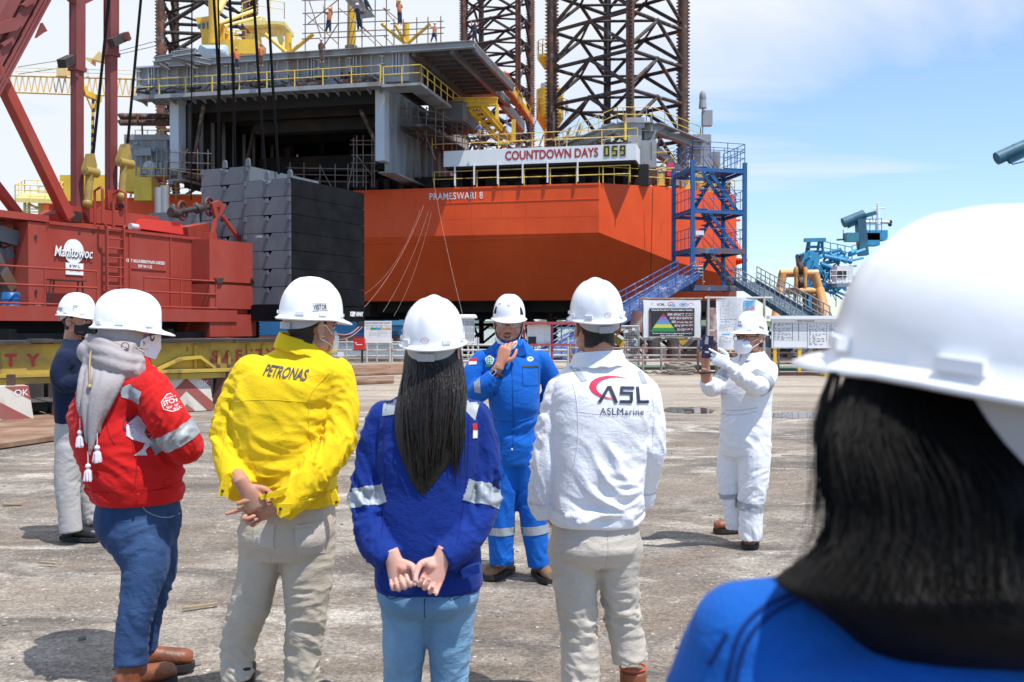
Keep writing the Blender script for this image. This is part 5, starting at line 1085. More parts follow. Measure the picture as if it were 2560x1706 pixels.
# hierarchy banner
B = Board(1608, 1751, 750, 845, 33); t = thing('banner', 'white banner with a rainbow pyramid on black headed Hirarki Kontrol', 'banner', (B.p(.5, 0).x, 33, 0))
m_ = MB(); nn = 16; gv = []
for j in range(9):
 for i in range(nn+1): u = i/nn; v = j/8; gv.append(B.p(u+.006*sin(j*1.3), v+(.012*sin(u*9)+.015*(1-abs(2*u-1)))*(-1 if v > .9 else .3), .02*sin(u*7+v*2)+.01))
m_.add(gv, [(j*(nn+1)+i, j*(nn+1)+i+1, (j+1)*(nn+1)+i+1, (j+1)*(nn+1)+i) for j in range(8) for i in range(nn)]); PB = m_.build('sheet', board_w, t, smooth=60)
K = .07
m_ = MB(); B.slab(m_, .10, .04, .89, .775, K-.004, .02); m_.build('black_field', black_m, PB)
cols = ((.42, .03, .04), (.24, .16, .42), (.10, .30, .50), (.60, .58, .06), (.02, .26, .07)); vs_ = (.655, .555, .455, .355, .265, .165)
for i, c in enumerate(cols):
 v1, v0 = vs_[i], vs_[i+1]; f = lambda v: .225*(.655-v)/(.655-.165)
 m_ = MB(); m_.add([B.p(.345-f(v0), v0, K+.003), B.p(.345+f(v0), v0, K+.003), B.p(.345+f(v1), v1, K+.003), B.p(.345-f(v1), v1, K+.003)], [(0, 1, 2, 3)]); m_.build('pyramid_band', mat('band', c, .6, var=0), PB)
m_ = MB(); B.text(m_, 'Hirarki Kontrol / Pengendalian Resiko', .5, .725, .055, .72, k=K+.006, bold=.02); B.text(m_, '"Gunakan hirarki kontrol sebagai kerangka berpikir', .5, .115, .045, .70, k=K+.006, shear=.2, bold=.01); B.text(m_, 'dalam mengendalikan resiko"', .5, .065, .045, .42, k=K+.006, shear=.2, bold=.01)
for i, (u0, v) in enumerate(((.41, .615), (.45, .52), (.48, .42), (.53, .32), (.58, .215))): lines(B, m_, u0+.01, .86, v-.03, v+.03, 3, .010, K+.006, i+20)
m_.build('lettering', white_t, PB)
m_ = MB()
for i, (u0, v) in enumerate(((.40, .615), (.44, .52), (.48, .42), (.52, .32), (.57, .215))):
 c_ = MB()
 for a0, b0_, a1, b1_ in ((u0, v-.042, .875, v-.036), (u0, v+.036, .875, v+.042), (.870, v-.04, .875, v+.04)): B.rect(m_, a0, b0_, a1, b1_, K+.004)
B.rect(m_, .115, .17, .12, .65, K+.004)
m_.build('outline', mat('outline_pink', (.42, .12, .14), .6, var=0), PB)
m_ = MB(); B.text(m_, 'HCML', .305, .875, .07, .14, k=K, bold=.03); m_.build('logo_lettering', ink, PB)
m_ = MB(); B.text(m_, 'ASL', .50, .855, .07, .12, k=K, bold=.02, shear=.2); B.text(m_, 'PMT', .70, .87, .055, .09, k=K+.006, bold=.02, shear=.2); m_.build('logo_mark', mat('logo_blue', (.05, .12, .38), .6, var=0), PB)
m_ = MB()
def ell(cu, cv, ru, rv, k, a0=0, a1=2*pi, w_=.25, n=24):
 ps_ = [B.p(cu+ru*cos(a0+(a1-a0)*i/n), cv+rv*sin(a0+(a1-a0)*i/n), k) for i in range(n+1)]; pi_ = [B.p(cu+ru*(1-w_)*cos(a0+(a1-a0)*i/n), cv+rv*(1-w_)*sin(a0+(a1-a0)*i/n), k) for i in range(n+1)]
 m_.add(ps_+pi_, [(i, i+1, n+2+i, n+1+i) for i in range(n)])
ell(.48, .88, .06, .06, K, .5, 4.2, .25); ell(.83, .86, .045, .05, K, 0, pi, .2); ell(.155, .90, .02, .03, K, 0, 6, .3); m_.build('red_logo', mat('logo_red', (.55, .03, .06), .6, var=0), PB)
m_ = MB(); ell(.70, .87, .075, .05, K, 0, 2*pi, .18); m_.build('blue_logo', mat('logo_sky', (.05, .30, .60), .6, var=0), PB)
m_ = MB(); m_.tube(B.p(-.07, 1.03, -.02), B.p(1.04, 1.03, -.02), .03); m_.tube(B.p(-.02, -.04, -.02), B.p(1.02, -.04, -.02), .03)
for u in (.04, .97): m_.tube(V((B.p(u, 0).x, 33.02, 0)), B.p(u, 0.02, -.03), .035)
for u in (.0, 1.0): m_.tube(B.p(u, -.04, -.02), B.p(u, 1.05, -.02), .025)
m_.build('frame', steel_r, t)
# safety campaign poster
B = Board(1790, 1891, 743, 872, 32.3); t = thing('poster', 'tall white printed safety poster hanging crooked from a pole frame behind the photographer', 'poster', (B.p(.5, 0).x, 32.3, 0))
m_ = MB(); gv = []
for j in range(9):
 for i in range(nn+1): u = i/nn; v = j/8; gv.append(B.p(u-.10*(v-1)*(0.5-u)-.02*(1-v), v-.05*(1-v)*u, .03*sin(u*6+v*5)))
m_.add(gv, [(j*(nn+1)+i, j*(nn+1)+i+1, (j+1)*(nn+1)+i+1, (j+1)*(nn+1)+i) for j in range(8) for i in range(nn)]); PB = m_.build('sheet', board_w, t, smooth=60)
K = .045
m_ = MB(); B.text(m_, 'ZERO ACCIDENT SAFETY CAMPAIGN', .55, .955, .032, .82, k=K); 
for j, v in enumerate((.88, .81, .735, .66, .59)):
 for u in (.13, .26): B.rect(m_, u, v, u+.09, v+.006, K); B.rect(m_, u, v+.055, u+.09, v+.06, K); B.rect(m_, u+.02, v+.015, u+.06, v+.042, K+.002)
for u in (.10, .36, .67): B.rect(m_, u, .57, u+.006, .94, K)
for u in (.36, .67, .97): B.rect(m_, .10, .565, .67, .572, K+.003)
lines(B, m_, .40, .63, .60, .90, 14, .006, K, 4); lines(B, m_, .08, .45, .36, .48, 9, .007, K, 6); lines(B, m_, .08, .42, .04, .24, 14, .007, K, 7); lines(B, m_, .5, .9, .15, .52, 20, .006, K, 8)
m_.build('print', ink_g, PB)
m_ = MB(); B.rect(m_, .68, .75, .95, .93, K); B.rect(m_, .12, .505, .33, .53, K); B.rect(m_, .12, .26, .33, .285, K); B.rect(m_, .52, .53, .85, .55, K); m_.build('blue_picture', mat('poster_blue', (.10, .34, .55), .6, c2=(.45, .6, .7), cut=.55, scale=4, var=.2), PB)
m_ = MB(); m_.add([B.p(.70, .75, K+.003), B.p(.95, .75, K+.003), B.p(.95, .83, K+.003), B.p(.84, .79, K+.003)], [(0, 1, 2, 3)]); m_.build('pink_picture', mat('poster_pink', (.60, .22, .25), .6, var=.1), PB)
m_ = MB(); m_.tube(B.p(-.28, .985, -.03), B.p(1.4, .985, -.03), .035)
for u in (-.19, 1.2): m_.tube(V((B.p(u, 0).x, 32.33, 0)), B.p(u, 1.02, -.03), .04)
m_.tube(B.p(-.2, .35, -.03), B.p(.05, .35, -.03), .025); m_.build('frame', steel_w, t)
# WEST VIGILANT notice board
B = Board(1930, 2150, 798, 871, 31.2); t = thing('notice_board', 'wide white notice board with ruled tables and a white ledge behind the blurred helmet brim', 'notice board', (B.p(.4, 0).x, 31.2, 0))
m_ = MB(); B.slab(m_, 0, 0, 1, 1, .0, .08); m_.box2(B.p(-.04, 1.0, .12), B.p(1.02, 1.11, -.25)); PB = m_.build('panel', board_w, t)
m_ = MB(); B.text(m_, 'WEST VIGILANT', .38, .93, .06, .2, k=.006, bold=.01)
for u in (.015, .40, .23, .30, .62): B.rect(m_, u, .03 if u < .02 or u == .40 else .26, u+.005, .86, .005)
for i in range(12): B.rect(m_, .015, .26+i*.05, .40, .265+i*.05, .0075)
B.rect(m_, .015, .855, .99, .865, .009); B.rect(m_, .015, .02, .405, .03, .009); lines(B, m_, .02, .23, .28, .85, 11, .018, .007, 11); lines(B, m_, .42, .62, .1, .82, 14, .016, .007, 12); lines(B, m_, .65, .98, .1, .82, 14, .016, .007, 13)
m_.build('print', ink, PB)
m_ = MB()
for u in (.02, .30): m_.box2(V((B.p(u, 0).x, 31.22, 0)), V((B.p(u, 0).x+.1, 31.3, B.p(0, 0).z)))
m_.build('leg', yel, t)
# coil of thick mooring rope
rope_t = mat('mooring_rope', (.30, .25, .20), .9, var=.3, vscale=14, bump=.02, bscale=30); m_ = MB(); c = W(1700, 934, 31.6); c.z = .06
for k in range(8):
 a0 = RND.random()*6; R1 = .30+.09*RND.random(); m_.path([c+V((R1*1.25*cos(a), R1*.5*sin(a)+.05*RND.random(), .03+.035*k+.05*sin(2*a+a0))) for a in [2*pi*i/22+a0 for i in range(22)]], .042, n=6, closed=True)
m_.path([c+V((-.45-.7*i/12, -.1, .03+.03*sin(i*1.2))) for i in range(13)], .04, n=6)
tag(m_.build('rope_coil', rope_t, smooth=60, loc=c), 'coil of thick grey brown mooring rope at the fence foot left of the photographer', 'rope')
# dark machinery and a low barge between the quay and the rig
t = thing('barge', 'dark rusty work barge crowded with gear moored just behind the fence', 'barge', (9, 50, -2.6))
m_ = MB(); m_.box2((2.0, 45.6, -2.9), (34, 57, -.35)); m_.build('hull', iron, t)
bk = MB(); br_ = MB(); by = MB(); bg_ = MB()
for i in range(150):
 x = RND.uniform(2.5, 25); y = RND.uniform(46, 53); z = RND.uniform(-.3, .9); L_ = RND.uniform(.3, 2.2); d_ = RND.choice([V((1, 0, 0)), V((0, .2, 1)), V((.7, .2, .6)), V((-.6, 0, .7)), V((1, .3, .05))])*L_
 e_ = V((x, y, z))+d_
 if e_.z > 1.55: e_.z = 1.5
 RND.choice([bk, bk, br_, br_, bg_, by]).tube((x, y, z), e_, RND.choice([.03, .05, .10, .16]), n=7)
for i in range(40): x = RND.uniform(2.5, 26); RND.choice([bk, br_, bg_]).box((x, RND.uniform(47, 54), RND.uniform(-.3, .5)), (RND.uniform(.4, 2), .8, RND.uniform(.4, 1.4)))
for x0, x1 in ((3.5, 5.2), (7.2, 8.4), (9.0, 9.6)): by.tube((x0, 49, -.3), (x1, 49.3, 1.4), .10); by.box((x1, 49, .8), (.7, .2, .35), Matrix.Rotation(.6, 3, 'Y'))
for px in (1688, 1640): bk.tube(W(px, 930, 46), W(px-6, 850, 46.5), .30, n=12)
bk.build('gear', iron, t); br_.build('rusty_gear', rust, t); by.build('yellow_gear', yel, t); bg_.build('grey_gear', grey_p, t)
m_ = MB(); m_.box2((W(1745, 850, 48).x, 48, -.2), (W(1795, 850, 48).x, 50, W(1770, 815, 48).z)); m_.build('blue_container', mat('container_blue', (.012, .07, .25), .5, var=.1), t)
prm = mat('pinkish_rust', (.32, .15, .12), .7, c2=(.5, .42, .38), cut=.55, var=.2)
for a, b_, r_ in ((W(1779, 850, 46), W(1781, 770, 46), .28), (W(1600, 830, 47), W(1606, 780, 47), .5)): MB().tube(a, b_, r_, n=14).build('standing_pipe', prm, t, smooth=40)
# blue stair tower hung beside the hull
tb = mat('tower_blue', (.014, .108, .285), .5, c2=(.09, .11, .15), cut=.64, scale=1.3, stretch=(1, 1, .4), var=.14)
tb_r = mat('tower_rusty_blue', (.16, .10, .08), .65, c2=(.03, .11, .28), cut=.5, scale=.9, var=.2, c3=(.42, .30, .10), cut3=.6, scale3=.8)
tw = thing('stair_tower', 'tall blue steel stair tower with four platforms against the orange hull', 'stair tower', W(1796, 720, 58))
FLx, FRx = 1731, 1862
def tp(k, j, z): # k 0 left..1 right, j 0 front 1 back
 fl = W(1731, 700, 56.5); fr = W(1861, 700, 57.6); bl = W(1684, 700, 59.8); p = fl.lerp(fr, k)+(bl-fl)*j; return V((p.x, p.y, z))
zt0 = W(1731, 720, 56.5).z; TZ = [zt0]+[W(1731, y, 56.5).z for y in (627, 528, 423)]; ztop = W(1731, 400, 56.5).z
m_ = MB()
for k, j, zlo in ((0, 0, TZ[0]), (1, 0, TZ[0]), (0, 1, TZ[0]+1.2), (1, 1, TZ[0])): m_ = MB(); m_.ibeam(tp(k, j, zlo), tp(k, j, ztop), .23, .23, .05); m_.beam(tp(k, j, zlo), tp(k, j, ztop), .2, .15); m_.build('post', tb, tw)
m_ = MB(); m_.beam(tp(0, -.02, TZ[1]-.6), tp(0, -.02, TZ[2]-.4), .25, .06); m_.beam(tp(0, 0, TZ[0]), tp(1, 0, TZ[0]), .2, .3); m_.beam(tp(0, 0, TZ[1]+.02), tp(1, 0, TZ[1]+.02), .22, .3); m_.build('rusty_beam', tb_r, tw)
mr = MB()
for i, z in enumerate(TZ):
 m_ = MB()
 for (a, b_) in (((0, 0), (1, 0)), ((0, 1), (1, 1)), ((0, 0), (0, 1)), ((1, 0), (1, 1))): 
  if i in (0, 1) and a == (0, 0) and b_ == (1, 0): continue
  m_.beam(tp(*a, z), tp(*b_, z), .14, .19)
 if i: 
  m_.prism([tp(0, 0, z+.14), tp(.30, 0, z+.14), tp(.30, 1, z+.14), tp(0, 1, z+.14)], (0, 0, .04)); m_.prism([tp(.62, 0, z+.14), tp(1, 0, z+.14), tp(1, 1, z+.14), tp(.62, 1, z+.14)], (0, 0, .04))
 railing(mr, [tp(0, 1, z+.15), tp(0, 0, z+.15), tp(1, 0, z+.15), tp(1, 1, z+.15)] if i else [tp(.62, 0, z), tp(1, 0, z), tp(1, 1, z)], h=1.15, gap=.7, r=.020)
 m_.build('platform', tb, tw)
railing(mr, [tp(0, 1, TZ[3]+.6), tp(0, 0, TZ[3]+.6), tp(1, 0, TZ[3]+.6), tp(1, 1, TZ[3]+.6)], h=1.0, gap=1.1, r=.022)
mr.build('handrail', tb, tw)
for i in range(3):
 z0, z1 = TZ[i], TZ[i+1]; m_ = MB(); s_ = tb if i else tb_r
 for j in (.12, .42): m_.beam(tp(.92, j, z0+.1), tp(.34, j, z1+.1), .05, .21); m_.tube(tp(.92, j, z0+1.0), tp(.34, j, z1+1.0), .02); m_.tube(tp(.92, j, z0+.6), tp(.34, j, z1+.6), .016)
 m_.beam(tp(.25, .75, z0+.1), tp(.66, .72, z1), .06, .22)
 for k in range(9): f = k/9; p = tp(.92-.58*f, .27, z0+.25+(z1-z0)*f); m_.box(p, (.30, .75, .04)); q_ = tp(.25+.4*f, .75, z0+.25+(z1-z0)*f); m_.box(q_, (.30, .6, .04))
 m_.build('stair_flight', s_, tw)
m_ = MB(); m_.box(tp(.12, -.05, TZ[1]+1.0), (.45, .03, .25)); m_.build('white_tag', board_w, tw)
m_ = MB()
for k in range(6): m_.tube(W(1732+k*6, 665+k*8, 56), W(1757, 665+k*8, 56), .03); m_.tube(W(1757, 662+k, 56), W(1757, 712, 56), .03)
m_.build('gate_frame', steel_w, tw)
# gangways
def gangway(label, a, b_, wd, m__, deckm, truss=True):
 a = V(a); b_ = V(b_); t = thing('gangway', label, 'gangway', a); s_ = (b_-a).cross(ZZ).normalized()
 m_ = MB(); n = 14
 for s in (-1, 1):
  o = s_*wd/2*s; m_.beam(a+o, b_+o, .08, .28); 
 m_.beam(a, b_, wd, .05)
 m_.build('deck', deckm, t); m_ = MB()
 for s in (-1, 1):
  o = s_*wd/2*s
  for h_ in (.3, .6, .9): m_.tube(a+o+ZZ*h_, b_+o+ZZ*h_, .03, n=6)
  for i in range(n+1): p = a.lerp(b_, i/n)+o; m_.tube(p, p+ZZ*.9, .026, n=6)
  if truss:
   for i in range(n*2): p = a.lerp(b_, i/n/2)+o; q_ = a.lerp(b_, (i+1)/n/2)+o; m_.tube(p, q_+ZZ*.6, .012, n=4)
 m_.build('handrail', m__, t); return t
tb_l = mat('gangway_blue', (.045, .095, .25), .55, c2=(.3, .3, .38), cut=.6, scale=2, var=.15)
tb_dk = mat('gangway_dark_blue', (.03, .08, .12), .6, c2=(.10, .16, .2), cut=.5, scale=2, var=.2)
gangway('blue gangway sloping down left from the stair tower behind the white jacket man', W(1722, 690, 56.5), W(1372, 895, 43.5), 1.3, tb_l, tb_l)
gangway('dark blue gangway sloping down right from the stair tower to the orange frame', W(1864, 706, 57), W(2040, 815, 46), 1.3, mat('gangway_rail_grey', (.25, .27, .30), .5, var=.15), tb_dk)
# orange gallows frame
orp = mat('gallows_orange', (.72, .33, .10), .5, c2=(.62, .38, .2), cut=.58, scale=.8, var=.12)
t = thing('gallows_frame', 'orange tubular gallows frame with big sheaves standing right of the stair tower', 'gallows frame', W(2000, 800, 62))
m_ = MB(); m_.tube(W(1950, 684, 62), W(2045, 684, 62), .24, n=14); m_.tube(W(1950, 728, 62), W(2050, 728, 62), .22, n=14)
m_.tube(W(1957, 684, 62), W(1951, 728, 62), .27, n=14); m_.tube(W(2037, 684, 62), W(2048, 728, 62), .27, n=14); m_.tube(W(1951, 722, 62), W(1938, 810, 61), .26, .3, n=14); m_.tube(W(2048, 722, 62), W(2068, 815, 61), .3, .34, n=14); m_.tube(W(2040, 735, 63), W(2036, 815, 64), .22, n=12)
for cx0, cy0, sx, sy in ((1958, 688, 1, 1), (2036, 688, -1, 1), (1958, 724, 1, -1), (2040, 724, -1, -1)):
 m_.prism([W(cx0-sx*4, cy0-sy*4, 61.9), W(cx0+sx*20, cy0-sy*4, 61.9)]+[W(cx0+sx*(20-20*sin(a)), cy0+sy*(16-16*cos(a)), 61.9) for a in [pi/2*i/6 for i in range(7)]]+[W(cx0-sx*4, cy0+sy*16, 61.9)], (0, .2, 0))
m_.build('frame', orp, t, smooth=40)
m_ = MB()
for x in (1991, 2009): m_.path([W(x+(0 if x < 2000 else 3), 668+i*9, 61.4) for i in range(7)], [.12, .2, .16, .14, .14, .16, .12], n=8)
m_.build('cheek_plate', orp, t, smooth=50)
m_ = MB(); 
for y in (672, 706): c = W(2000, y, 61.5); m_.tube(c-V((.12, 0, 0)), c+V((.12, 0, 0)), .38, n=18)
m_.build('sheave', rust, t, smooth=40)
m_ = MB()
for k in range(7): m_.tube(W(1962+k*11, 735, 62), W(1958+k*12+RND.uniform(-6, 6), 800, 62.5), .03, n=5)
m_.tube(W(1990, 735, 61.5), W(1978, 795, 61), .06); m_.tube(W(2022, 735, 61.5), W(2003, 795, 61), .06); m_.build('rigging', rope_m, t)
# blue dredger
bl = mat('dredger_blue', (.045, .32, .52), .5, c2=(.05, .23, .40), cut=.55, scale=.4, var=.14); bl_d = mat('dredger_dark_teal', (.035, .11, .16), .5, c2=(.05, .16, .22), cut=.5, scale=.4, var=.12)
dr = thing('dredger', 'bright blue dredger with a lattice ladder and a gantry behind the blurred helmet', 'ship', W(2050, 830, 95))
m_ = MB(); D = 95
m_.beam(W(2011, 601, D), W(2063, 600, D), .5, .35); 
for a, b_ in (((2021, 602), (2014, 640)), ((2024, 602), (2020, 640)), ((2053, 602), (2060, 640)), ((2048, 602), (2044, 630)), ((2021, 618), (2056, 617)), ((2018, 630), (2058, 629))): m_.tube(W(*a, D), W(*b_, D+1), .13)
m_.build('gantry', bl, dr)
m_ = MB(); m_.prism([W(2010, 634, D), W(2030, 626, D), W(2052, 640, D), W(2040, 690, D), W(2085, 800, D), W(2052, 830, D), W(2018, 700, D)], (0, 3, 0)); m_.prism([W(2020, 690, D-.5), W(2036, 690, D-.5), W(2048, 830, D-.5), W(2022, 830, D-.5)], (0, 1, 0)); m_.box2((W(2030, 830, D).x, D, -2.6), (W(2400, 830, D).x, D+14, W(2100, 790, D).z)); m_.build('hull', bl, dr)
m_ = MB(); 
for i in range(120):
 a = (RND.uniform(2012, 2125), RND.uniform(632, 730)); b_ = (a[0]+RND.uniform(-30, 45), a[1]+RND.uniform(-14, 22)); m_.tube(W(*a, D-1+RND.random()*4), W(*b_, D+RND.random()*4), RND.choice([.08, .12, .2]), n=6)
m_.tube(W(2000, 668, D), W(2020, 632, D), .12); m_.tube(W(1995, 690, D), W(2004, 660, D), .1); m_.tube(W(2060, 640, D), W(2130, 655, D), .2); m_.tube(W(2052, 660, D), W(2130, 690, D), .2); m_.build('lattice', bl, dr)
m_ = MB(); railing(m_, [W(2058, 638, D), W(2130, 652, D+2)], h=1.3, gap=1.0, r=.05); railing(m_, [W(2050, 690, D-1.5), W(2090, 768, D-1.5)], h=1.0, gap=1.0, r=.04); m_.build('handrail', bl, dr)
m_ = MB(); m_.box(W(2106, 692, D-2), (1.5, 1.5, 1.9)); m_.box(W(2100, 708, D-2.2), (2.0, 1.5, .15)); railing(m_, [W(2076, 706, D-3), W(2122, 706, D-3)], h=1.1, gap=.5, r=.03); m_.build('wheelhouse', white_p, dr)
m_ = MB(); m_.box(W(2104, 686, D-2.8), (.9, .05, .6)); m_.build('window', iron, dr)
# the dark teal spud crane beyond, mast, and its twin at the right edge
D = 120
t = thing('pipe_crane', 'dark teal crane head with a fat horizontal cylinder above the blurred helmet edge', 'crane', W(2150, 620, D), group=None)
m_ = MB(); m_.tube(W(2108, 558, D), W(2160, 537, D), .62, n=18); m_.build('cylinder', bl_d, t, smooth=40)
m_ = MB(); m_.beam(W(2150, 548, D), W(2158, 640, D), 1.0, 1.2); m_.beam(W(2163, 540, D), W(2190, 532, D), .3, .5); m_.prism([W(2126, 552, D-.3), W(2148, 545, D-.3), W(2146, 560, D-.3), W(2122, 571, D-.3)], (0, .6, 0)); m_.beam(W(2092, 600, D), W(2114, 599, D), .2, .2); m_.tube(W(2108, 600, D), W(2108, 575, D), .05); m_.tube(W(2180, 540, D), W(2183, 555, D), .05); m_.build('post', bl_d, t)
m_ = MB(); m_.box(W(2128, 594, D-.5), (1.45, 1.2, 1.05)); m_.build('winch_box', mat('teal_box', (.06, .24, .30), .5, var=.1), t)
m_ = MB(); m_.box(W(2185, 590, D+1), (2.6, 2, 1.2)); m_.box(W(2172, 600, D+1), (2, 2, 1.5)); railing(m_, [W(2160, 580, D), W(2204, 578, D)], h=1.5, gap=.7, r=.06); railing(m_, [W(2130, 640, D), W(2160, 634, D)], h=1.2, gap=.8, r=.05); m_.build('platform', bl, t)
t = thing('ship_mast', 'slim white signal mast with crossbars beyond the teal crane head', 'mast', W(2196, 590, D+6))
m_ = MB(); m_.tube(W(2196, 590, D+6), W(2194, 510, D+6), .38, .12, n=10); m_.build('pole', white_p, t, smooth=40); m_ = MB(); m_.tube(W(2180, 522, D+6), W(2212, 521, D+6), .08); m_.tube(W(2162, 556, D+6), W(2224, 556, D+6), .22, n=8); m_.tube(W(2192, 508, D+6), W(2204, 506, D+6), .06); m_.tube(W(2212, 522, D+6), W(2214, 552, D+6), .02); m_.build('crossbar', white_p, t)
m_ = MB(); m_.ellipsoid(W(2226, 555, D+6), .25); m_.ellipsoid(W(2225, 562, D+6), .25); m_.build('lamp', iron, t)
t = thing('pipe_crane', 'dark teal cylinder of a crane head entering at the right edge of the sky', 'crane', W(2600, 500, 110))
m_ = MB(); m_.tube(W(2492, 397, 110), W(2640, 331, 110), .72, n=18); m_.build('cylinder', bl_d, t, smooth=40)
m_ = MB(); m_.prism([W(2520, 392, 109.6), W(2556, 375, 109.6), W(2566, 392, 109.6), W(2532, 408, 109.6)], (0, .8, 0)); m_.tube(W(2519, 394, 109.6), W(2531, 411, 109.6), .08); m_.tube(W(2531, 411, 109.6), W(2640, 385, 109.6), .08); m_.box(W(2534, 363, 110), (.25, .2, .2)); m_.beam(W(2640, 340, 110), W(2650, 815, 110), 1.3); m_.build('post', bl_d, t)
# blue ship across the water
t = thing('cargo_ship', 'long blue ship with a red waterline across the water behind the colour code board', 'ship', W(920, 850, 285))
D = 285; shb = mat('ship_blue', (.012, .085, .19), .5, c2=(.02, .12, .25), cut=.5, scale=.05, var=.15); m_ = MB()
zt = W(900, 792, D).z; zm = W(900, 838, D).z
m_.loft([[V((x, y, z)) for x, y in ((-118, D), (-36, D), (-29, D+8), (-36, D+16), (-118, D+16))] for z in (zm, zt)]); m_.build('hull', shb, t)
m_ = MB(); m_.loft([[V((x, y, z)) for x, y in ((-118, D+.05), (-36, D+.05), (-30, D+8), (-36, D+16), (-118, D+16))] for z in (-3.2, zm-.01)]); m_.build('boot_top', mat('boot_top_red', (.14, .045, .04), .6, var=.2, vscale=.1), t)
m_ = MB(); m_.box(W(985, 800, D), (5, 4, 3)); m_.box(W(987, 815, D-.2), (4.5, .4, 3)); m_.box(W(840, 797, D+4), (12, 6, 3)); m_.build('deckhouse', mat('ship_sky', (.08, .25, .38), .5, var=.1), t)
m_ = MB(); m_.box(W(970, 788, D-1), (16, .8, 1.3)); 
for i in range(10): m_.tube(W(920+i*9, 792, D), W(918+i*9, 788, D), .25)
m_.build('gunwale_gear', grey_l, t)
# ================================================================ people: tools
def cloth_mat(name, c, wr=0.010, wscale=11.0, var=0.06, weave=380.0, sheen=0.15, c2=None, rough=0.85, wst=(1, 1, 1), c2amt=0.55, c2scale=3.0):
 m_ = bpy.data.materials.new(name); m_.use_nodes = True; t = m_.node_tree; N = t.nodes; L = t.links; b = N['Principled BSDF']
 b.inputs['Roughness'].default_value = rough; b.inputs['Specular IOR Level'].default_value = 0.22; b.inputs['Sheen Weight'].default_value = sheen*.3; b.inputs['Sheen Roughness'].default_value = .45
 tc_ = N.new('ShaderNodeTexCoord'); co = tc_.outputs['Object']
 def ns(sc, st=(1, 1, 1), de=4, ro=.55, di=0.0):
  mp = N.new('ShaderNodeMapping'); mp.inputs['Scale'].default_value = st; L.new(co, mp.inputs[0]); q = N.new('ShaderNodeTexNoise'); q.inputs['Scale'].default_value = sc; q.inputs['Detail'].default_value = de; q.inputs['Roughness'].default_value = ro; q.inputs['Distortion'].default_value = di; L.new(mp.outputs[0], q.inputs['Vector']); return q.outputs['Fac']
 def mr(f, a, b_, c_, d): q = N.new('ShaderNodeMapRange'); [setattr(q.inputs[i+1], 'default_value', z) for i, z in enumerate((a, b_, c_, d))]; L.new(f, q.inputs[0]); return q.outputs[0]
 def mx(f, a, b_, mode='MIX'):
  q = N.new('ShaderNodeMix'); q.data_type = 'RGBA'; q.blend_type = mode
  if isinstance(f, float): q.inputs[0].default_value = f
  else: L.new(f, q.inputs[0])
  for i, z in ((6, a), (7, b_)):
   if isinstance(z, tuple): q.inputs[i].default_value = z
   else: L.new(z, q.inputs[i])
  return q.outputs[2]
 base = rgba(c)
 if c2 is not None: base = mx(mr(ns(c2scale, (1, 1, .6), 5), c2amt-.12, c2amt+.12, 0, 1), base, rgba(c2))
 v = mr(ns(6, (1, 1, 1), 5), .3, .7, 1-var, 1+var); cc = N.new('ShaderNodeCombineColor'); [L.new(v, cc.inputs[i]) for i in range(3)]
 base = mx(1.0, base, cc.outputs[0], 'MULTIPLY'); wv_ = mr(ns(weave, (1, 1, .35), 2), .3, .7, .93, 1.07); c3 = N.new('ShaderNodeCombineColor'); [L.new(wv_, c3.inputs[i]) for i in range(3)]
 L.new(mx(1.0, base, c3.outputs[0], 'MULTIPLY'), b.inputs['Base Color'])
 bp = N.new('ShaderNodeBump'); bp.inputs['Distance'].default_value = wr; bp.inputs['Strength'].default_value = .9
 q = N.new('ShaderNodeMath'); q.operation = 'ADD'; q2 = N.new('ShaderNodeMath'); q2.operation = 'ADD'; L.new(ns(wscale, wst, 4, .5, 1.6), q2.inputs[0]); L.new(mr(ns(wscale*3.2, (1, 1, 1.8), 5, .6, 2.2), 0, 1, 0, .38), q2.inputs[1]); L.new(q2.outputs[0], q.inputs[0]); L.new(mr(ns(weave*.6, (1, 1, 1), 1), 0, 1, 0, .03), q.inputs[1]); L.new(q.outputs[0], bp.inputs['Height']); L.new(bp.outputs[0], b.inputs['Normal'])
 return m_
def skin_mat(name, c):
 m_ = mat(name, c, .5, c2=(c[0]*1.12, c[1]*.86, c[2]*.80), cut=.52, soft=.12, scale=22, var=.07, vscale=30, bump=.0012, bscale=240, spec=.35)
 b = m_.node_tree.nodes['Principled BSDF']; b.inputs['Subsurface Weight'].default_value = .08; b.inputs['Subsurface Radius'].default_value = (.01, .004, .002); return m_
def remesh(mb, vox, it=3, fac=.5):
 me = mb.mesh('tmp'); o = bpy.data.objects.new('tmp', me); COL.objects.link(o)
 r_ = o.modifiers.new('r', 'REMESH'); r_.mode = 'VOXEL'; r_.voxel_size = vox
 if it: s_ = o.modifiers.new('s', 'SMOOTH'); s_.factor = fac; s_.iterations = it
 out_ = evalmesh(o); bpy.data.objects.remove(o); bpy.data.meshes.remove(me); return out_
def limb(mb, pts, n=20, sub=5, ell=None, caps=True):
 """pts: (Vector, radius or (ra, rb)); smooth tapering tube with rounded ends"""
 P = []
 for p, r_ in pts: ra, rb = (r_, r_) if isinstance(r_, (int, float)) else r_; P.append((p[0], p[1], p[2], ra, rb))
 C_ = catmull(P, sub) if len(P) > 2 else P
 mb.path([V(q[:3]) for q in C_], [(q[3], q[4]) for q in C_], n=n, ell=ell)
 if caps:
  mb.ellipsoid(P[0][:3], min(P[0][3:]), 16, 10)
 return mb
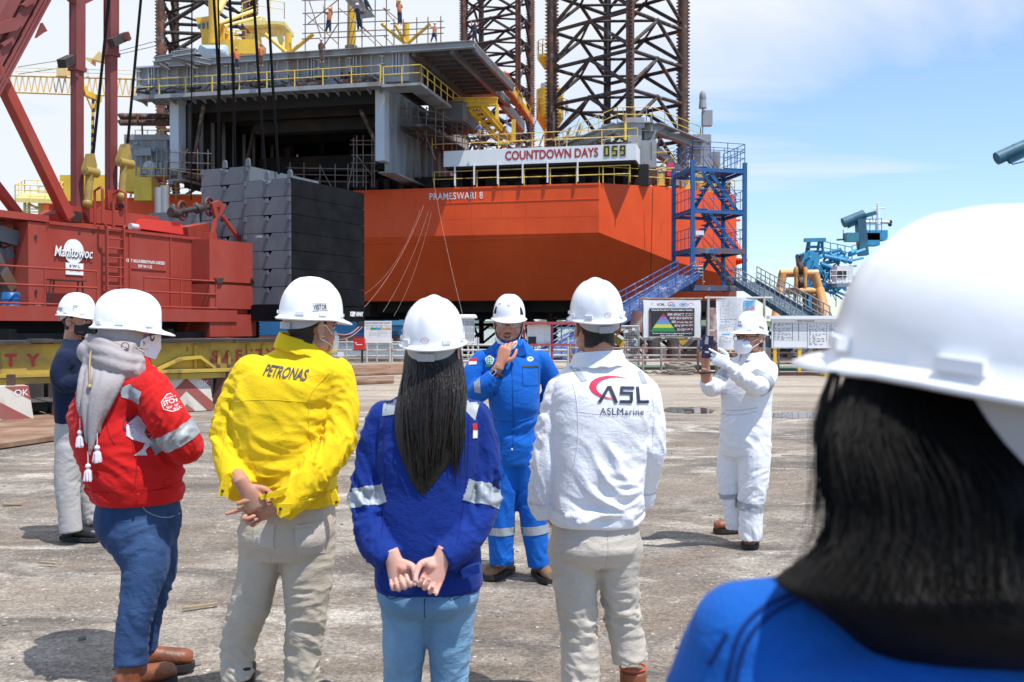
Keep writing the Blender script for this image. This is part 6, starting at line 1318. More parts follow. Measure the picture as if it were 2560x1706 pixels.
def rings(mb, spec, n=56, sub=4, p=2.4):
 """spec: (cx, cy, z, rx, ry[, lean]) from bottom to top"""
 C_ = catmull(spec, sub); R_ = []
 for q in C_:
  rg = []
  for k in range(n):
   a = 2*pi*k/n; c_, s_ = cos(a), sin(a); rg.append(V((q[0]+q[3]*math.copysign(abs(c_)**(2/p), c_), q[1]+q[4]*math.copysign(abs(s_)**(2/p), s_), q[2]+(q[5] if len(q) > 5 else 0)*c_)))
  R_.append(rg)
 return mb.loft(R_)
def fold(me, axes, seed=0.0, fine=1.0):
 """push vertices along their normals into cloth folds. axes: dict(pts, r, freq, amp, ang, peaks[(t, width, gain)])"""
 for ax in axes:
  ax['seg'] = []; acc = 0.0
  for a, b_ in zip(ax['pts'], ax['pts'][1:]): a = V(a); b_ = V(b_); L_ = (b_-a).length; ax['seg'].append((a, b_, L_, acc)); acc += L_
  ax['len'] = acc
 me.update(); nrm = [q.vector.copy() for q in me.vertex_normals] if hasattr(me, 'vertex_normals') else [q.normal.copy() for q in me.vertices]
 for i, vert in enumerate(me.vertices):
  p = vert.co; best = None
  for j, ax in enumerate(axes):
   for a, b_, L_, acc in ax['seg']:
    d_ = b_-a; t = max(0, min(1, (p-a).dot(d_)/(L_*L_))); q = a+d_*t; dist = (p-q).length/ax['r']
    if best is None or dist < best[0]: best = (dist, j, acc+t*L_, p-q, d_/L_)
  _, j, t, off, dr = best; ax = axes[j]
  sd = dr.cross(V((0.31, 1, 0.17))).normalized(); up = sd.cross(dr); ang = atan2(off.dot(up), off.dot(sd)); ca, sa = cos(ang), sin(ang)
  fr = ax['freq']; k = ax.get('ang', 1.0); tt = t*fr+ax.get('spiral', 1.2)*sin(ang+seed*1.7+t*6)
  w1 = noise.noise(p*5+V((seed, 1, 2)))*.9; n1 = noise.noise(V((tt+w1, ca*k+seed*3.1, sa*k+j*7.7))); n2 = noise.noise(V((tt*2.1+9-w1, ca*k*1.7+seed, sa*k*1.7+j*5.1)))
  g = 0.0
  for pt, wd, ga in ax.get('peaks', ()): g += ga*math.exp(-((t/ax['len']-pt)/wd)**2)
  g = (1+g)*(max(.12, min(1.5, .55+1.9*noise.noise(p*4.2+V((seed*2, 5, seed)))+.25*g)) if ax.get('mask', 1) else max(.6, 1+.8*noise.noise(p*4.2+V((seed*2, 5, seed)))))
  if ax.get('taper'): g *= max(.15, min(1, (t/ax['len']-.015)/.07))
  dsp = ax['amp']*g*((.62-2.4*abs(n1)**.8)+(.3-1.2*abs(n2)**.8)*fine)+ax['amp']*.25*noise.noise(p*9+V((seed, seed*2, 3)))
  vert.co = p+nrm[i]*dsp
 me.update(); return me
def smooth_mesh(me, it=1, fac=.3):
 bm = bmesh.new(); bm.from_mesh(me)
 for _ in range(it): bmesh.ops.smooth_vert(bm, verts=bm.verts, factor=fac, use_axis_x=True, use_axis_y=True, use_axis_z=True)
 bm.to_mesh(me); bm.free(); return me
def skin_obj(name, me, mats, parent, smooth=180):
 for q in (mats if isinstance(mats, (list, tuple)) else [mats]): me.materials.append(q)
 return link(name, me, parent, smooth)
def bvh_of(me): return BVHTree.FromPolygons([q.co for q in me.vertices], [tuple(p.vertices) for p in me.polygons])
def patch(me, cuts, keep, off, name, m__, parent, thick=0.0, smooth=180):
 bm = bmesh.new(); bm.from_mesh(me)
 for co, no in cuts: bmesh.ops.bisect_plane(bm, geom=bm.verts[:]+bm.edges[:]+bm.faces[:], plane_co=co, plane_no=no)
 bm.normal_update(); nn_ = {v_.index: v_.normal.copy() for v_ in bm.verts}
 for v_ in bm.verts: v_.co = v_.co+v_.normal*off
 bmesh.ops.delete(bm, geom=[f for f in bm.faces if not keep(f.calc_center_median())], context='FACES')
 if thick:
  r_ = bmesh.ops.extrude_face_region(bm, geom=bm.faces[:]); nv = [g for g in r_['geom'] if isinstance(g, bmesh.types.BMVert)]; bm.normal_update()
  for v_ in nv: v_.co += v_.normal*thick
 o_ = bpy.data.meshes.new(name); bm.to_mesh(o_); bm.free(); o_.materials.clear(); o_.materials.append(m__)
 for pl_ in o_.polygons: pl_.material_index = 0
 if not len(o_.polygons): return None
 return link(name, o_, parent, smooth)
def band(me, a, b_, t0, t1, rad, off, name, m__, parent):
 """reflective band round a limb whose axis runs a -> b, between fractions t0 and t1"""
 a = V(a); b_ = V(b_); d_ = b_-a; n_ = d_.normalized(); p0 = a+d_*t0; p1 = a+d_*t1; mid = (p0+p1)/2
 def keep(c):
  q = (c-a).dot(n_); return (t0*d_.length-1e-4) <= q <= (t1*d_.length+1e-4) and (c-(a+n_*q)).length < rad
 return patch(me, [(p0, n_), (p1, n_)], keep, off, name, m__, parent)
def decal(flat, origin, ux, uy, dr, bvh, off, name, m__, parent, maxlen=.012, jump=.075):
 vs, fs = flat; ux = V(ux); uy = V(uy); dr = V(dr).normalized(); origin = V(origin)
 bm = bmesh.new(); bv = [bm.verts.new((q[0], q[1], 0)) for q in vs]
 for f in fs:
  try: bm.faces.new([bv[i] for i in f])
  except ValueError: pass
 bmesh.ops.triangulate(bm, faces=bm.faces[:])
 for _ in range(4):
  lo = [e for e in bm.edges if e.calc_length() > maxlen]
  if not lo: break
  bmesh.ops.subdivide_edges(bm, edges=lo, cuts=1); bmesh.ops.triangulate(bm, faces=[f for f in bm.faces if len(f.verts) > 3])
 hs = []; ms = set()
 for v_ in bm.verts: p = origin+ux*v_.co.x+uy*v_.co.y; h_ = bvh.ray_cast(p-dr*.4, dr); hs.append((p, h_[3] if h_[0] is not None else None))
 ok = sorted(q[1] for q in hs if q[1] is not None); md = ok[len(ok)//2] if ok else .4
 for i_, (v_, (p, d_)) in enumerate(zip(bm.verts, hs)):
  if d_ is None or abs(d_-md) > jump: ms.add(v_)
  v_.co = p+dr*((md if d_ is None else d_)-.4-off)
 bmesh.ops.delete(bm, geom=[f for f in bm.faces if any(q in ms for q in f.verts)], context='FACES')
 o_ = bpy.data.meshes.new(name); bm.to_mesh(o_); bm.free(); o_.materials.append(m__); return link(name, o_, parent, 180)
def flat_poly(pts): return [tuple(p) for p in pts], [tuple(range(len(pts)))]
def flat_join(*fl):
 vs, fs = [], []
 for a, b_ in fl: o_ = len(vs); vs += a; fs += [tuple(i+o_ for i in f) for f in b_]
 return vs, fs
def flat_text(txt, h_, width=None, cx_=0, cy_=0, **kw):
 vs, fs = text_mesh(txt, h_, **kw); x0 = min(q[0] for q in vs); x1 = max(q[0] for q in vs); k = 1 if width is None else width/(x1-x0)
 return [((q[0]-(x0+x1)/2)*k+cx_, q[1]+cy_) for q in vs], fs
def flat_ring(rx, ry, w_, a0=0, a1=2*pi, n=28, cx_=0, cy_=0, taper=False):
 vs, fs = [], []
 for i in range(n+1):
  f = i/n; a = a0+(a1-a0)*f; ww = w_*(sin(pi*min(1, .08+f*.92)) if taper else 1); vs += [(cx_+rx*cos(a), cy_+ry*sin(a)), (cx_+(rx-ww)*cos(a), cy_+(ry-ww*ry/rx)*sin(a))]
 return vs, [(2*i, 2*i+2, 2*i+3, 2*i+1) for i in range(n)]
# ---- shared people materials
helm_w = mat('helmet_white_plastic', (.86, .87, .90), .30, var=.02, coat=.12, spec=.5, c2=(.74, .74, .75), cut=.70, soft=.10, scale=9, c3=(.60, .58, .55), cut3=.78, scale3=45, stretch3=(1, 1, .4), bump=.0004, bscale=60)
strap_g = mat('helmet_suspension_plastic', (.40, .40, .41), .45, var=.05)
silver = mat('reflective_tape', (.36, .39, .42), .5, metal=.15, var=.05, bump=.0006, bscale=500)
blackc = mat('black_fabric', (.014, .014, .017), .8, var=.1)
maskw = cloth_mat('mask_white', (.82, .83, .86), wr=.002, wscale=30, var=.02, sheen=.05)
boot_b = mat('brown_boot_leather', (.235, .070, .024), .48, c2=(.15, .045, .02), cut=.55, scale=9, var=.12, bump=.003, bscale=45)
boot_d = mat('dull_brown_leather', (.20, .105, .050), .7, c2=(.28, .17, .10), cut=.55, scale=8, var=.15, bump=.003, bscale=45)
shoe_k = mat('black_shoe_leather', (.016, .017, .019), .45, var=.15, bump=.002, bscale=60)
sole_m = mat('dark_sole_rubber', (.022, .020, .019), .8, var=.2)
hair_k = mat('black_hair', (.010, .0085, .008), .42, c2=(.020, .013, .010), cut=.5, scale=60, stretch=(1, 1, .04), var=.25, vscale=40, bump=.006, bscale=190, bstretch=(1, 1, .03), spec=.5)
hair_s = mat('short_black_hair', (.014, .012, .012), .65, var=.3, vscale=60, bump=.004, bscale=320)
eye_w = mat('eye_white', (.70, .68, .65), .3, var=0); eye_d = mat('eye_dark', (.012, .008, .006), .15, var=0); teeth_m = mat('teeth', (.72, .68, .60), .35, var=0); lip_m = mat('lips', (.24, .095, .08), .5, var=.05); mouth_m = mat('mouth_inside', (.05, .012, .012), .6, var=0)
lens_m = mat('clear_lens', (.65, .68, .70), .05, alpha=.28, var=0, spec=.6)
flag_r = mat('flag_red', (.50, .015, .02), .7, var=.03); flag_w = mat('flag_white', (.80, .80, .80), .7, var=.02)
CLEAN = dict(var=.02)
class Person:
 def __init__(s, label, px, d, yaw, py=None):
  s.d = d; s.s = F_PX/d; c = W(px, 900, d); s.o = thing('person', label, 'person', (c.x, d, 0), radians(yaw)); s.M = s.o.matrix_basis.copy(); s.I = s.M.inverted(); s.R3 = s.I.to_3x3(); s.parts = {}
 def L(s, px, py, dy=0.0): return s.I @ W(px, py, s.d+dy)
 def D(s, x, y, z): return (s.R3 @ V((x, y, z))).normalized()      # world direction -> local
 def limb(s, mb, pts, **kw): return limb(mb, [(s.L(*q[:3]), q[3]) for q in pts], **kw)
 def pts(s, pts): return [s.L(*q[:3]) for q in pts]
 def ring(s, py, pxc, rx, ry, dy=0.0): c = s.L(pxc, py, dy); return (c.x, c.y, c.z, rx, ry)
def head_matrix(P, px, py, dy, yaw, pitch=0.0, roll=0.0):
 """ear-level centre of the head at a pixel; yaw relative to world, 0 = facing away from the camera"""
 c = P.L(px, py, dy); ry = radians(yaw)-P.o.rotation_euler.z
 return Matrix.Translation(c) @ Matrix.Rotation(ry, 4, 'Z') @ Matrix.Rotation(radians(pitch), 4, 'X') @ Matrix.Rotation(radians(roll), 4, 'Y')
def make_head(face=True, fat=1.0, mouth=0.0):
 m_ = MB(); E = m_.ellipsoid
 E((0, -.012, .035), (.076*fat, .095, .090), 24, 16); E((0, .028, -.012), (.066*fat, .062, .086), 24, 16); E((0, .040, -.070), (.047*fat, .045, .034), 18, 12); E((0, .066, -.088), (.022, .018, .016), 12, 8)
 for s_ in (-1, 1):
  E((s_*.040*fat, .048, -.026), (.032, .032, .034)); E((s_*.052*fat, .012, -.058), (.020, .036, .030)); E((s_*.034, .0745, .032), (.026, .014, .009))
  E((s_*.080*fat, -.012, -.002), (.008, .019, .032), rot=Matrix.Rotation(s_*.35, 3, 'Z') @ Matrix.Rotation(-.15, 3, 'X')); m_.path([V((s_*(.084*fat+.006*sin(a*.5)), -.012-.021*sin(a), .004+.031*cos(a))) for a in [pi*1.25*k/9-.25 for k in range(10)]], .0048, n=6)
  E((s_*.014, .098, -.033), (.010, .011, .008))
 m_.tube((0, .083, .022), (0, .108, -.026), .0085, .0135, 12); E((0, .110, -.029), (.013, .011, .011))
 if mouth <= 0: E((0, .088, -.056), (.025, .011, .0065)); E((0, .087, -.067), (.021, .011, .0075))
 else: E((0, .088, -.053), (.029, .011, .0065)); E((0, .084, -.074), (.024, .011, .0075)); E((0, .078, -.082), (.03, .014, .010))
 limb(m_, [(V((0, -.018, -.03)), (.056*fat, .060)), (V((0, -.030, -.10)), (.056*fat, .058)), (V((0, -.032, -.165)), (.060*fat, .058))], n=20)
 return m_
def eyes(face):          # small islands of the body mesh: (mb, material slot 1 white 2 dark 3 lips 4 teeth 5 mouth)
 m_ = MB()
 for s_ in (-1, 1):
  m_.cm = 1; m_.ellipsoid((s_*.032, .0765, .013), (.0135, .010, .0068), 14, 8); m_.cm = 2; m_.ellipsoid((s_*.032, .0835, .013), (.0062, .004, .0062), 12, 8)
  m_.path([V((s_*(.014+.040*t), .0885-.020*t*t, .036+.012*sin(pi*(t*.8+.1)))) for t in [k/6 for k in range(7)]], [.0028, .0045, .005, .0048, .004, .003, .0015], n=6)
  m_.path([V((s_*(.018+.029*t), .0845-.012*t*t, .0155+.0065*sin(pi*t))) for t in [k/6 for k in range(7)]], .0019, n=5)
 return m_
def hand(m_, w, f, n, side, curl=(.3, .3, .3, .3), thumb=.5, k=1.0, spread=.06, bend=(1, 1.1, .8), fwd=(0, 0, 0, 0)):
 """five-fingered hand. w wrist, f towards the fingers, n out of the back of the hand, side towards the thumb"""
 w = V(w); f = V(f).normalized(); n = (V(n)-f*V(n).dot(f)).normalized(); sd = f.cross(n).normalized()
 if sd.dot(V(side)) < 0: sd = -sd
 rg = []
 for t, wd, th, c in ((-.035, .028, .023, 0), (.0, .029, .021, 0), (.03, .036, .019, .002), (.06, .041, .017, .002), (.088, .040, .0145, .001), (.098, .036, .011, 0)):
  rg.append([w+f*t*k+sd*(wd*k*cos(a)+c*k)+n*(th*k*sin(a)*(1 if sin(a) > 0 else .9)) for a in [2*pi*i/18 for i in range(18)]])
 m_.loft(rg)
 m_.ellipsoid(w+f*.035*k+sd*.022*k-n*.010*k, (.018*k, .018*k, .018*k), 12, 8)
 tips = []
 for i, (o, L_, r_) in enumerate(((.030, .072, .0092), (.010, .080, .0096), (-.011, .074, .0092), (-.030, .058, .0080))):
  c = curl[i]; p = w+f*(.088-(.006 if i == 3 else 0))*k+sd*o*k; d_ = (f+sd*(spread*(1.2-i*.8))).normalized(); ax = d_.cross(n).normalized(); pts = [(p-f*.012*k, r_*1.05*k)]
  ang = 0
  for j, (fr, bd) in enumerate(zip((.46, .30, .24), bend)):
   ang += c*bd; dd = d_*cos(ang)-n*sin(ang); p = p+dd*(L_*fr*k); pts.append((p, r_*(1.0-.07*(j+1))*k))
  limb(m_, pts, n=10, sub=3); m_.ellipsoid(p, r_*.80*k, 10, 8); tips.append((p, dd, n*cos(ang)+d_*sin(ang), r_*.78*k))
 p = w+f*.022*k+sd*.028*k-n*.006*k; d1 = (f*.62+sd*.75-n*.25*thumb).normalized(); d2 = (f*.9+sd*(.45-.5*thumb)-n*.45*thumb).normalized(); d3 = (f*.95+sd*(.25-.7*thumb)-n*.6*thumb).normalized()
 q1 = p+d1*.036*k; q2 = q1+d2*.034*k; q3 = q2+d3*.026*k; limb(m_, [(p, .0145*k), (q1, .0125*k), (q2, .0108*k), (q3, .0085*k)], n=10, sub=3); m_.ellipsoid(q3, .0085*k, 10, 8); tips.append((q3, d3, (n+sd*.4).normalized(), .0088*k))
 return tips
def nails(m_, tips, slot):
 m_.cm = slot
 for p, d_, n, r_ in tips:
  s_ = d_.cross(n).normalized(); c = p+n*r_*.80+d_*r_*.15
  m_.ellipsoid(c, (r_*.72, r_*.85, r_*.26), 8, 6, rot=Matrix((s_, d_, n)).transposed())
 m_.cm = 0
def join_meshes(items):
 """items: (mesh or MB, material slot or None) -> one mesh"""
 big = MB()
 for it, slot in items:
  if isinstance(it, MB): big.join(it)
  else: big.cm = slot or 0; big.add([q.co.copy() for q in it.vertices], [tuple(p.vertices) for p in it.polygons])
 me = big.mesh('body'); mi = big.m; return me, mi
def finish_body(P, items, mats):
 me, mi = join_meshes(items)
 for q in mats: me.materials.append(q)
 me.polygons.foreach_set('material_index', mi); o_ = link('body', me, P.o, 180); return o_
def helmet(P, M, style='ridge', k=1.0, band_back=True, mark=True, peak=.042, m__=None, zk=1.0, drop=0):
 """M: head matrix. Hard hat with crest, rim, peak, slots and the nape cradle."""
 H = M @ Matrix.Translation((0, .000, .044)) @ Matrix.Diagonal((k, k, k*zk, 1)); m__ = m__ or helm_w
 n = 72; a, b_, h_ = .099, .128, .138; rows = []
 def pk(th): c_ = cos(th); return peak*(max(0, (c_-.28)/.72)**.85 if c_ > .28 else 0)
 def dome(ph, th, off=0.0):
  r_ = sin(ph)**.86; z = h_*max(0, cos(ph))**.88; x = (a+off)*r_*sin(th); y = (b_+off)*r_*cos(th)-.004; z = z+off*cos(ph)
  if style == 'ridge': 
   g = math.exp(-(x/.019)**2)*.0085+math.exp(-((abs(x)-.042)/.010)**2)*.0022; fade = max(0, min(1, (1.38-ph)/.35)); z += g*fade; y += (g*.8*fade*(1 if y > 0 else -1) if abs(y) > .05 else 0)
  else: z += .004*math.exp(-(x/.03)**2)
  return V((x, y, z))
 for i in range(19): ph = max(.015, pi/2*i/18); rows.append([dome(ph, 2*pi*j/n) for j in range(n)])
 for r0, z0, kk in ((.003, -.006, 0), (.007, -.010, .15), (.010, -.011, .6), (.0125, -.013, 1), (.0125, -.0165, 1), (.009, -.019, .9), (.002, -.0165, .1), (-.004, -.011, 0)):
  rows.append([V(((a+r0)*sin(t), (b_+r0+pk(t)*kk)*cos(t)-.004, z0-.012*(pk(t)/max(peak, 1e-6))*kk**1.5+(.004*(1-abs(cos(t))) if style == 'ridge' else 0))) for t in [2*pi*j/n for j in range(n)]])
 for i in range(8): ph = pi/2*(1-(i+.2)/8); rows.append([dome(max(ph, .02), 2*pi*j/n, -.006) for j in range(n)])
 m_ = MB(); m_.loft([[H @ q for q in r_] for r_ in rows]); sh = m_.build('helmet', m__, P.o, smooth=55, local=True)
 me = sh.data; bv = bvh_of(me)
 if style == 'ridge':
  for th in (radians(48), radians(100), radians(140), -radians(48), -radians(100), -radians(140)):
   c = V(((a+.0005)*sin(th), (b_+.0005)*cos(th)-.004, .008)); R = Matrix.Rotation(-th, 3, 'Z'); g = MB(); m_ = MB()
   g.loft([[c+R @ V((x, y, z)) for x, z in ((-.016, -.006), (.016, -.006), (.015, .006), (-.015, .006))] for y in (-.006, .0065)]); m_.join(g, H); m_.build('slot', m__, sh, local=True)
 else:
  R3 = H.to_3x3().normalized()
  def dd(fl, th, z, name, mm): d_ = V((-sin(th), -cos(th), -.35)); decal(fl, H @ V((.11*sin(th), .14*cos(th), z)), R3 @ V((-cos(th), sin(th), 0)), R3 @ ZZ, R3 @ d_, bv, .0015, name, mm, sh, .008)
  for s_ in (-1, 1): dd(flat_poly([(s_*.012, .026), (-s_*.004, .022), (-s_*.022, -.022), (s_*.016, -.022)]), s_*1.0, .046, 'vent', blackc); dd(flat_poly([(s_*.006, .012), (-s_*.001, .010), (-s_*.008, -.014), (s_*.004, -.014)]), s_*1.0, .046, 'vent_bar', strap_g) if False else None
  dd(flat_poly([(-.013, .008), (0, .003), (.013, .008), (0, -.012)]), -.05, .085, 'badge', strap_g); dd(flat_poly([(-.012, -.004), (.014, .002), (.014, .010), (-.012, .004)]), .75, .090, 'sticker', yel)
  decal(flat_poly([(.025*cos(2*pi*j/16), .030*sin(2*pi*j/16)) for j in range(16)]), H @ V((0, 0, .2)), R3 @ V((1, 0, 0)), R3 @ V((0, 1, 0)), R3 @ V((0, 0, -1)), bv, .0012, 'top_vent', blackc, sh, .008)
 if band_back:
  m_ = MB(); N_ = 26; ra, rb = .085, .106
  def strip(a0, a1, z0, z1, dr=0.0, th_=.003):
   R_ = []
   for i in range(N_+1):
    f = i/N_; t = pi+(a0+(a1-a0)*f); e = 1-abs(2*f-1)**3; zb = z0+(z1-z0)*e if True else z1; x, y = (ra+dr)*sin(t), (rb+dr)*cos(t)-.006
    R_.append([V((x, y, z0+.012)), V((x*1.03, y*1.03, z0+.012)), V((x*1.0, y*1.0, zb)), V((x*.97, y*.97, zb))])
   g = MB(); g.loft(R_); m_.join(g, H)
  strip(-1.35, 1.35, -.020, -.052-drop); m_.build('suspension', strap_g, sh, local=True, smooth=40)
  m_ = MB(); g = MB(); R_ = []
  for i in range(9):
   t = pi-.3+.6*i/8; x, y = (ra+.006)*sin(t), (rb+.006)*cos(t)-.006; R_.append([V((x, y, -.028)), V((x*1.06, y*1.06, -.028)), V((x*1.06, y*1.06, -.053)), V((x, y, -.053))])
  g.loft(R_); m_.join(g, H); m_.build('ratchet', strap_g, sh, local=True)
 if mark:
  dr = (H.to_3x3() @ V((0, 1, 0))).normalized(); ux = (H.to_3x3() @ V((1, 0, 0))).normalized(); uy = (H.to_3x3() @ V((0, 0, 1))).normalized(); o_ = H @ V((0, -b_-.02, .016))
  fl = flat_join(flat_ring(.013, .010, .0012), *[flat_poly([(c*.0035-.004*s, s*.0025+.001), (c*.0035-.004*s+.002, s*.0025+.002), (c*.0035+.003, .004*s), (c*.0035+.001, .004*s-.001)]) for c in (-1, 0, 1) for s in (-1, 1)])
  decal(fl, o_, ux, uy, dr, bv, .0012, 'stamp', flag_r, sh)
 return sh, bv, H
def helmet_tag(P, sh, bv, H, th, z, txt='VISITOR', w_=.055, h_=.014, paper=True, roll=0.0, m__=None):
 d_ = -V((sin(th), cos(th), -.25)).normalized(); R3 = H.to_3x3().normalized(); dr = (R3 @ V((d_.x, d_.y, -.15))).normalized(); ux = (R3 @ V((-cos(th), sin(th), 0))).normalized(); uy = (R3 @ V((0, 0, 1)))
 ux2 = ux*cos(roll)+uy*sin(roll); uy2 = uy*cos(roll)-ux*sin(roll); o_ = H @ V((.107*sin(th), .137*cos(th), z)); hw, hh = w_/2+.004, h_/2+.004
 if paper: decal(flat_poly([(-hw, -hh), (hw, -hh), (hw, hh), (-hw, hh)]), o_, ux2, uy2, dr, bv, .0010, 'tag', flag_w, sh); decal(flat_join(flat_poly([(-hw, hh-.0012), (hw, hh-.0012), (hw, hh), (-hw, hh)]), flat_poly([(-hw, -hh), (hw, -hh), (hw, -hh+.0012), (-hw, -hh+.0012)])), o_, ux2, uy2, dr, bv, .0016, 'tag_border', ink, sh)
 decal(flat_text(txt, h_, w_, bold=.03), o_, ux2, uy2, dr, bv, .0018, 'tag_lettering', m__ or ink, sh)
def short_hair(P, head_me, M, low=-.055, side=.0, off=.005):
 I = M.inverted()
 def keep(c):
  q = I @ c
  if abs(q.x) > .086: return False
  if (q.y+.010)**2+(q.z)**2 < .030**2 and abs(q.x) > .066: return False
  return (q.z > low+.02*max(0, 1-abs(q.x)/.04) and q.y < -.030) or (q.z > .010 and q.y < .012) or (q.z > .065 and q.y < .075)
 return patch(head_me, [], keep, off, 'hair', hair_s, P.o)
def transform(mb, M): mb.v = [M @ q for q in mb.v]; return mb
def head_mesh(M, **kw): return smooth_mesh(remesh(transform(make_head(**kw), M), .0042, 2), 1, .3)
def ear_loop(mb, M, s_, pts, r=.0016): mb.path([M @ V((s_*p[0], p[1], p[2])) for p in pts], r, n=5)
def shoe(P, name, ankle, toe_dir, m__, L_=.29, wd=.050, shaft=.10, sole=.028, rs=.052, cap=None, label=None, top=None, toe_r=.052, gz=0.0):
 """ankle: local (x, y) of the heel column; toe_dir local direction"""
 f = V((toe_dir[0], toe_dir[1], 0)).normalized(); s_ = V((f.y, -f.x, 0)); a = V((ankle[0], ankle[1], gz)); m_ = MB()
 prof = [(-.07, .026, .034, .045), (-.045, .036, .045, .050), (.02, .038, .050, .050), (.08, .043, .047, .042), (.13, .048, .043, .036), (.175, .046, .040, .033), (.205, .030, .034, .024)]
 k = L_/.285; rg = []
 for t, w_, h_, zc in prof: rg.append([a+f*t*k+s_*(w_*wd/.050*cos(q))+ZZ*(sole+zc-.008+h_*sin(q)*(1 if sin(q) > 0 else .85)) for q in [2*pi*i/18 for i in range(18)]])
 m_.loft(rg); limb(m_, [(a+ZZ*.05-f*.012, (rs, rs*1.05)), (a+ZZ*(shaft*.6+.04)-f*.006, (rs, rs)), (a+ZZ*(shaft+.06)-f*.004, (rs*1.06, rs*1.06))], n=18)
 me = remesh(m_, .006, 3); me.update()
 o_ = skin_obj(name, me, m__, P.o)
 m_ = MB(); poly = [a+f*t*k+s_*(w_*wd/.050*1.12*sg)+ZZ*.002 for sg in (1,) for t, w_ in ((-.078, .020), (-.06, .035), (-.01, .040), (.05, .041), (.12, .050), (.17, .047), (.203, .030), (.213, .012))]
 poly += [a+f*t*k-s_*(w_*wd/.050*1.12)+ZZ*.002 for t, w_ in reversed(((-.078, .020), (-.06, .035), (-.01, .040), (.05, .041), (.12, .050), (.17, .047), (.203, .030), (.213, .012)))]
 m_.prism(poly, ZZ*sole); m_.build('sole', sole_m, o_, local=True)
 if label: o_['label'] = label
 return o_
def strands(mb, base_pts, n, length_fn, r=.0022, seed=1, spread=.012):
 rr = random.Random(seed)
 for i in range(n):
  pts = base_pts(rr); k = len(pts); j = [V((rr.gauss(0, spread), rr.gauss(0, spread*.7), 0)) for _ in range(2)]
  mb.path([p+j[0]*(q/(k-1))+j[1]*sin(pi*q/(k-1)) for q, p in enumerate(pts)], [r*(1 if q < k-2 else (.6 if q == k-2 else .15)) for q in range(k)], n=4)
# ================================================================ the people
def garment(P, name, mb, vox, axes, m__, seed, it=3, label=None, post=1):
 me = remesh(mb, vox, it); fold(me, axes, seed); smooth_mesh(me, post, .25); me.update(); o_ = skin_obj(name, me, m__, P.o)
 if label: o_['label'] = label
 return o_
def ax(pts, r, freq, amp, peaks=(), ang=1.0, spiral=1.3, mask=1): return dict(mask=mask, pts=pts, r=r, freq=freq, amp=amp, peaks=peaks, ang=ang, spiral=spiral)
def edges(P, J, arms, zw, m__):
 patch(J.data, [(V((0, 0, zw)), ZZ)], lambda c: c.z < zw, .0035, 'waistband', m__, J)
 for A_ in arms: p = P.pts(A_); r_ = A_[-1][3]; band(J.data, p[-2], p[-1], .35, 1.5, r_*1.55, .003, 'cuff', m__, J)
def collar(P, name, c, rx, ry, h_, m__, tilt=(0, 0, 0), flare=.012, lean=0.0, open_front=0.0, parent=None):
 """standing fold-over collar round the neck: c local centre of its base"""
 m_ = MB(); N_ = 40; rows = [[], [], [], [], [], []]
 for i in range(N_+1):
  t = -pi/2+open_front+(2*pi-2*open_front)*(i/N_)+pi; x, y = cos(t-pi/2+pi/2), sin(t)
  t2 = pi/2+open_front+(2*pi-2*open_front)*(i/N_); x, y = cos(t2), sin(t2); bk = (1-y)/2; w_ = .004*sin(i*1.7)
  for j, (dr, dz) in enumerate(((-.008, -.004), (-.004, h_*(.55+.45*bk)), (.004, h_*(.62+.45*bk)+.004), (flare*.8+.004, h_*.55), (flare*1.5+.008, -.010-.016*(1-bk)+w_), (flare*1.2, -.014-.016*(1-bk)))):
   rows[j].append(V(c)+V(((rx+dr)*x, (ry+dr)*y+lean*dz, dz+tilt[0]*x*rx+tilt[1]*y*ry)))
 nv = len(rows[0]); m_.add([q for r_ in rows for q in r_], [(j*nv+i, j*nv+i+1, ((j+1) % 6)*nv+i+1, ((j+1) % 6)*nv+i) for j in range(6) for i in range(nv-1)])
 return m_.build(name, m__, parent or P.o, smooth=50, local=True)
def legs_mesh(P, left, right, pelvis, n=26):
 m_ = MB(); rings(m_, pelvis, 48, 4, 2.3); P.limb(m_, left, n=n); P.limb(m_, right, n=n); return m_
def seam(P, me_o, pts, dr, r_, m__, name='seam', off=.0):
 """thin stitched seam laid on a garment: pts local, projected along dr"""
 bv = bvh_of(me_o.data); dr = V(dr).normalized(); m_ = MB(); q = []
 P_ = catmull([tuple(p) for p in pts], 8) if len(pts) > 2 else [tuple(V(pts[0]).lerp(V(pts[1]), k/14)) for k in range(15)]
 for p in P_:
  p = V(p); h_ = bv.ray_cast(p-dr*.4, dr)
  if h_[0] is not None: q.append(h_[0]-dr*off)
 if len(q) > 2: m_.path(q, r_, n=5); return m_.build(name, m__, me_o, smooth=60, local=True)
def flapbox(P, me_o, origin, ux, uy, dr, w_, h_, m__, name, off=.004, corner=.0, maxlen=.012, flat=None):
 bv = bvh_of(me_o.data); return decal(flat or flat_poly([(-w_/2, -h_/2), (w_/2, -h_/2), (w_/2, h_/2), (-w_/2, h_/2)]), origin, ux, uy, dr, bv, off, name, m__, me_o, maxlen)
FWD = V((0, 1, 0))
skin_b = skin_mat('skin_brown', (.50, .262, .168)); skin_t = skin_mat('skin_tan', (.46, .25, .165)); skin_l = skin_mat('skin_light', (.66, .40, .315)); nail_m = mat('nail', (.60, .34, .29), .3, var=.0)
SK = lambda s: [s, eye_w, eye_d, lip_m, teeth_m, mouth_m, nail_m]
beige = cloth_mat('beige_chino_cloth', (.50, .435, .345), wr=.006, wscale=9, wst=(1, 1, 1.8), c2=(.44, .375, .29), weave=500)
beige2 = cloth_mat('stone_chino_cloth', (.53, .475, .405), wr=.006, wscale=9, wst=(1, 1, 1.8), c2=(.47, .41, .34), weave=500)
denim_d = cloth_mat('dark_denim', (.020, .050, .135), wr=.006, wscale=10, wst=(1, 1, 2), c2=(.050, .105, .225), c2amt=.56, weave=420, var=.18)
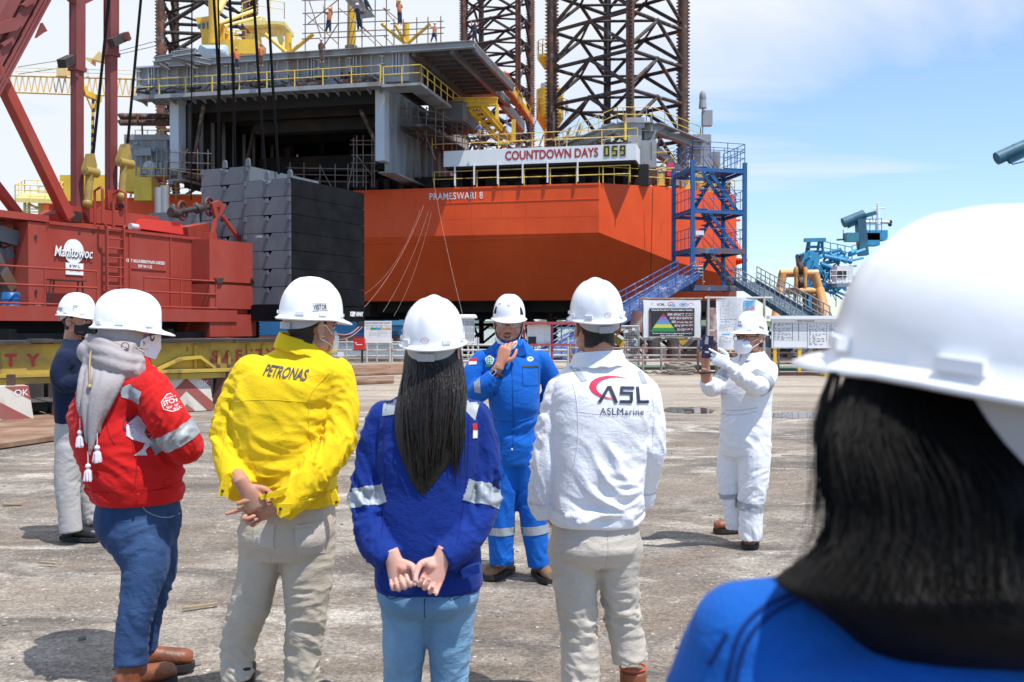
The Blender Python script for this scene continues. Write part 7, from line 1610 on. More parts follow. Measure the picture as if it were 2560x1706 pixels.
denim_l = cloth_mat('light_denim', (.115, .235, .375), wr=.007, wscale=10, wst=(1, 1, 2.4), c2=(.23, .38, .52), c2amt=.52, weave=420, var=.14)
# ---------------------------------------------------------------- man in the yellow jacket
def yellow_man():
 P = Person('man from behind in a bright yellow jacket, hands clasped behind his back', 712, 3.89, -8)
 Y = cloth_mat('yellow_cotton', (.84, .565, .010), wr=.0042, wscale=8, var=.03, wst=(1, 1, 1.5)); Yd = cloth_mat('yellow_stitch', (.75, .50, .01), wr=.004)
 ring = P.ring; j = MB()
 rings(j, [ring(1258, 722, .178, .150), ring(1240, 722, .184, .158), ring(1150, 712, .192, .165), ring(1050, 700, .196, .162), ring(970, 714, .203, .152), ring(925, 730, .192, .128), ring(898, 742, .150, .098), ring(872, 752, .092, .078), ring(850, 755, .076, .070)], p=2.5)
 La = [(632, 938, 0.0, .082), (592, 1005, .00, .072), (570, 1088, -.03, .066), (580, 1165, -.09, .062), (606, 1228, -.16, .058)]
 Ra = [(834, 942, 0, .080), (852, 1020, -.02, .072), (842, 1108, -.08, .069), (795, 1175, -.15, .066), (738, 1238, -.19, .060), (700, 1272, -.205, .056)]
 P.limb(j, La); P.limb(j, Ra)
 tor = [P.L(722, 1262, 0), P.L(735, 900, 0)]
 J = garment(P, 'jacket', j, .0065, [dict(ax(tor, .18, 15, .0040, ((.14, .10, 1.3), (.45, .2, .8)), .9, 1.1), taper=1), ax(P.pts(La), .075, 19, .0036, ((.5, .16, 1.5), (.8, .2, 1.0))), ax(P.pts(Ra), .078, 19, .0036, ((.42, .16, 1.5), (.65, .2, 1.0)))], Y, 1.3); edges(P, J, [La, Ra], P.L(722, 1222).z, Y)
 bv = bvh_of(J.data); nt = V((0, 0, 1))
 collar(P, 'collar', P.L(752, 868, -.005), .078, .072, .040, Y, tilt=(-.30, .12, 0), parent=J)
 c = P.L(696, 934, -.2); decal(flat_text('PETRONAS', .044, .172, bold=.025, shear=.22), c, V((1, 0, -.12)).normalized(), V((.10, 0, 1)).normalized(), FWD, bv, .003, 'lettering', ink, J)
 seam(P, J, [P.L(600, 990), P.L(586, 1060), P.L(594, 1140), P.L(606, 1230)], FWD, .0022, Yd); seam(P, J, [P.L(842, 930), P.L(806, 985), P.L(802, 1060), P.L(808, 1120)], FWD, .0024, Yd)
 seam(P, J, [P.L(612, 1216), P.L(720, 1234), P.L(826, 1218)], FWD, .0024, Yd, 'waistband_seam'); seam(P, J, [P.L(600, 1002, 0), P.L(700, 992), P.L(815, 1000)], FWD, .0016, Yd)
 # cuffs, flaps and snaps
 for pts_, poly, sn in (((606, 1228), [(544, 1243), (556, 1190), (582, 1180), (570, 1246), (560, 1240)], (556, 1228)), ((606, 1228), [(566, 1180), (600, 1205), (628, 1204), (622, 1213), (592, 1214)], (600, 1200)), ((700, 1272), [(648, 1240), (720, 1218), (705, 1242), (652, 1250)], (665, 1232)), ((700, 1272), [(692, 1260), (728, 1260), (724, 1285), (702, 1296), (693, 1286)], (701, 1273))):
  dy = -.20 if pts_[0] < 650 else -.27; m_ = MB(); m_.prism([P.L(x, y, dy) for x, y in poly], P.D(0, .012, 0)*.012); cf = m_.build('cuff_flap', Y, J, local=True)
  m_ = MB(); c = P.L(sn[0], sn[1], dy-.004); m_.ellipsoid(c, (.006, .003, .006)); m_.build('snap', iron, cf, local=True)
 m_ = MB(); m_.prism([P.L(x, y, -.13) for x, y in ((824, 1222), (838, 1225), (848, 1254), (842, 1268), (832, 1262))], P.D(0, 1, 0)*.02); cf = m_.build('waist_tab', Y, J, local=True); m_ = MB(); m_.ellipsoid(P.L(841, 1256, -.135), (.006, .003, .006)); m_.build('snap', iron, cf, local=True)
 # trousers
 Ll = [(664, 1330, .0, .108), (646, 1426, -.01, .082), (622, 1523, .0, .080), (600, 1587, .01, .070), (593, 1650, .01, .066), (595, 1700, .0, .064)]
 Rl = [(770, 1330, .0, .110), (769, 1426, -.01, .101), (766, 1523, -.01, .085), (760, 1590, .0, .076), (755, 1668, .0, .068), (755, 1730, .0, .066)]
 T = legs_mesh(P, Ll, Rl, [ring(1390, 718, .150, .125), ring(1340, 718, .184, .150, -.01), ring(1280, 722, .180, .145), ring(1215, 722, .168, .130)])
 tr = garment(P, 'trousers', T, .0065, [ax([P.L(664, 1290), *P.pts(Ll)], .1, 23, .0026, ((.55, .10, 1.2), (.82, .16, 2.8), (.98, .1, 1.6)), .7, .8, 0), ax([P.L(770, 1290), *P.pts(Rl)], .1, 23, .0026, ((.5, .15, .8), (.78, .2, 2.6)), .7, .8, 0)], beige, 4.1)
 seam(P, tr, [P.L(714, 1255), P.L(712, 1340), P.L(704, 1395)], FWD, .0020, Yd if False else beige2)
 fl = flat_join(flat_poly([(-.068, .062), (-.066, .050), (.066, .056), (.068, .068)]), flat_poly([(-.066, .049), (-.060, -.050), (.040, -.066), (.066, -.046), (.066, .055)]))
 flapbox(P, tr, P.L(772, 1360, -.2), V((1, 0, .05)), V((0, 0, 1)), FWD, 0, 0, beige2, 'back_pocket', .004, flat=fl); flapbox(P, tr, P.L(645, 1345, -.2), V((1, 0, -.1)), V((0, 0, 1)), FWD, .085, .09, beige2, 'back_pocket', .003)
 m_ = MB(); m_.ellipsoid(P.L(744, 1315, -.17), .005); m_.build('button', beige2, tr, local=True)
 a = P.L(600, 1790, .02); b_ = P.L(758, 1790, .02); shoe(P, 'shoe', (a.x, a.y), (-.2, 1, 0), shoe_k, shaft=.16, rs=.062); shoe(P, 'shoe', (b_.x, b_.y), (.2, 1, 0), shoe_k, shaft=.13, rs=.058)
 # head and hands
 M = head_matrix(P, 778, 823, .0, -42, -4, 3); hm = head_mesh(M); h_ = MB()
 t1 = hand(h_, P.L(680, 1272, -.225), P.D(-.93, -.02, -.26), P.D(.05, .95, .35), P.D(-.1, -.2, 1), (.10, 1.25, 1.35, 1.4), .35, 1.0, fwd=())
 limb(h_, [(P.L(745, 1232, -.18), .030), (P.L(686, 1270, -.222), .027)], n=14)
 h2 = MB(); t2 = hand(h2, P.L(612, 1217, -.25), P.D(.50, -.02, -.86), P.D(-.10, -.98, .1), P.D(1, 0, .5), (1.0, 1.05, 1.05, 1.05), .3, 1.0)
 limb(h2, [(P.L(592, 1188, -.15), .031), (P.L(611, 1216, -.245), .027)], n=14)
 hd = remesh(h_, .0034, 3); hd2 = remesh(h2, .0034, 3); trunk = MB(); limb(trunk, [(P.L(752, 880), .05), (P.L(735, 950), .10), (P.L(722, 1200), .13), (P.L(718, 1300), .13)], n=16)
 P.limb(trunk, [q[:3]+(.045,) for q in Ll]); P.limb(trunk, [q[:3]+(.045,) for q in Rl]); nm_ = MB(); nails(nm_, t1, 6); nails(nm_, t2, 6); ey = transform(eyes(True), M)
 finish_body(P, [(hm, 0), (hd, 0), (hd2, 0), (trunk, 0), (ey, 0), (nm_, 0)], SK(skin_t))
 short_hair(P, hm, M, -.062)
 sh, hb, H = helmet(P, M @ Matrix.Translation((0, 0, .008)) @ Matrix.Rotation(radians(2), 4, 'X'), k=1.04, mark=False); helmet_tag(P, sh, hb, H, radians(106), .036, w_=.056, h_=.021, roll=.10)
 m_ = MB(); ear_loop(m_, M, 1, [(.081, .008, .018), (.086, -.020, .020), (.087, -.030, -.004), (.082, -.014, -.034), (.066, .045, -.052), (.052, .070, -.062)]); ear_loop(m_, M, 1, [(.081, .008, .018), (.070, .050, -.012), (.050, .075, -.02)]); m_.build('mask_strap', maskw, P.o, local=True)
 m_ = MB(); m_.loft([[M @ V((x*k_, y_, z)) for x, z in ((-.055, -.02), (0, .0), (.055, -.02), (.058, -.07), (0, -.10), (-.058, -.07))] for k_, y_ in ((1, .070), (.8, .105), (.3, .122))]); m_.build('face_mask', maskw, P.o, smooth=60, local=True)
 m_ = MB(); wp = P.L(594, 1196, -.155); m_.path([wp+P.D(cos(a), .3*sin(a), .5*sin(a))*.036 for a in [2*pi*k/20 for k in range(20)]], .007, n=6, closed=True); m_.build('wristwatch', blackc, P.o, local=True)
 return P
# ---------------------------------------------------------------- woman with long hair in royal blue
def blue_woman():
 P = Person('long haired woman from behind in a royal blue shirt with silver arm bands', 1072, 3.275, 0)
 B = cloth_mat('royal_blue_cotton', (.004, .026, .195), wr=.007, wscale=8, var=.06, sheen=.25, wst=(1, 1, 1.5)); ring = P.ring; j = MB()
 rings(j, [ring(1470, 1072, .172, .130), ring(1440, 1071, .178, .140), ring(1330, 1070, .172, .136), ring(1210, 1072, .170, .130), ring(1100, 1073, .176, .126), ring(1040, 1074, .170, .112), ring(1005, 1076, .138, .090), ring(975, 1078, .080, .068), ring(945, 1079, .060, .058)], p=2.5)
 La = [(962, 1046, 0, .060), (934, 1130, .0, .056), (922, 1230, -.02, .055), (922, 1300, -.06, .052), (945, 1370, -.12, .050), (978, 1402, -.155, .043)]
 Ra = [(1184, 1046, 0, .060), (1208, 1130, 0, .056), (1208, 1220, -.02, .056), (1195, 1300, -.06, .054), (1150, 1366, -.12, .052), (1108, 1398, -.155, .044)]
 P.limb(j, La); P.limb(j, Ra); tor = [P.L(1072, 1480), P.L(1076, 980)]
 J = garment(P, 'work_shirt', j, .006, [ax(tor, .165, 11, .0035, ((.1, .12, .8), (.6, .2, .5)), 1.3, .6), ax(P.pts(La), .06, 17, .0050, ((.5, .12, 1.8), (.8, .15, 1.2))), ax(P.pts(Ra), .06, 17, .0050, ((.48, .12, 1.8), (.8, .15, 1.2)))], B, 2.2)
 bv = bvh_of(J.data)
 Bd = cloth_mat('royal_blue_stitch', (.006, .010, .17), wr=.003)
 seam(P, J, [P.L(972, 1010), P.L(968, 1080), P.L(970, 1200), P.L(964, 1420)], FWD, .0018, Bd); seam(P, J, [P.L(1172, 1015), P.L(1174, 1080), P.L(1168, 1200), P.L(1150, 1330)], FWD, .0018, Bd); seam(P, J, [P.L(950, 1455, 0), P.L(1072, 1470), P.L(1200, 1455)], FWD, .002, Bd, 'hem')
 pl = P.pts(La); pr = P.pts(Ra)
 band(J.data, pl[2], pl[3]+V((.004, 0, 0)), -.02, .62, .092, .0028, 'reflective_band', silver, J); band(J.data, pr[2]+V((0, 0, .004)), pr[3], -.02, .60, .092, .0028, 'reflective_band', silver, J)
 decal(flat_poly([(-.020, -.050), (.022, -.042), (.040, .050), (.004, .075), (-.018, .04)]), P.L(957, 1010, -.2), (1, 0, 0), (0, 0, 1), FWD, bv, .003, 'shoulder_patch', silver, J); decal(flat_poly([(-.030, -.005), (.022, -.062), (.048, .050), (-.005, .070)]), P.L(1166, 1012, -.2), (1, 0, 0), (0, 0, 1), FWD, bv, .003, 'shoulder_patch', silver, J)
 for k, (m__, z) in enumerate(((flag_r, .009), (flag_w, -.0135))): decal(flat_poly([(-.010, -.0125), (.010, -.0125), (.010, .0125), (-.010, .0125)]), P.L(1236, 1084, -.15)+V((0, 0, z+.003)), P.D(.75, .65, 0), (0.05, 0, 1), P.D(-.65, .75, 0), bv, .003, 'flag_patch', m__, J, .008)
 for pts_, poly in (((0, 0), [(931, 1388), (938, 1376), (958, 1410), (948, 1418)]), ((0, 0), [(1130, 1428), (1160, 1385), (1168, 1390), (1142, 1434)])):
  m_ = MB(); m_.prism([P.L(x, y, -.15) for x, y in poly], P.D(0, 1, 0)*.03); m_.build('cuff_tab', B, J, local=True)
 m_ = MB(); m_.prism([P.L(x, y, -.150) for x, y in ((1150, 1424), (1198, 1410), (1200, 1432), (1158, 1448))], P.D(0, 1, 0)*.03); m_.build('pocket_flap', B, J, local=True)
 Ll = [(1016, 1500, 0, .090), (1013, 1560, .0, .079), (1011, 1620, .0, .071), (1007, 1680, .01, .064), (1006, 1760, .02, .060), (1008, 1840, .02, .055)]; Rl = [(1126, 1500, 0, .090), (1126, 1560, .0, .079), (1125, 1620, 0, .071), (1124, 1680, .01, .064), (1122, 1760, .02, .060), (1120, 1840, .02, .055)]
 T = legs_mesh(P, Ll, Rl, [ring(1530, 1070, .140, .105), ring(1495, 1071, .166, .132, -.01), ring(1450, 1071, .168, .125), ring(1400, 1071, .150, .11)]); tr = garment(P, 'jeans', T, .0065, [ax([P.L(1012, 1470), *P.pts(Ll)], .09, 17, .0016, ((.25, .1, 1.2), (.5, .12, 2), (.75, .1, 2.2)), .6, .6, 0), ax([P.L(1130, 1470), *P.pts(Rl)], .09, 17, .0016, ((.25, .1, 1.2), (.5, .12, 2), (.75, .1, 2.2)), .6, .6, 0)], denim_l, 6.2)
 for x, sg in ((952, 1), (1150, -1)): seam(P, tr, [P.L(x, 1452), P.L(x+30*sg if sg > 0 else x-20, 1474), P.L(x+60*sg if sg > 0 else x+18, 1466)], FWD, .0018, denim_d)
 seam(P, tr, [P.L(1071, 1468), P.L(1070, 1520)], FWD, .0018, denim_d)
 for x in (1008, 1126): c = P.L(x, 1862, .02); shoe(P, 'shoe', (c.x, c.y), (0, 1, 0), shoe_k, L_=.25, shaft=.05, rs=.045)
 M = head_matrix(P, 1085, 886, 0, -8, -3, 1); hm = head_mesh(M); h1 = MB(); h2 = MB()
 t1 = hand(h1, P.L(984, 1400, -.165), P.D(.36, -.12, -.92), P.D(.10, .96, -.25), P.D(1, 0, .3), (1.15, 1.2, 1.2, 1.2), .9, .93, bend=(1.1, 1.25, .9)); limb(h1, [(P.L(955, 1372, -.13), .026), (P.L(982, 1398, -.162), .024)], n=14)
 t2 = hand(h2, P.L(1104, 1396, -.165), P.D(-.42, -.16, -.90), P.D(-.12, .96, -.25), P.D(-1, 0, .3), (.95, .95, .8, .55), .8, .93, bend=(1.0, 1.25, .9)); limb(h2, [(P.L(1140, 1372, -.13), .026), (P.L(1108, 1392, -.162), .024)], n=14)
 trunk = MB(); limb(trunk, [(P.L(1080, 940), .045), (P.L(1076, 1040), .09), (P.L(1072, 1400), .11), (P.L(1071, 1490), .12)], n=16); P.limb(trunk, [q[:3]+(.04,) for q in Ll]); P.limb(trunk, [q[:3]+(.04,) for q in Rl]); nm_ = MB(); nails(nm_, t1, 6); nails(nm_, t2, 6)
 finish_body(P, [(hm, 0), (remesh(h1, .0030, 3), 0), (remesh(h2, .0030, 3), 0), (trunk, 0), (transform(eyes(True), M), 0), (nm_, 0)], SK(skin_l))
 # long hair: tapering mass plus loose strands
 spec = [(842, 1022, 1146, .080, .0), (884, 1012, 1154, .086, .0), (930, 1008, 1160, .090, -.005), (975, 1000, 1165, .092, -.035), (1030, 990, 1160, .060, -.085), (1085, 992, 1152, .040, -.110), (1130, 1002, 1140, .030, -.118), (1175, 1018, 1110, .020, -.122), (1215, 1034, 1082, .012, -.124), (1240, 1050, 1064, .005, -.124)]
 C_ = catmull([tuple(map(float, q)) for q in spec], 7); R_ = []; n = 64
 for i, q in enumerate(C_):
  c = P.L((q[1]+q[2])/2, q[0], q[4]); rx = (q[2]-q[1])/2/P.s; f = i/(len(C_)-1); rg = []
  for k in range(n):
   a = 2*pi*k/n; wv_ = 1+.075*noise.noise(V((k*.9, f*2.0, 3)))*min(1, f*2+.4)+.05*noise.noise(V((k*2.3, f*1.2, 8))); rg.append(c+V((rx*cos(a)*wv_, q[3]*sin(a)*wv_, 0)))
  R_.append(rg)
 hmb = MB(); hmb.loft(list(reversed(R_)))
 def sp(rr):
  u = rr.random(); side = rr.random(); x0 = 1012+142*u; e = 1060+rr.random()*190*(1-abs(u-.35)*.9); xs_ = x0+(1060-x0)*.40*(e-900)/340+rr.gauss(0, 9)
  if u > .72 and rr.random() < .6: e = 1130+rr.random()*70; xs_ = 1138+rr.gauss(0, 7)
  pts_ = []
  for k in range(8):
   f = k/7; py = 900+(e-900)*f; px = x0+(xs_-x0)*f**1.3-(8*sin(pi*f) if u < .5 else -5*sin(pi*f)); C2 = min(range(len(C_)), key=lambda i: abs(C_[i][0]-py)); q = C_[C2]; hw = (q[2]-q[1])/2; tt = max(-1, min(1, (px-(q[1]+q[2])/2)/max(4, hw)))
   pts_.append(P.L(px, py, q[4]-q[3]*sqrt(max(0, 1-tt*tt))-.004-rr.random()*.004))
  return pts_
 strands(hmb, sp, 330, None, .0026, 5, .004); hmb.build('hair', hair_k, P.o, smooth=70, local=True, fixn=False)
 helmet(P, M @ Matrix.Translation((0, -.002, .006)) @ Matrix.Rotation(radians(11), 4, 'X'), k=1.0)
 return P
# ---------------------------------------------------------------- man in the white jacket
def white_man():
 P = Person('man from behind in a white jacket with a red and black logo', 1493, 3.83, 8)
 Wc = cloth_mat('white_cotton', (.80, .80, .83), wr=.006, wscale=8, var=.015, wst=(1, 1, 1.4), sheen=.05); Wd = cloth_mat('white_stitch', (.70, .70, .74), wr=.003); ring = P.ring; j = MB()
 rings(j, [ring(1306, 1488, .168, .140), ring(1285, 1488, .176, .150), ring(1200, 1492, .180, .156), ring(1100, 1498, .192, .155), ring(1010, 1505, .206, .148), ring(960, 1507, .196, .126), ring(930, 1505, .158, .098), ring(900, 1500, .095, .078), ring(880, 1497, .078, .070)], p=2.5)
 La = [(1408, 985, 0, .074), (1384, 1070, -.01, .067), (1370, 1160, -.02, .064), (1360, 1225, .0, .060), (1368, 1282, .03, .056)]; Ra = [(1606, 990, 0, .074), (1624, 1070, -.01, .064), (1626, 1130, -.01, .058), (1612, 1200, .06, .054), (1600, 1258, .10, .052)]
 P.limb(j, La); P.limb(j, Ra); tor = [P.L(1488, 1318), P.L(1505, 930)]
 J = garment(P, 'jacket', j, .0065, [dict(ax(tor, .175, 15, .0060, ((.14, .12, 1.4), (.40, .2, .9)), .8, 1.3), taper=1), ax(P.pts(La), .072, 18, .0056, ((.45, .15, 1.2), (.78, .2, 1.4))), ax(P.pts(Ra), .07, 18, .0050, ((.45, .15, 1.2), (.75, .2, 1.2)))], Wc, 5.5); edges(P, J, [La, Ra], P.L(1490, 1268).z, Wc)
 bv = bvh_of(J.data); collar(P, 'collar', P.L(1496, 905, -.004), .086, .080, .042, Wc, tilt=(.06, .06, 0), parent=J)
 lc = P.L(1558, 985, -.2); UX = V((1, 0, -.035)).normalized(); UZ = V((.0, 0, 1))
 red_logo = mat('logo_crimson', (.62, .015, .07), .7, var=.02); navy_logo = mat('logo_dark_navy', (.018, .028, .055), .7, var=.02)
 # swoosh: tapering red crescent open to the right
 vs, fs = [], []; N_ = 30
 for i in range(N_+1):
  f = i/N_; a = radians(52)+radians(222)*f; wd = .0045+.019*sin(pi*min(1, f*1.02))**1.4*(1 if f > .2 else .5+f*2.5); vs += [(-.018+.090*cos(a), .018+.043*sin(a)), (-.018+(.090-wd)*cos(a)+.004, .018+(.043-wd*.55)*sin(a))]
 decal((vs, [(2*i, 2*i+2, 2*i+3, 2*i+1) for i in range(N_)]), lc, UX, UZ, FWD, bv, .003, 'logo_swoosh', red_logo, J)
 t_ = .011; A_ = [(-.083, -.034), (-.071, -.034), (-.034, .022), (-.020, .022), (-.006, -.034), (-.019, -.034), (-.030, .004), (-.058, -.034+.0)]
 S_ = flat_join(*[flat_poly(q) for q in ([(-.083, -.038), (-.069, -.038), (-.028, .024), (-.040, .024)], [(-.040, .024), (-.026, .024), (-.004, -.038), (-.018, -.038)], [(.0, -.038), (.050, -.038), (.052, -.027), (.003, -.027)], [(.042, -.030), (.054, -.030), (.056, .000), (.044, .000)], [(.004, -.006), (.056, -.006), (.057, .005), (.005, .005)], [(.004, -.002), (.016, -.002), (.020, .024), (.009, .024)], [(.009, .013), (.062, .013), (.064, .024), (.009, .024)], [(.070, .024), (.083, .024), (.083, -.038), (.071, -.038)], [(.071, -.038), (.122, -.038), (.122, -.027), (.071, -.027)])])
 decal(S_, lc, UX, UZ, FWD, bv, .0045, 'logo_letters', navy_logo, J); decal(flat_text('ASLMarine', .026, .172, bold=.0, spacing=1.1), lc+V((.012, 0, -.070)), UX, UZ, FWD, bv, .0035, 'lettering', navy_logo, J)
 decal(flat_poly([(-.034, .036), (-.012, .042), (.034, -.026), (.010, -.034)]), P.L(1447, 932, -.12), (1, 0, 0), (0, 0, 1), FWD, bv, .003, 'shoulder_tape', silver, J); decal(flat_poly([(-.016, .026), (.006, .030), (.020, -.018), (-.008, -.018)]), P.L(1616, 948, -.12), (1, 0, 0), (0, 0, 1), FWD, bv, .003, 'shoulder_tape', silver, J)
 seam(P, J, [P.L(1416, 950), P.L(1424, 1010), P.L(1424, 1100), P.L(1404, 1200)], FWD, .0020, Wd); seam(P, J, [P.L(1612, 960), P.L(1622, 1030), P.L(1618, 1120)], FWD, .0020, Wd); seam(P, J, [P.L(1385, 1262), P.L(1490, 1292), P.L(1590, 1280)], FWD, .002, Wd, 'waistband_seam'); seam(P, J, [P.L(1420, 1020), P.L(1500, 1028), P.L(1620, 1022)], FWD, .0014, Wd)
 m_ = MB()
 for x, y in ((1418, 1290), (1438, 1292)): c = P.L(x, y, -.155); m_.ellipsoid(c, (.011, .005, .011))
 m_.build('button', Wc, J, local=True)
 fl = flat_join(*[flat_poly(q) for q in ([(-.020, -.060), (-.017, -.060), (-.020, .060), (-.023, .060)], [(.020, -.045), (.023, -.045), (.020, .070), (.017, .070)], [(-.020, -.060), (-.020, -.057), (.023, -.042), (.023, -.045)])]); decal(fl, P.L(1350, 1050, -.2), V((1, 0, 0)), V((.1, 0, 1)), FWD, bv, .003, 'sleeve_pocket', Wd, J)
 Ll = [(1434, 1370, 0, .102), (1436, 1440, -.01, .088), (1444, 1540, .0, .076), (1448, 1610, .01, .074), (1452, 1712, .0, .074)]; Rl = [(1544, 1370, 0, .100), (1546, 1440, .0, .080), (1556, 1530, .03, .073), (1566, 1590, .04, .070), (1576, 1656, .03, .070)]
 T = legs_mesh(P, Ll, Rl, [ring(1410, 1490, .130, .105), ring(1370, 1490, .168, .138, -.01), ring(1320, 1488, .168, .135), ring(1270, 1488, .155, .12)]); tr = garment(P, 'trousers', T, .007, [ax([P.L(1436, 1330), *P.pts(Ll)], .1, 24, .0027, ((.3, .12, .5), (.60, .13, 3.0), (.93, .10, 2.0)), .7, .9, 0), ax([P.L(1546, 1330), *P.pts(Rl)], .1, 24, .0027, ((.3, .12, .5), (.60, .15, 3.2), (.96, .08, 1.5)), .7, .9, 0)], beige2, 8.8)
 seam(P, tr, [P.L(1500, 1310), P.L(1498, 1360), P.L(1494, 1400)], FWD, .0018, beige); seam(P, tr, [P.L(1356, 1300), P.L(1372, 1420), P.L(1392, 1520)], FWD, .0018, beige)
 orange_in = mat('orange_boot_lining', (.55, .085, .02), .6, var=.05)
 for px, py, dy in ((1452, 1822, .0), (1582, 1800, .05)):
  c = P.L(px, py, dy); s_ = shoe(P, 'boot', (c.x, c.y), (0.1, 1, 0), boot_b, shaft=.14, rs=.050); zt_ = P.L(px, 1668 if px > 1500 else 1712, dy).z
  m_ = MB(); m_.path([V((c.x+.051*cos(a), c.y+.051*sin(a), zt_)) for a in [2*pi*k/20 for k in range(20)]], .004, n=6, closed=True); m_.build('collar_lining', orange_in, s_, local=True)
 M = head_matrix(P, 1490, 820, 0, 14, 0, -3); hm = head_mesh(M); trunk = MB(); limb(trunk, [(P.L(1496, 900), .05), (P.L(1505, 960), .10), (P.L(1490, 1250), .12), (P.L(1490, 1340), .12)], n=16); P.limb(trunk, [q[:3]+(.045,) for q in Ll]); P.limb(trunk, [q[:3]+(.045,) for q in Rl])
 h1 = MB(); hand(h1, P.L(1370, 1284, .03), P.D(.5, .4, -.75), P.D(-.9, .1, -.3), P.D(0, 1, .3), (.4, .4, .4, .4)); h2 = MB(); hand(h2, P.L(1598, 1262, .10), P.D(-.4, .5, -.75), P.D(.9, .1, -.3), P.D(0, 1, .3), (.4, .4, .4, .4))
 limb(h1, [(P.L(1358, 1250, .01), .03), (P.L(1371, 1290, .035), .028)], n=12); finish_body(P, [(hm, 0), (remesh(h1, .004, 2), 0), (remesh(h2, .004, 2), 0), (trunk, 0), (transform(eyes(True), M), 0)], SK(skin_b)); short_hair(P, hm, M, -.070)
 helmet(P, M @ Matrix.Translation((0, -.004, .004)) @ Matrix.Rotation(radians(7), 4, 'X'), k=1.0)
 m_ = MB(); ear_loop(m_, M, -1, [(.081, .008, .018), (.086, -.022, .020), (.087, -.032, -.004), (.082, -.014, -.034), (.070, .045, -.052), (.052, .070, -.062)], .0022); m_.build('mask_strap', maskw, P.o, local=True)
 m_ = MB(); m_.loft([[M @ V((x*k_, y_, z)) for x, z in ((-.062, -.01), (0, .0), (.062, -.01), (.062, -.07), (0, -.10), (-.062, -.07))] for k_, y_ in ((1.05, .055), (.85, .100), (.3, .122))]); m_.build('face_mask', maskw, P.o, smooth=60, local=True)
 return P
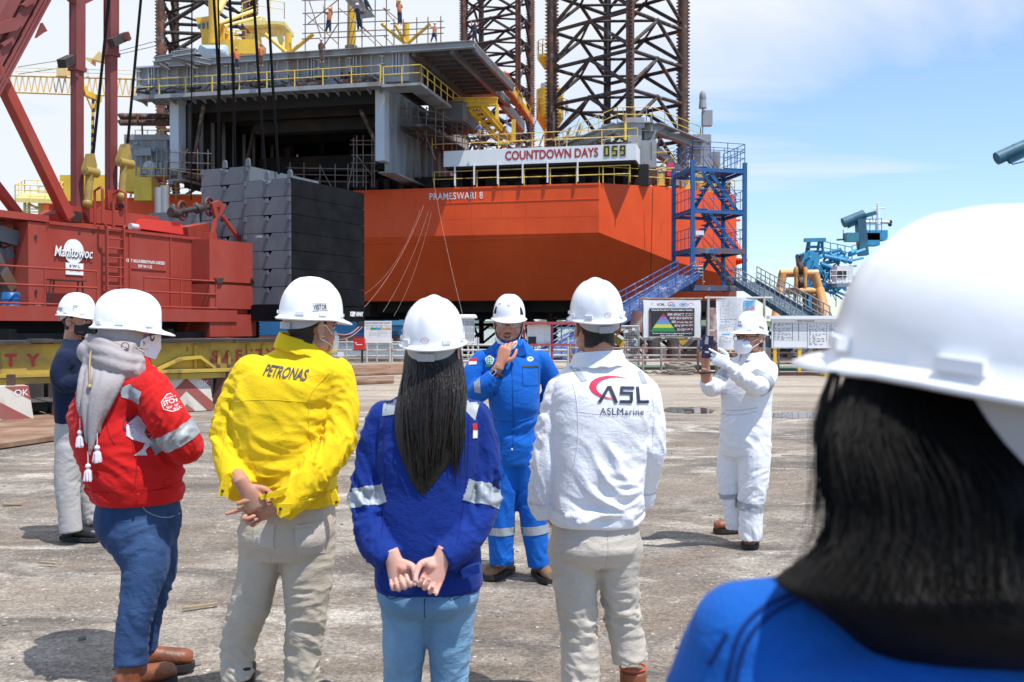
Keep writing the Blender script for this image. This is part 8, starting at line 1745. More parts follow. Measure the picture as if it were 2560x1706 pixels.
# ---------------------------------------------------------------- woman in the hijab and red jacket
def red_woman():
 P = Person('woman in grey hijab, red jacket and dark jeans with folded arms', 330, 4.33, -58)
 R_ = cloth_mat('red_cotton', (.56, .012, .012), wr=.006, wscale=8, var=.05, sheen=.2, wst=(1, 1, 1.4)); Rd = cloth_mat('red_stitch', (.30, .006, .008), wr=.003); ring = P.ring; j = MB()
 rings(j, [ring(1252, 345, .165, .180), ring(1235, 343, .175, .190), ring(1180, 336, .190, .205), ring(1110, 312, .205, .215, .0), ring(1040, 288, .215, .190, .02), ring(985, 292, .215, .165, .02), ring(945, 306, .175, .135), ring(915, 320, .120, .100), ring(885, 324, .080, .078)], p=2.3)
 Ra = [(378, 978, -.13, .086), (414, 1040, -.16, .086), (452, 1100, -.14, .080), (464, 1118, -.08, .074), (430, 1120, .10, .066), (385, 1100, .24, .055)]; La = [(250, 970, .22, .09), (280, 1040, .34, .085), (330, 1110, .38, .08), (400, 1110, .28, .065), (440, 1095, .12, .055)]
 P.limb(j, Ra); P.limb(j, La); tor = [P.L(345, 1262), P.L(312, 930)]
 J = garment(P, 'jacket', j, .007, [dict(ax(tor, .2, 13, .0058, ((.18, .12, 1.2), (.5, .2, .6)), .8, 1.2), taper=1), ax(P.pts(Ra[:4]), .09, 17, .0048, ((.6, .2, 1.2),))], R_, 3.3); edges(P, J, [], P.L(343, 1214).z, R_)
 bv = bvh_of(J.data); VD = P.D(0.06, 1, 0); ux = P.D(1, 0, 0)
 p2, p3 = P.L(414, 1040, -.16), P.L(456, 1106, -.13); band(J.data, p2, p3, .42, .98, .125, .003, 'reflective_band', silver, J)
 decal(flat_poly([(-.055, .030), (-.022, .050), (.052, .020), (.040, -.034), (-.048, -.006)]), P.L(299, 996, -.3), ux, (0, 0, 1), VD, bv, .0035, 'shoulder_band', silver, J)
 # octagonal sleeve badge
 bc = P.L(387, 1012, -.4); bu = (ux*.90+ZZ*.42).normalized(); bw = (ZZ*.90-ux*.42).normalized(); oc = [(.046*cos(pi/8+k*pi/4), .043*sin(pi/8+k*pi/4)) for k in range(8)]; oi = [(x*.92, y*.92) for x, y in oc]
 decal(flat_poly(oc), bc, bu, bw, VD, bv, .0035, 'badge', flag_w, J); decal(flat_poly(oi), bc, bu, bw, VD, bv, .0045, 'badge_field', mat('badge_red', (.50, .012, .016), .7, var=.03), J)
 decal(flat_join(flat_text('STOP ME', .020, .072, cy_=.005, bold=.015), flat_text('for unsafe', .013, .060, cy_=-.015), flat_text('acts', .010, .026, cy_=-.030), flat_text('Premier Oil', .008, .050, cy_=.023)), bc, bu, bw, VD, bv, .0055, 'badge_lettering', flag_w, J, .006)
 # mesh inserts in the back
 mesh_w = mat('white_mesh', (.72, .70, .74), .8, c2=(.45, .25, .27), cut=.60, soft=.04, scale=150, var=.1, bump=.004, bscale=200)
 decal(flat_poly([(.0, .085), (.030, .055), (.034, .010), (.055, -.018), (.064, -.036), (.044, -.060), (.050, -.082), (.008, -.078), (.038, -.050), (.040, -.030), (-.002, -.012), (-.022, .005), (-.026, .050)]), P.L(268, 1108, -.4), ux, ZZ, VD, bv, .004, 'mesh_insert', mesh_w, J, .006); decal(flat_poly([(-.014, .03), (.012, .028), (.02, -.022), (-.018, -.02)]), P.L(200, 1094, -.4), ux, ZZ, P.D(.5, .86, 0), bv, .004, 'mesh_insert', mesh_w, J)
 decal(flat_text('Oil', .055, .036, shear=.15, bold=.02), P.L(254, 1074, -.4), (ux+ZZ*.25).normalized(), (ZZ-ux*.25).normalized(), VD, bv, .0038, 'lettering', mat('faded_navy_print', (.03, .02, .06), .8), J); decal(flat_text('R', .034, .012, bold=.03), P.L(190, 1041, -.4), ux, ZZ, P.D(.55, .83, 0), bv, .0038, 'lettering', mat('faded_blue_print', (.03, .03, .10), .8), J)
 seam(P, J, [P.L(350, 935), P.L(316, 985), P.L(318, 1050), P.L(340, 1100)], VD, .0022, Rd); seam(P, J, [P.L(240, 1220), P.L(340, 1228), P.L(446, 1208)], VD, .0024, Rd, 'waistband_seam'); seam(P, J, [P.L(372, 1090), P.L(385, 1150), P.L(383, 1200)], VD, .0018, Rd)
 fl = flat_join(*[flat_poly(q) for q in ([(-.040, .014), (.040, .018), (.040, .016), (-.040, .012)], [(-.040, -.014), (.040, -.012), (.040, -.010), (-.040, -.012)], [(.038, -.012), (.040, -.012), (.040, .018), (.038, .018)], [(-.042, -.014), (-.040, -.014), (-.040, .014), (-.042, .014)])]); decal(fl, P.L(360, 1236, -.4), ux, ZZ, VD, bv, .003, 'waist_tab', Rd, J); m_ = MB(); hh = bv.ray_cast(P.L(346, 1237, -.6), VD); m_.ellipsoid((hh[0] or P.L(346, 1237, -.18))-VD*.003, .006); m_.build('button', R_, J, local=True)
 collar(P, 'collar', P.L(330, 918, -.0), .095, .090, .030, R_, tilt=(0, -.25, 0), parent=J)
 Rl = [(340, 1330, -.04, .138), (362, 1410, -.08, .102), (346, 1500, -.12, .078), (330, 1590, -.15, .070), (328, 1664, -.17, .070)]; Ll = [(372, 1330, .10, .122), (394, 1410, .12, .088), (380, 1500, .12, .068), (366, 1570, .11, .060), (360, 1628, .10, .058)]
 T = legs_mesh(P, Ll, Rl, [ring(1360, 348, .160, .150, .02), ring(1310, 345, .170, .182, .02), ring(1260, 345, .165, .172, .01), ring(1215, 344, .15, .15)]); tr = garment(P, 'jeans', T, .007, [ax([P.L(338, 1290, -.04), *P.pts(Rl)], .1, 20, .0022, ((.3, .1, 1.2), (.62, .14, 2.4), (.9, .1, 1.0)), .8, 1.0, 0), ax([P.L(370, 1290, .1), *P.pts(Ll)], .1, 20, .0022, ((.62, .14, 2.4),), .8, 1.0, 0)], denim_d, 7.7)
 stitch = mat('denim_stitch', (.22, .26, .36), .8)
 for q in ([(272, 1262), (292, 1310), (340, 1335), (374, 1300), (368, 1255)], [(418, 1250), (402, 1340), (384, 1430), (372, 1530), (352, 1660)]): seam(P, tr, [P.L(x, y, -.4) for x, y in q], VD, .0026, stitch)
 c = P.L(326, 1740, -.17); shoe(P, 'boot', (c.x, c.y), tuple(P.D(.6, .8, 0))[:2], boot_b, shaft=.12, rs=.052); c = P.L(360, 1660, .10); shoe(P, 'boot', (c.x, c.y), tuple(P.D(.85, .25, 0))[:2], boot_b, shaft=.12, rs=.048)
 # head wrapped in the hijab
 M = head_matrix(P, 322, 842, .0, -74, -2, 0); hm = head_mesh(M); hj = MB(); E = hj.ellipsoid; Hj = cloth_mat('grey_hijab_cloth', (.36, .325, .325), wr=.006, wscale=9, var=.04, wst=(1, 1, .6))
 g = MB(); g.ellipsoid((0, -.016, .03), (.101, .112, .102), 24, 16); g.ellipsoid((0, -.005, -.04), (.099, .092, .085), 24, 14); g.ellipsoid((0, .02, -.085), (.075, .075, .055), 20, 12); g.ellipsoid((0, .024, -.025), (.083, .072, .105), 20, 14); hj.join(g, M)
 for px0, py0, px1, py1, r_, dy0, dy1 in ((225, 880, 352, 915, .055, -.02, -.08), (232, 905, 356, 930, .045, -.05, -.10), (250, 862, 340, 880, .05, -.03, -.09), (240, 900, 340, 925, .06, .05, .05), (330, 905, 364, 915, .05, .0, .0)): limb(hj, [(P.L(px0, py0, dy0), r_), (P.L((px0+px1)/2, (py0+py1)/2+9, (dy0+dy1)/2-.02), r_*1.1), (P.L(px1, py1, dy1), r_*.8)], n=16)
 E(P.L(228, 880, .0), (.055, .06, .055)); E(P.L(300, 900, -.02), (.10, .10, .075))
 limb(hj, [(P.L(*q[:3]), q[3]) for q in ((262, 900, -.08, (.060, .04)), (256, 960, -.15, (.066, .018)), (240, 1020, -.175, (.058, .016)), (228, 1075, -.185, (.035, .014)), (226, 1120, -.19, (.012, .010)))], n=26, ell=P.D(0, 1, 0))
 for x0, x1, x2, x3, yb, r_, dy in ((304, 296, 270, 250, 1085, .019, -.18), (284, 278, 256, 240, 1100, .015, -.20), (264, 260, 244, 232, 1125, .019, -.205), (246, 242, 230, 226, 1140, .015, -.205), (228, 224, 214, 218, 1110, .020, -.18), (212, 206, 200, 206, 1075, .017, -.13)):
  limb(hj, [(P.L(x0, 922, dy*.62), r_*1.1), (P.L(x1, 955, dy), r_*1.15), (P.L(x2, 1010, dy-.025), r_), (P.L(x3, yb-30, dy-.03), r_*.7), (P.L(x3-2, yb, dy-.03), r_*.4)], n=14)
 for y0, y1, r_, dy in ((852, 884, .019, -.10), (874, 904, .026, -.125), (898, 924, .028, -.135), (918, 940, .022, -.125)): limb(hj, [(P.L(222, y0-8, -.03), r_), (P.L(262, y0+6, dy-.02), r_), (P.L(310, (y0+y1)/2+10, dy-.02), r_), (P.L(358, y1, dy*.5), r_*.8)], n=14)
 hme = remesh(hj, .0065, 4); fold(hme, [ax([P.L(215, 855, -.02), P.L(365, 900, -.04)], .12, 3.0, .002, (), 3.5, .3), ax([P.L(268, 925, -.12), P.L(222, 1130, -.2)], .08, 3.0, .002, (), 4, .2)], 1.9); smooth_mesh(hme, 1, .2); skin_obj('hijab', hme, Hj, P.o)
 finish_body(P, [(hm, 0), (transform(eyes(True), M), 0), (limb(MB(), [(P.L(322, 900), .06), (P.L(305, 960), .12), (P.L(340, 1250), .13)], n=16), 0), (P.limb(MB(), [q[:3]+(.05,) for q in Rl]), 0), (P.limb(MB(), [q[:3]+(.05,) for q in Ll]), 0)], SK(skin_l))
 m_ = MB(); m_.prism([M @ V(q) for q in ((.075, .055, -.015), (.070, .085, .006), (.03, .115, .012), (.0, .128, .010), (.0, .130, -.05), (.02, .112, -.095), (.055, .080, -.085), (.080, .050, -.060))], M.to_3x3() @ V((-.07, 0, 0))); m_.build('face_mask', maskw, P.o, local=True)
 m_ = MB(); m_.path([M @ V(q) for q in ((.088, -.02, .022), (.082, .05, .020), (.075, .085, .018))], .0022, n=6); m_.build('glasses', mat('gold_frame', (.55, .38, .10), .3, metal=.8), P.o, local=True); m_ = MB(); m_.path([M @ (V((.050, .100, .006))+V((.018*cos(a), -.006*cos(a), .020*sin(a)))) for a in [2*pi*k/18 for k in range(18)]], .003, n=6, closed=True); m_.build('glasses_rim', iron, P.o, local=True)
 gold = mat('gold_chain', (.42, .32, .14), .45, metal=.4); m_ = MB(); pts_ = catmull([tuple(P.L(*q)) for q in ((246, 842, -.10), (288, 858, -.125), (312, 866, -.12), (370, 872, -.06))], 8); m_.path([V(q) for q in pts_], .003, n=6); pts_ = catmull([tuple(P.L(*q)) for q in ((248, 845, -.10), (228, 880, -.12), (224, 930, -.19), (224, 962, -.21))], 8); m_.path([V(q) for q in pts_], .0042, n=6); m_.ellipsoid(P.L(224, 968, -.215), .012); m_.build('mask_chain', gold, P.o, local=True)
 m_ = MB(); m_.path([P.L(313, 866, -.135)+P.D(cos(a), 0, .45*sin(a))*.016 for a in [2*pi*k/14 for k in range(14)]], .0022, n=5, closed=True); m_.build('chain_clasp', boot_b, P.o, local=True)
 tas = mat('white_tassel', (.74, .70, .76), .9, var=.15, vscale=60); rr = random.Random(4)
 for px, py in ((243, 1120), (220, 1166), (200, 1082)):
  m_ = MB(); c = P.L(px, py, -.235 if px > 210 else -.2); m_.ellipsoid(c, .011); m_.tube(c, c+ZZ*.06, .002)
  for k in range(60):
   a = rr.random()*2*pi; q = sqrt(rr.random()); e = c+V((.026*q*cos(a), .018*q*sin(a), -.052-.010*rr.random())); m_.path([c-ZZ*.006, c.lerp(e, .4)+V((.006*cos(a), .006*sin(a), 0)), e], .0018, n=4)
  m_.build('tassel', tas, P.o, local=True)
 helmet(P, M @ Matrix.Translation((0, -.004, .002)) @ Matrix.Rotation(radians(-2), 4, 'X'), k=1.10, band_back=False)
 return P
# ---------------------------------------------------------------- speaker in the blue coverall
def speaker():
 P = Person('smiling man in a bright blue coverall with hand raised to chin', 1285, 6.07, 180)
 B = cloth_mat('coverall_blue', (.006, .118, .50), wr=.006, wscale=8, var=.05, sheen=.2, wst=(1, 1, 1.4)); Bd = cloth_mat('coverall_blue_stitch', (.005, .07, .33), wr=.003); ring = P.ring; j = MB()
 rings(j, [ring(1160, 1287, .125, .12), ring(1110, 1287, .140, .140), ring(1058, 1287, .138, .145), ring(1000, 1285, .155, .175, -.015), ring(940, 1280, .170, .165, -.01), ring(905, 1278, .182, .140), ring(882, 1276, .172, .105), ring(864, 1276, .115, .082), ring(848, 1277, .078, .072)], p=2.4)
 Ra = [(1206, 902, 0, .066), (1182, 940, -.02, .070), (1184, 982, -.06, .066), (1212, 966, -.14, .064), (1238, 938, -.165, .054)]; La = [(1352, 902, 0, .064), (1374, 942, .04, .066), (1378, 985, .09, .062), (1340, 1030, .17, .058), (1300, 1045, .2, .05)]
 P.limb(j, Ra); P.limb(j, La)
 Ll = [(1252, 1140, 0, .112), (1254, 1220, 0, .100), (1252, 1310, .0, .085), (1253, 1412, .0, .070)]; Rl = [(1322, 1140, 0, .112), (1328, 1220, 0, .100), (1336, 1310, 0, .085), (1348, 1416, 0, .070)]
 P.limb(j, Ll); P.limb(j, Rl)
 J = garment(P, 'coverall', j, .008, [ax([P.L(1286, 1150), P.L(1278, 860)], .17, 13, .0050, ((.25, .12, 1.2),), .9, 1.0), ax(P.pts(Ra), .07, 17, .0055, ((.5, .15, 1.4), (.8, .2, 1.0))), ax(P.pts(La), .07, 17, .005), ax(P.pts(Ll), .09, 12, .0045, ((.35, .12, .6), (.93, .1, 1.4))), ax(P.pts(Rl), .09, 12, .0045, ((.35, .12, .6), (.93, .1, 1.4)))], B, 6.6)
 bv = bvh_of(J.data); VD = P.D(0, 1, 0); ux = P.D(1, 0, 0)
 for lg, (y0, y1) in ((Ll, (1314, 1334)), (Rl, (1310, 1332))):
  a, b_ = P.L(*lg[1][:3]), P.L(*lg[3][:3]); f = lambda y: (a.z-P.L(1285, y).z)/(a.z-b_.z); band(J.data, a, b_, f(y0), f(y1), .14, .004, 'reflective_band', silver, J)
 pr = P.pts(Ra); band(J.data, pr[1], pr[2], .30, .95, .088, .004, 'reflective_band', silver, J) if False else decal(flat_poly([(-.020, .045), (.018, .050), (.026, -.055), (-.012, -.050)]), P.L(1188, 966, -.4), ux, ZZ, VD, bv, .004, 'reflective_band', silver, J)
 decal(flat_poly([(-.025, 0), (.025, .003), (.025, .022), (-.025, .016)]), P.L(1176, 909, -.4), ux, ZZ, VD, bv, .004, 'flag_patch', flag_r, J); decal(flat_poly([(-.026, -.020), (.024, -.017), (.025, .002), (-.025, -.001)]), P.L(1176, 909, -.4), ux, ZZ, VD, bv, .0045, 'flag_patch', flag_w, J)
 grn = mat('badge_green', (.03, .33, .16), .7, var=.02); pent = [(.030*sin(2*pi*k/5), .030*cos(2*pi*k/5)) for k in range(5)]; bc = P.L(1221, 905, -.4); decal(flat_poly(pent), bc, ux, ZZ, VD, bv, .004, 'badge', flag_w, J); decal(flat_join(flat_ring(.020, .020, .006), flat_poly([(-.003, -.012), (.003, -.012), (.003, .012), (-.003, .012)]), flat_poly([(-.012, -.003), (.012, -.003), (.012, .003), (-.012, .003)])), bc, ux, ZZ, VD, bv, .0055, 'badge_emblem', grn, J); decal(flat_poly([(-.022, -.008), (.02, -.006), (.02, .008), (-.022, .006)]), P.L(1218, 920, -.4), ux, ZZ, VD, bv, .004, 'badge_bar', grn, J)
 bc = P.L(1328, 902, -.4); decal(flat_poly([(.020*cos(2*pi*k/20), .014*sin(2*pi*k/20)) for k in range(20)]), bc, ux, ZZ, VD, bv, .004, 'oval_badge', flag_w, J); decal(flat_text('JM', .013, .024, shear=.3, bold=.03), bc, ux, ZZ, VD, bv, .0055, 'oval_badge_mark', mat('badge_blue', (.02, .10, .40), .7), J)
 fl = flat_join(*[flat_poly(q) for q in ([(-.050, -.066), (.050, -.066), (.050, -.063), (-.050, -.063)], [(-.050, -.066), (-.047, -.066), (-.047, .050), (-.050, .050)], [(.047, -.066), (.050, -.066), (.050, .050), (.047, .050)])]); decal(fl, P.L(1329, 942, -.4), ux, ZZ, VD, bv, .003, 'chest_pocket', Bd, J); decal(flat_poly([(-.050, -.006), (.050, -.010), (.050, 0), (-.050, .006)]), P.L(1328, 921, -.4), ux, ZZ, VD, bv, .004, 'pocket_zip', iron, J)
 seam(P, J, [P.L(1277, 880, -.4), P.L(1281, 960, -.4), P.L(1284, 1060, -.4), P.L(1282, 1130, -.4)], VD, .0035, Bd, 'placket'); seam(P, J, [P.L(1232, 1062, -.4), P.L(1285, 1066, -.4), P.L(1336, 1056, -.4)], VD, .003, Bd, 'waist_seam'); m_ = MB(); m_.ellipsoid(P.L(1280, 1124, -.155), .007); m_.build('zip_pull', grey_l, J, local=True)
 collar(P, 'collar', P.L(1277, 866, 0), .082, .080, .016, B, open_front=.5, flare=.02, parent=J)
 m_ = MB()
 for sg in (-1, 1): m_.prism([P.L(1277+sg*x, y, -.12) for x, y in ((5, 876), (32, 858), (40, 886), (20, 892))], P.D(0, 1, 0)*.02)
 m_.build('lapel', B, J, local=True)
 for px, py, dr_ in ((1262, 1432, (-.55, -1, 0)), (1352, 1440, (.35, -1, 0))): c = P.I @ G(px, py); c.z = 0; shoe(P, 'boot', (c.x, c.y), tuple(P.D(*dr_))[:2], boot_d, shaft=.09, rs=.055, wd=.056)
 M = head_matrix(P, 1272, 812, -.01, 176, -5, -2); hm = head_mesh(M, fat=1.06, mouth=1); fm = eyes(True)
 fm.cm = 5; fm.ellipsoid((.004, .0885, -.0635), (.020, .0065, .0068), 16, 10); fm.cm = 4; fm.ellipsoid((.004, .0915, -.0605), (.0150, .005, .0026), 14, 8); fm.cm = 2; fm.path([V((x, .100-.35*abs(x), -.045-.12*abs(x))) for x in (-.024, -.012, 0, .012, .024)], .0022, n=5)
 fm.cm = 3; fm.path([V((.004+x, .0955-7*x*x, -.0555-2.5*x*x+.0*x)) for x in (-.026, -.013, 0, .013, .026)], [.001, .0032, .0036, .0032, .001], n=6); fm.path([V((.004+x, .093-7*x*x, -.0725+6*x*x)) for x in (-.022, -.011, 0, .011, .022)], [.001, .0038, .0044, .0038, .001], n=6); transform(fm, M)
 h1 = MB(); t1 = hand(h1, P.L(1251, 909, -.180), P.D(.30, .10, .95), P.D(-.35, -.90, .20), P.D(.85, -.35, -.1), (.45, .55, .75, .85), .55, 1.03, bend=(.9, 1.0, .6)); limb(h1, [(P.L(1228, 948, -.155), .033), (P.L(1250, 912, -.178), .029)], n=14)
 trunk = MB(); limb(trunk, [(P.L(1277, 850), .055), (P.L(1278, 900), .10), (P.L(1285, 1100), .11)], n=16); P.limb(trunk, [q[:3]+(.05,) for q in Ll]); P.limb(trunk, [q[:3]+(.05,) for q in Rl]); nm_ = MB(); nails(nm_, t1, 6); h2 = MB(); hand(h2, P.L(1300, 1045, .2), P.D(-.9, .1, -.3), P.D(0, 1, 0), P.D(0, 0, 1), (.5, .5, .5, .5))
 finish_body(P, [(hm, 0), (remesh(h1, .0036, 3), 0), (remesh(h2, .005, 2), 0), (trunk, 0), (fm, 0), (nm_, 0)], SK(skin_b)); short_hair(P, hm, M, -.02)
 helmet(P, M @ Matrix.Translation((0, .0, .006)), 'vent', k=.99, mark=False, peak=.022)
 wp = P.L(1243, 934, -.172); m_ = MB(); axd = P.D(.42, .02, .9); e1 = axd.orthogonal().normalized(); e2 = axd.cross(e1); m_.path([wp+(e1*cos(a)+e2*sin(a))*.036 for a in [2*pi*k/20 for k in range(20)]], .008, n=6, closed=True); W_ = m_.build('wristwatch', iron, P.o, local=True); m_ = MB(); nrm_ = P.D(-.55, -.85, .1); m_.tube(wp+nrm_*.030, wp+nrm_*.043, .020, n=18); m_.build('dial', blackc, W_, local=True); m_ = MB(); m_.path([wp+nrm_*.044+(P.D(.84, -.5, .2)*cos(a)+axd*sin(a))*.019 for a in [2*pi*k/20 for k in range(20)]], .0025, n=5, closed=True); m_.build('bezel', grey_l, W_, local=True)
 # safety glasses, lowered mask, chin straps
 m_ = MB(); 
 for sg in (-1, 1):
  lens = MB(); rim = [V((sg*(.034+.030*cos(a)), .100-.012*max(0, cos(a))-.004*abs(sin(a)), .012+.019*sin(a))) for a in [2*pi*k/20 for k in range(20)]]; lens.add([M @ q for q in rim], [tuple(range(20))]); lens.build('lens', lens_m, P.o, local=True); m_.path([M @ q for q in rim], .0019, n=5, closed=True); m_.path([M @ V(q) for q in ((sg*.064, .088, .018), (sg*.078, .05, .018), (sg*.083, -.01, .010))], .003, n=6)
 gl = m_.build('safety_glasses', grey_l, P.o, local=True); m_ = MB(); m_.path([M @ V(q) for q in ((-.012, .104, .004), (0, .110, .012), (.012, .104, .004))], .005, n=6); m_.build('nose_bridge', mat('red_rubber', (.5, .05, .02), .5), gl, local=True)
 m_ = MB(); R2 = []
 for t in range(11): f = t/10; a = pi*f; x = -.062*cos(a); yb = .040+.062*sin(a); sag_ = .006*sin(f*9); R2.append([M @ V((x, yb, -.088-.012*sin(a)+sag_)), M @ V((x*1.05, yb+.022*sin(a), -.100-.014*sin(a))), M @ V((x*.98, yb+.012*sin(a), -.126-.02*sin(a)+sag_)), M @ V((x*.9, yb-.006, -.120-.01*sin(a)))])
 m_.loft(R2); m_.build('lowered_mask', maskw, P.o, smooth=60, local=True)
 m_ = MB(); 
 for sg in (-1, 1): m_.path([M @ V(q) for q in ((sg*.088, .02, .052), (sg*.083, .022, -.01), (sg*.070, .040, -.06), (sg*.05, .06, -.10))], .0032, n=5)
 m_.build('chin_strap', blackc, P.o, local=True); m_ = MB()
 for sg in (-1, 1): m_.path([M @ V(q) for q in ((sg*.088, -.015, .015), (sg*.086, .01, -.03), (sg*.066, .045, -.09))], .0018, n=5)
 m_.build('mask_strap', maskw, P.o, local=True)
 return P
# ---------------------------------------------------------------- photographer in white coverall
def photographer():
 P = Person('man in a white coverall and glasses holding up a phone', 1862, 7.0, 128)
 Wc = cloth_mat('white_coverall_cotton', (.80, .80, .82), wr=.006, wscale=8, var=.015, wst=(1, 1, 1.4), sheen=.05); Wd = cloth_mat('coverall_stitch', (.56, .56, .62), wr=.003); ring = P.ring; j = MB()
 rings(j, [ring(1140, 1860, .150, .135), ring(1100, 1862, .172, .160), ring(1060, 1864, .172, .165), ring(1030, 1866, .165, .160), ring(990, 1866, .172, .165), ring(950, 1870, .185, .155), ring(922, 1876, .186, .128), ring(903, 1880, .140, .098), ring(882, 1882, .085, .078)], p=2.4)
 La = [(1922, 926, -.07, .066), (1914, 950, -.16, .070), (1893, 966, -.24, .066), (1862, 950, -.30, .062), (1832, 925, -.36, .052)]; Ra = [(1842, 916, .10, .064), (1814, 942, .06, .066), (1784, 970, -.02, .062), (1772, 968, -.05, .056), (1767, 952, -.08, .054)]
 P.limb(j, La); P.limb(j, Ra)
 Ll = [(1836, 1120, .07, .112), (1826, 1200, .08, .096), (1834, 1260, .08, .084), (1840, 1322, .08, .072)]; Rl = [(1886, 1120, -.06, .120), (1884, 1200, -.08, .104), (1878, 1270, -.08, .088), (1875, 1350, -.08, .078)]
 P.limb(j, Ll); P.limb(j, Rl)
 J = garment(P, 'coverall', j, .0085, [ax([P.L(1862, 1130), P.L(1880, 900)], .17, 14, .0052, ((.35, .14, 1.4),), .9, 1.0), ax(P.pts(La), .07, 18, .0052, ((.45, .2, 1.2),)), ax(P.pts(Ra), .07, 18, .0052), ax(P.pts(Ll), .09, 14, .0052, ((.5, .15, .8), (.93, .1, 1.4))), ax(P.pts(Rl), .09, 14, .0052, ((.5, .15, .8), (.93, .1, 1.4)))], Wc, 9.1)
 bv = bvh_of(J.data); VD = P.D(0, 1, 0); ux = P.D(1, 0, 0)
 for lg, (y0, y1) in ((Ll, (1236, 1248)), (Rl, (1250, 1270))):
  a, b_ = P.L(*lg[1][:3]), P.L(*lg[3][:3]); f = lambda y: (a.z-P.L(1862, y).z)/(a.z-b_.z); band(J.data, a, b_, f(y0), f(y1), .125, .004, 'reflective_band', silver, J)
 pl = P.pts(La); band(J.data, pl[1], pl[2], .15, .60, .10, .004, 'reflective_band', silver, J); pr = P.pts(Ra); band(J.data, pr[1], pr[2], .0, .45, .10, .004, 'reflective_band', silver, J)
 seam(P, J, [P.L(1802, 1038, -.5), P.L(1860, 1040, -.5), P.L(1925, 1030, -.5)], VD, .0035, Wd, 'waist_seam'); seam(P, J, [P.L(1802, 1048, -.5), P.L(1860, 1052, -.5), P.L(1925, 1040, -.5)], VD, .003, Wd); seam(P, J, [P.L(1836, 950, -.5), P.L(1826, 1000, -.5), P.L(1822, 1060, -.5)], VD, .003, Wd, 'placket')
 fl = flat_join(*[flat_poly(q) for q in ([(-.046, .040), (.050, .036), (.052, .058), (-.046, .064)],)]); flapbox(P, J, P.L(1895, 1165, -.5), ux, ZZ, VD, 0, 0, Wc, 'pocket_flap', .012, flat=fl); flapbox(P, J, P.L(1894, 1182, -.5), ux, ZZ, VD, .088, .11, Wc, 'cargo_pocket', .007); fl = flat_join(*[flat_poly(q) for q in ([(-.050, -.035), (.080, -.030), (.080, -.027), (-.050, -.032)], [(-.050, -.035), (-.047, -.035), (-.047, .035), (-.050, .035)])]); decal(fl, P.L(1860, 985, -.5), ux, ZZ, VD, bv, .003, 'chest_pocket', Wd, J); decal(flat_text('ASL', .025, .034, shear=.2), P.L(1872, 925, -.5), (ux+ZZ*.4).normalized(), (ZZ-ux*.4).normalized(), VD, bv, .0035, 'chest_logo', mat('logo_grey', (.12, .13, .16), .7), J); decal(flat_poly([(-.012, -.035), (.004, -.035), (.024, .03), (.008, .035)]), P.L(1908, 900, -.5), (ux-ZZ*.3).normalized(), (ZZ+ux*.3).normalized(), VD, bv, .004, 'shoulder_tape', silver, J)
 collar(P, 'collar', P.L(1880, 892, 0), .082, .080, .035, Wc, open_front=.3, parent=J)
 c = P.I @ G(1853, 1330); shoe(P, 'boot', (c.x, c.y), tuple(P.D(-1, -.15, 0))[:2], boot_b, shaft=.08, rs=.055); c = P.I @ G(1880, 1358); shoe(P, 'boot', (c.x, c.y), tuple(P.D(-.35, -1, 0))[:2], boot_b, shaft=.08, rs=.055, wd=.056)
 M = head_matrix(P, 1874, 847, -.02, 122, -3, 0); hm = head_mesh(M, fat=1.06); fm = transform(eyes(True), M)
 h1 = MB(); t1 = hand(h1, P.L(1766, 918, -.11), P.D(-.10, -.05, .98), P.D(-.75, -.60, .05), P.D(.5, .85, .1), (.5, .75, .85, .95), .6, 1.0); limb(h1, [(P.L(1770, 962, -.06), .042), (P.L(1764, 935, -.09), .036), (P.L(1765, 920, -.108), .030)], n=14)
 trunk = MB(); limb(trunk, [(P.L(1880, 890), .055), (P.L(1876, 930), .10), (P.L(1862, 1100), .12)], n=16); P.limb(trunk, [q[:3]+(.05,) for q in Ll]); P.limb(trunk, [q[:3]+(.05,) for q in Rl]); limb(trunk, [(P.L(1832, 925, -.36), .035), (P.L(1822, 916, -.37), .03)], n=12)
 finish_body(P, [(hm, 0), (remesh(h1, .0038, 3), 0), (trunk, 0), (fm, 0)], SK(skin_b)); short_hair(P, hm, M, -.06)
 h2 = MB(); hand(h2, P.L(1822, 914, -.37), P.D(-.86, .10, .46), P.D(-.25, -.93, .1), P.D(.3, .2, 1), (.30, .85, .95, 1.0), .4, 1.06, bend=(.8, .9, .7)); limb(h2, [(P.L(1833, 926, -.365), .034), (P.L(1820, 913, -.37), .031)], n=14); skin_obj('glove', remesh(h2, .0042, 3), maskw, P.o)
 sh, hb, H = helmet(P, M @ Matrix.Translation((0, -.004, .004)) @ Matrix.Rotation(radians(8), 4, 'X'), k=1.0, mark=False); helmet_tag(P, sh, hb, H, radians(-92), .030, w_=.050, h_=.016, paper=False, roll=-.25); helmet_tag(P, sh, hb, H, radians(-10), .036, 'ASL', .040, .018, False, 0, mat('helmet_logo_blue', (.02, .06, .40), .6)); dr_ = H.to_3x3() @ V((0, -1, -.3)); decal(flat_ring(.012, .008, .006), H @ V((-.01, .15, .066)), H.to_3x3() @ V((-1, 0, 0)), H.to_3x3() @ V((0, 0, 1)), dr_, hb, .001, 'crest', grn_, sh)
 m_ = MB(); R2 = []
 for k_, y_ in ((1.02, .048), (.98, .074), (.74, .108), (.2, .124)): R2.append([M @ V((x*k_, y_, z*(.7+.3*k_)-.045)) for x, z in ((-.068, .028), (-.036, .045), (0, .048), (.036, .045), (.068, .028), (.068, -.022), (.036, -.055), (0, -.062), (-.036, -.055), (-.068, -.022))])
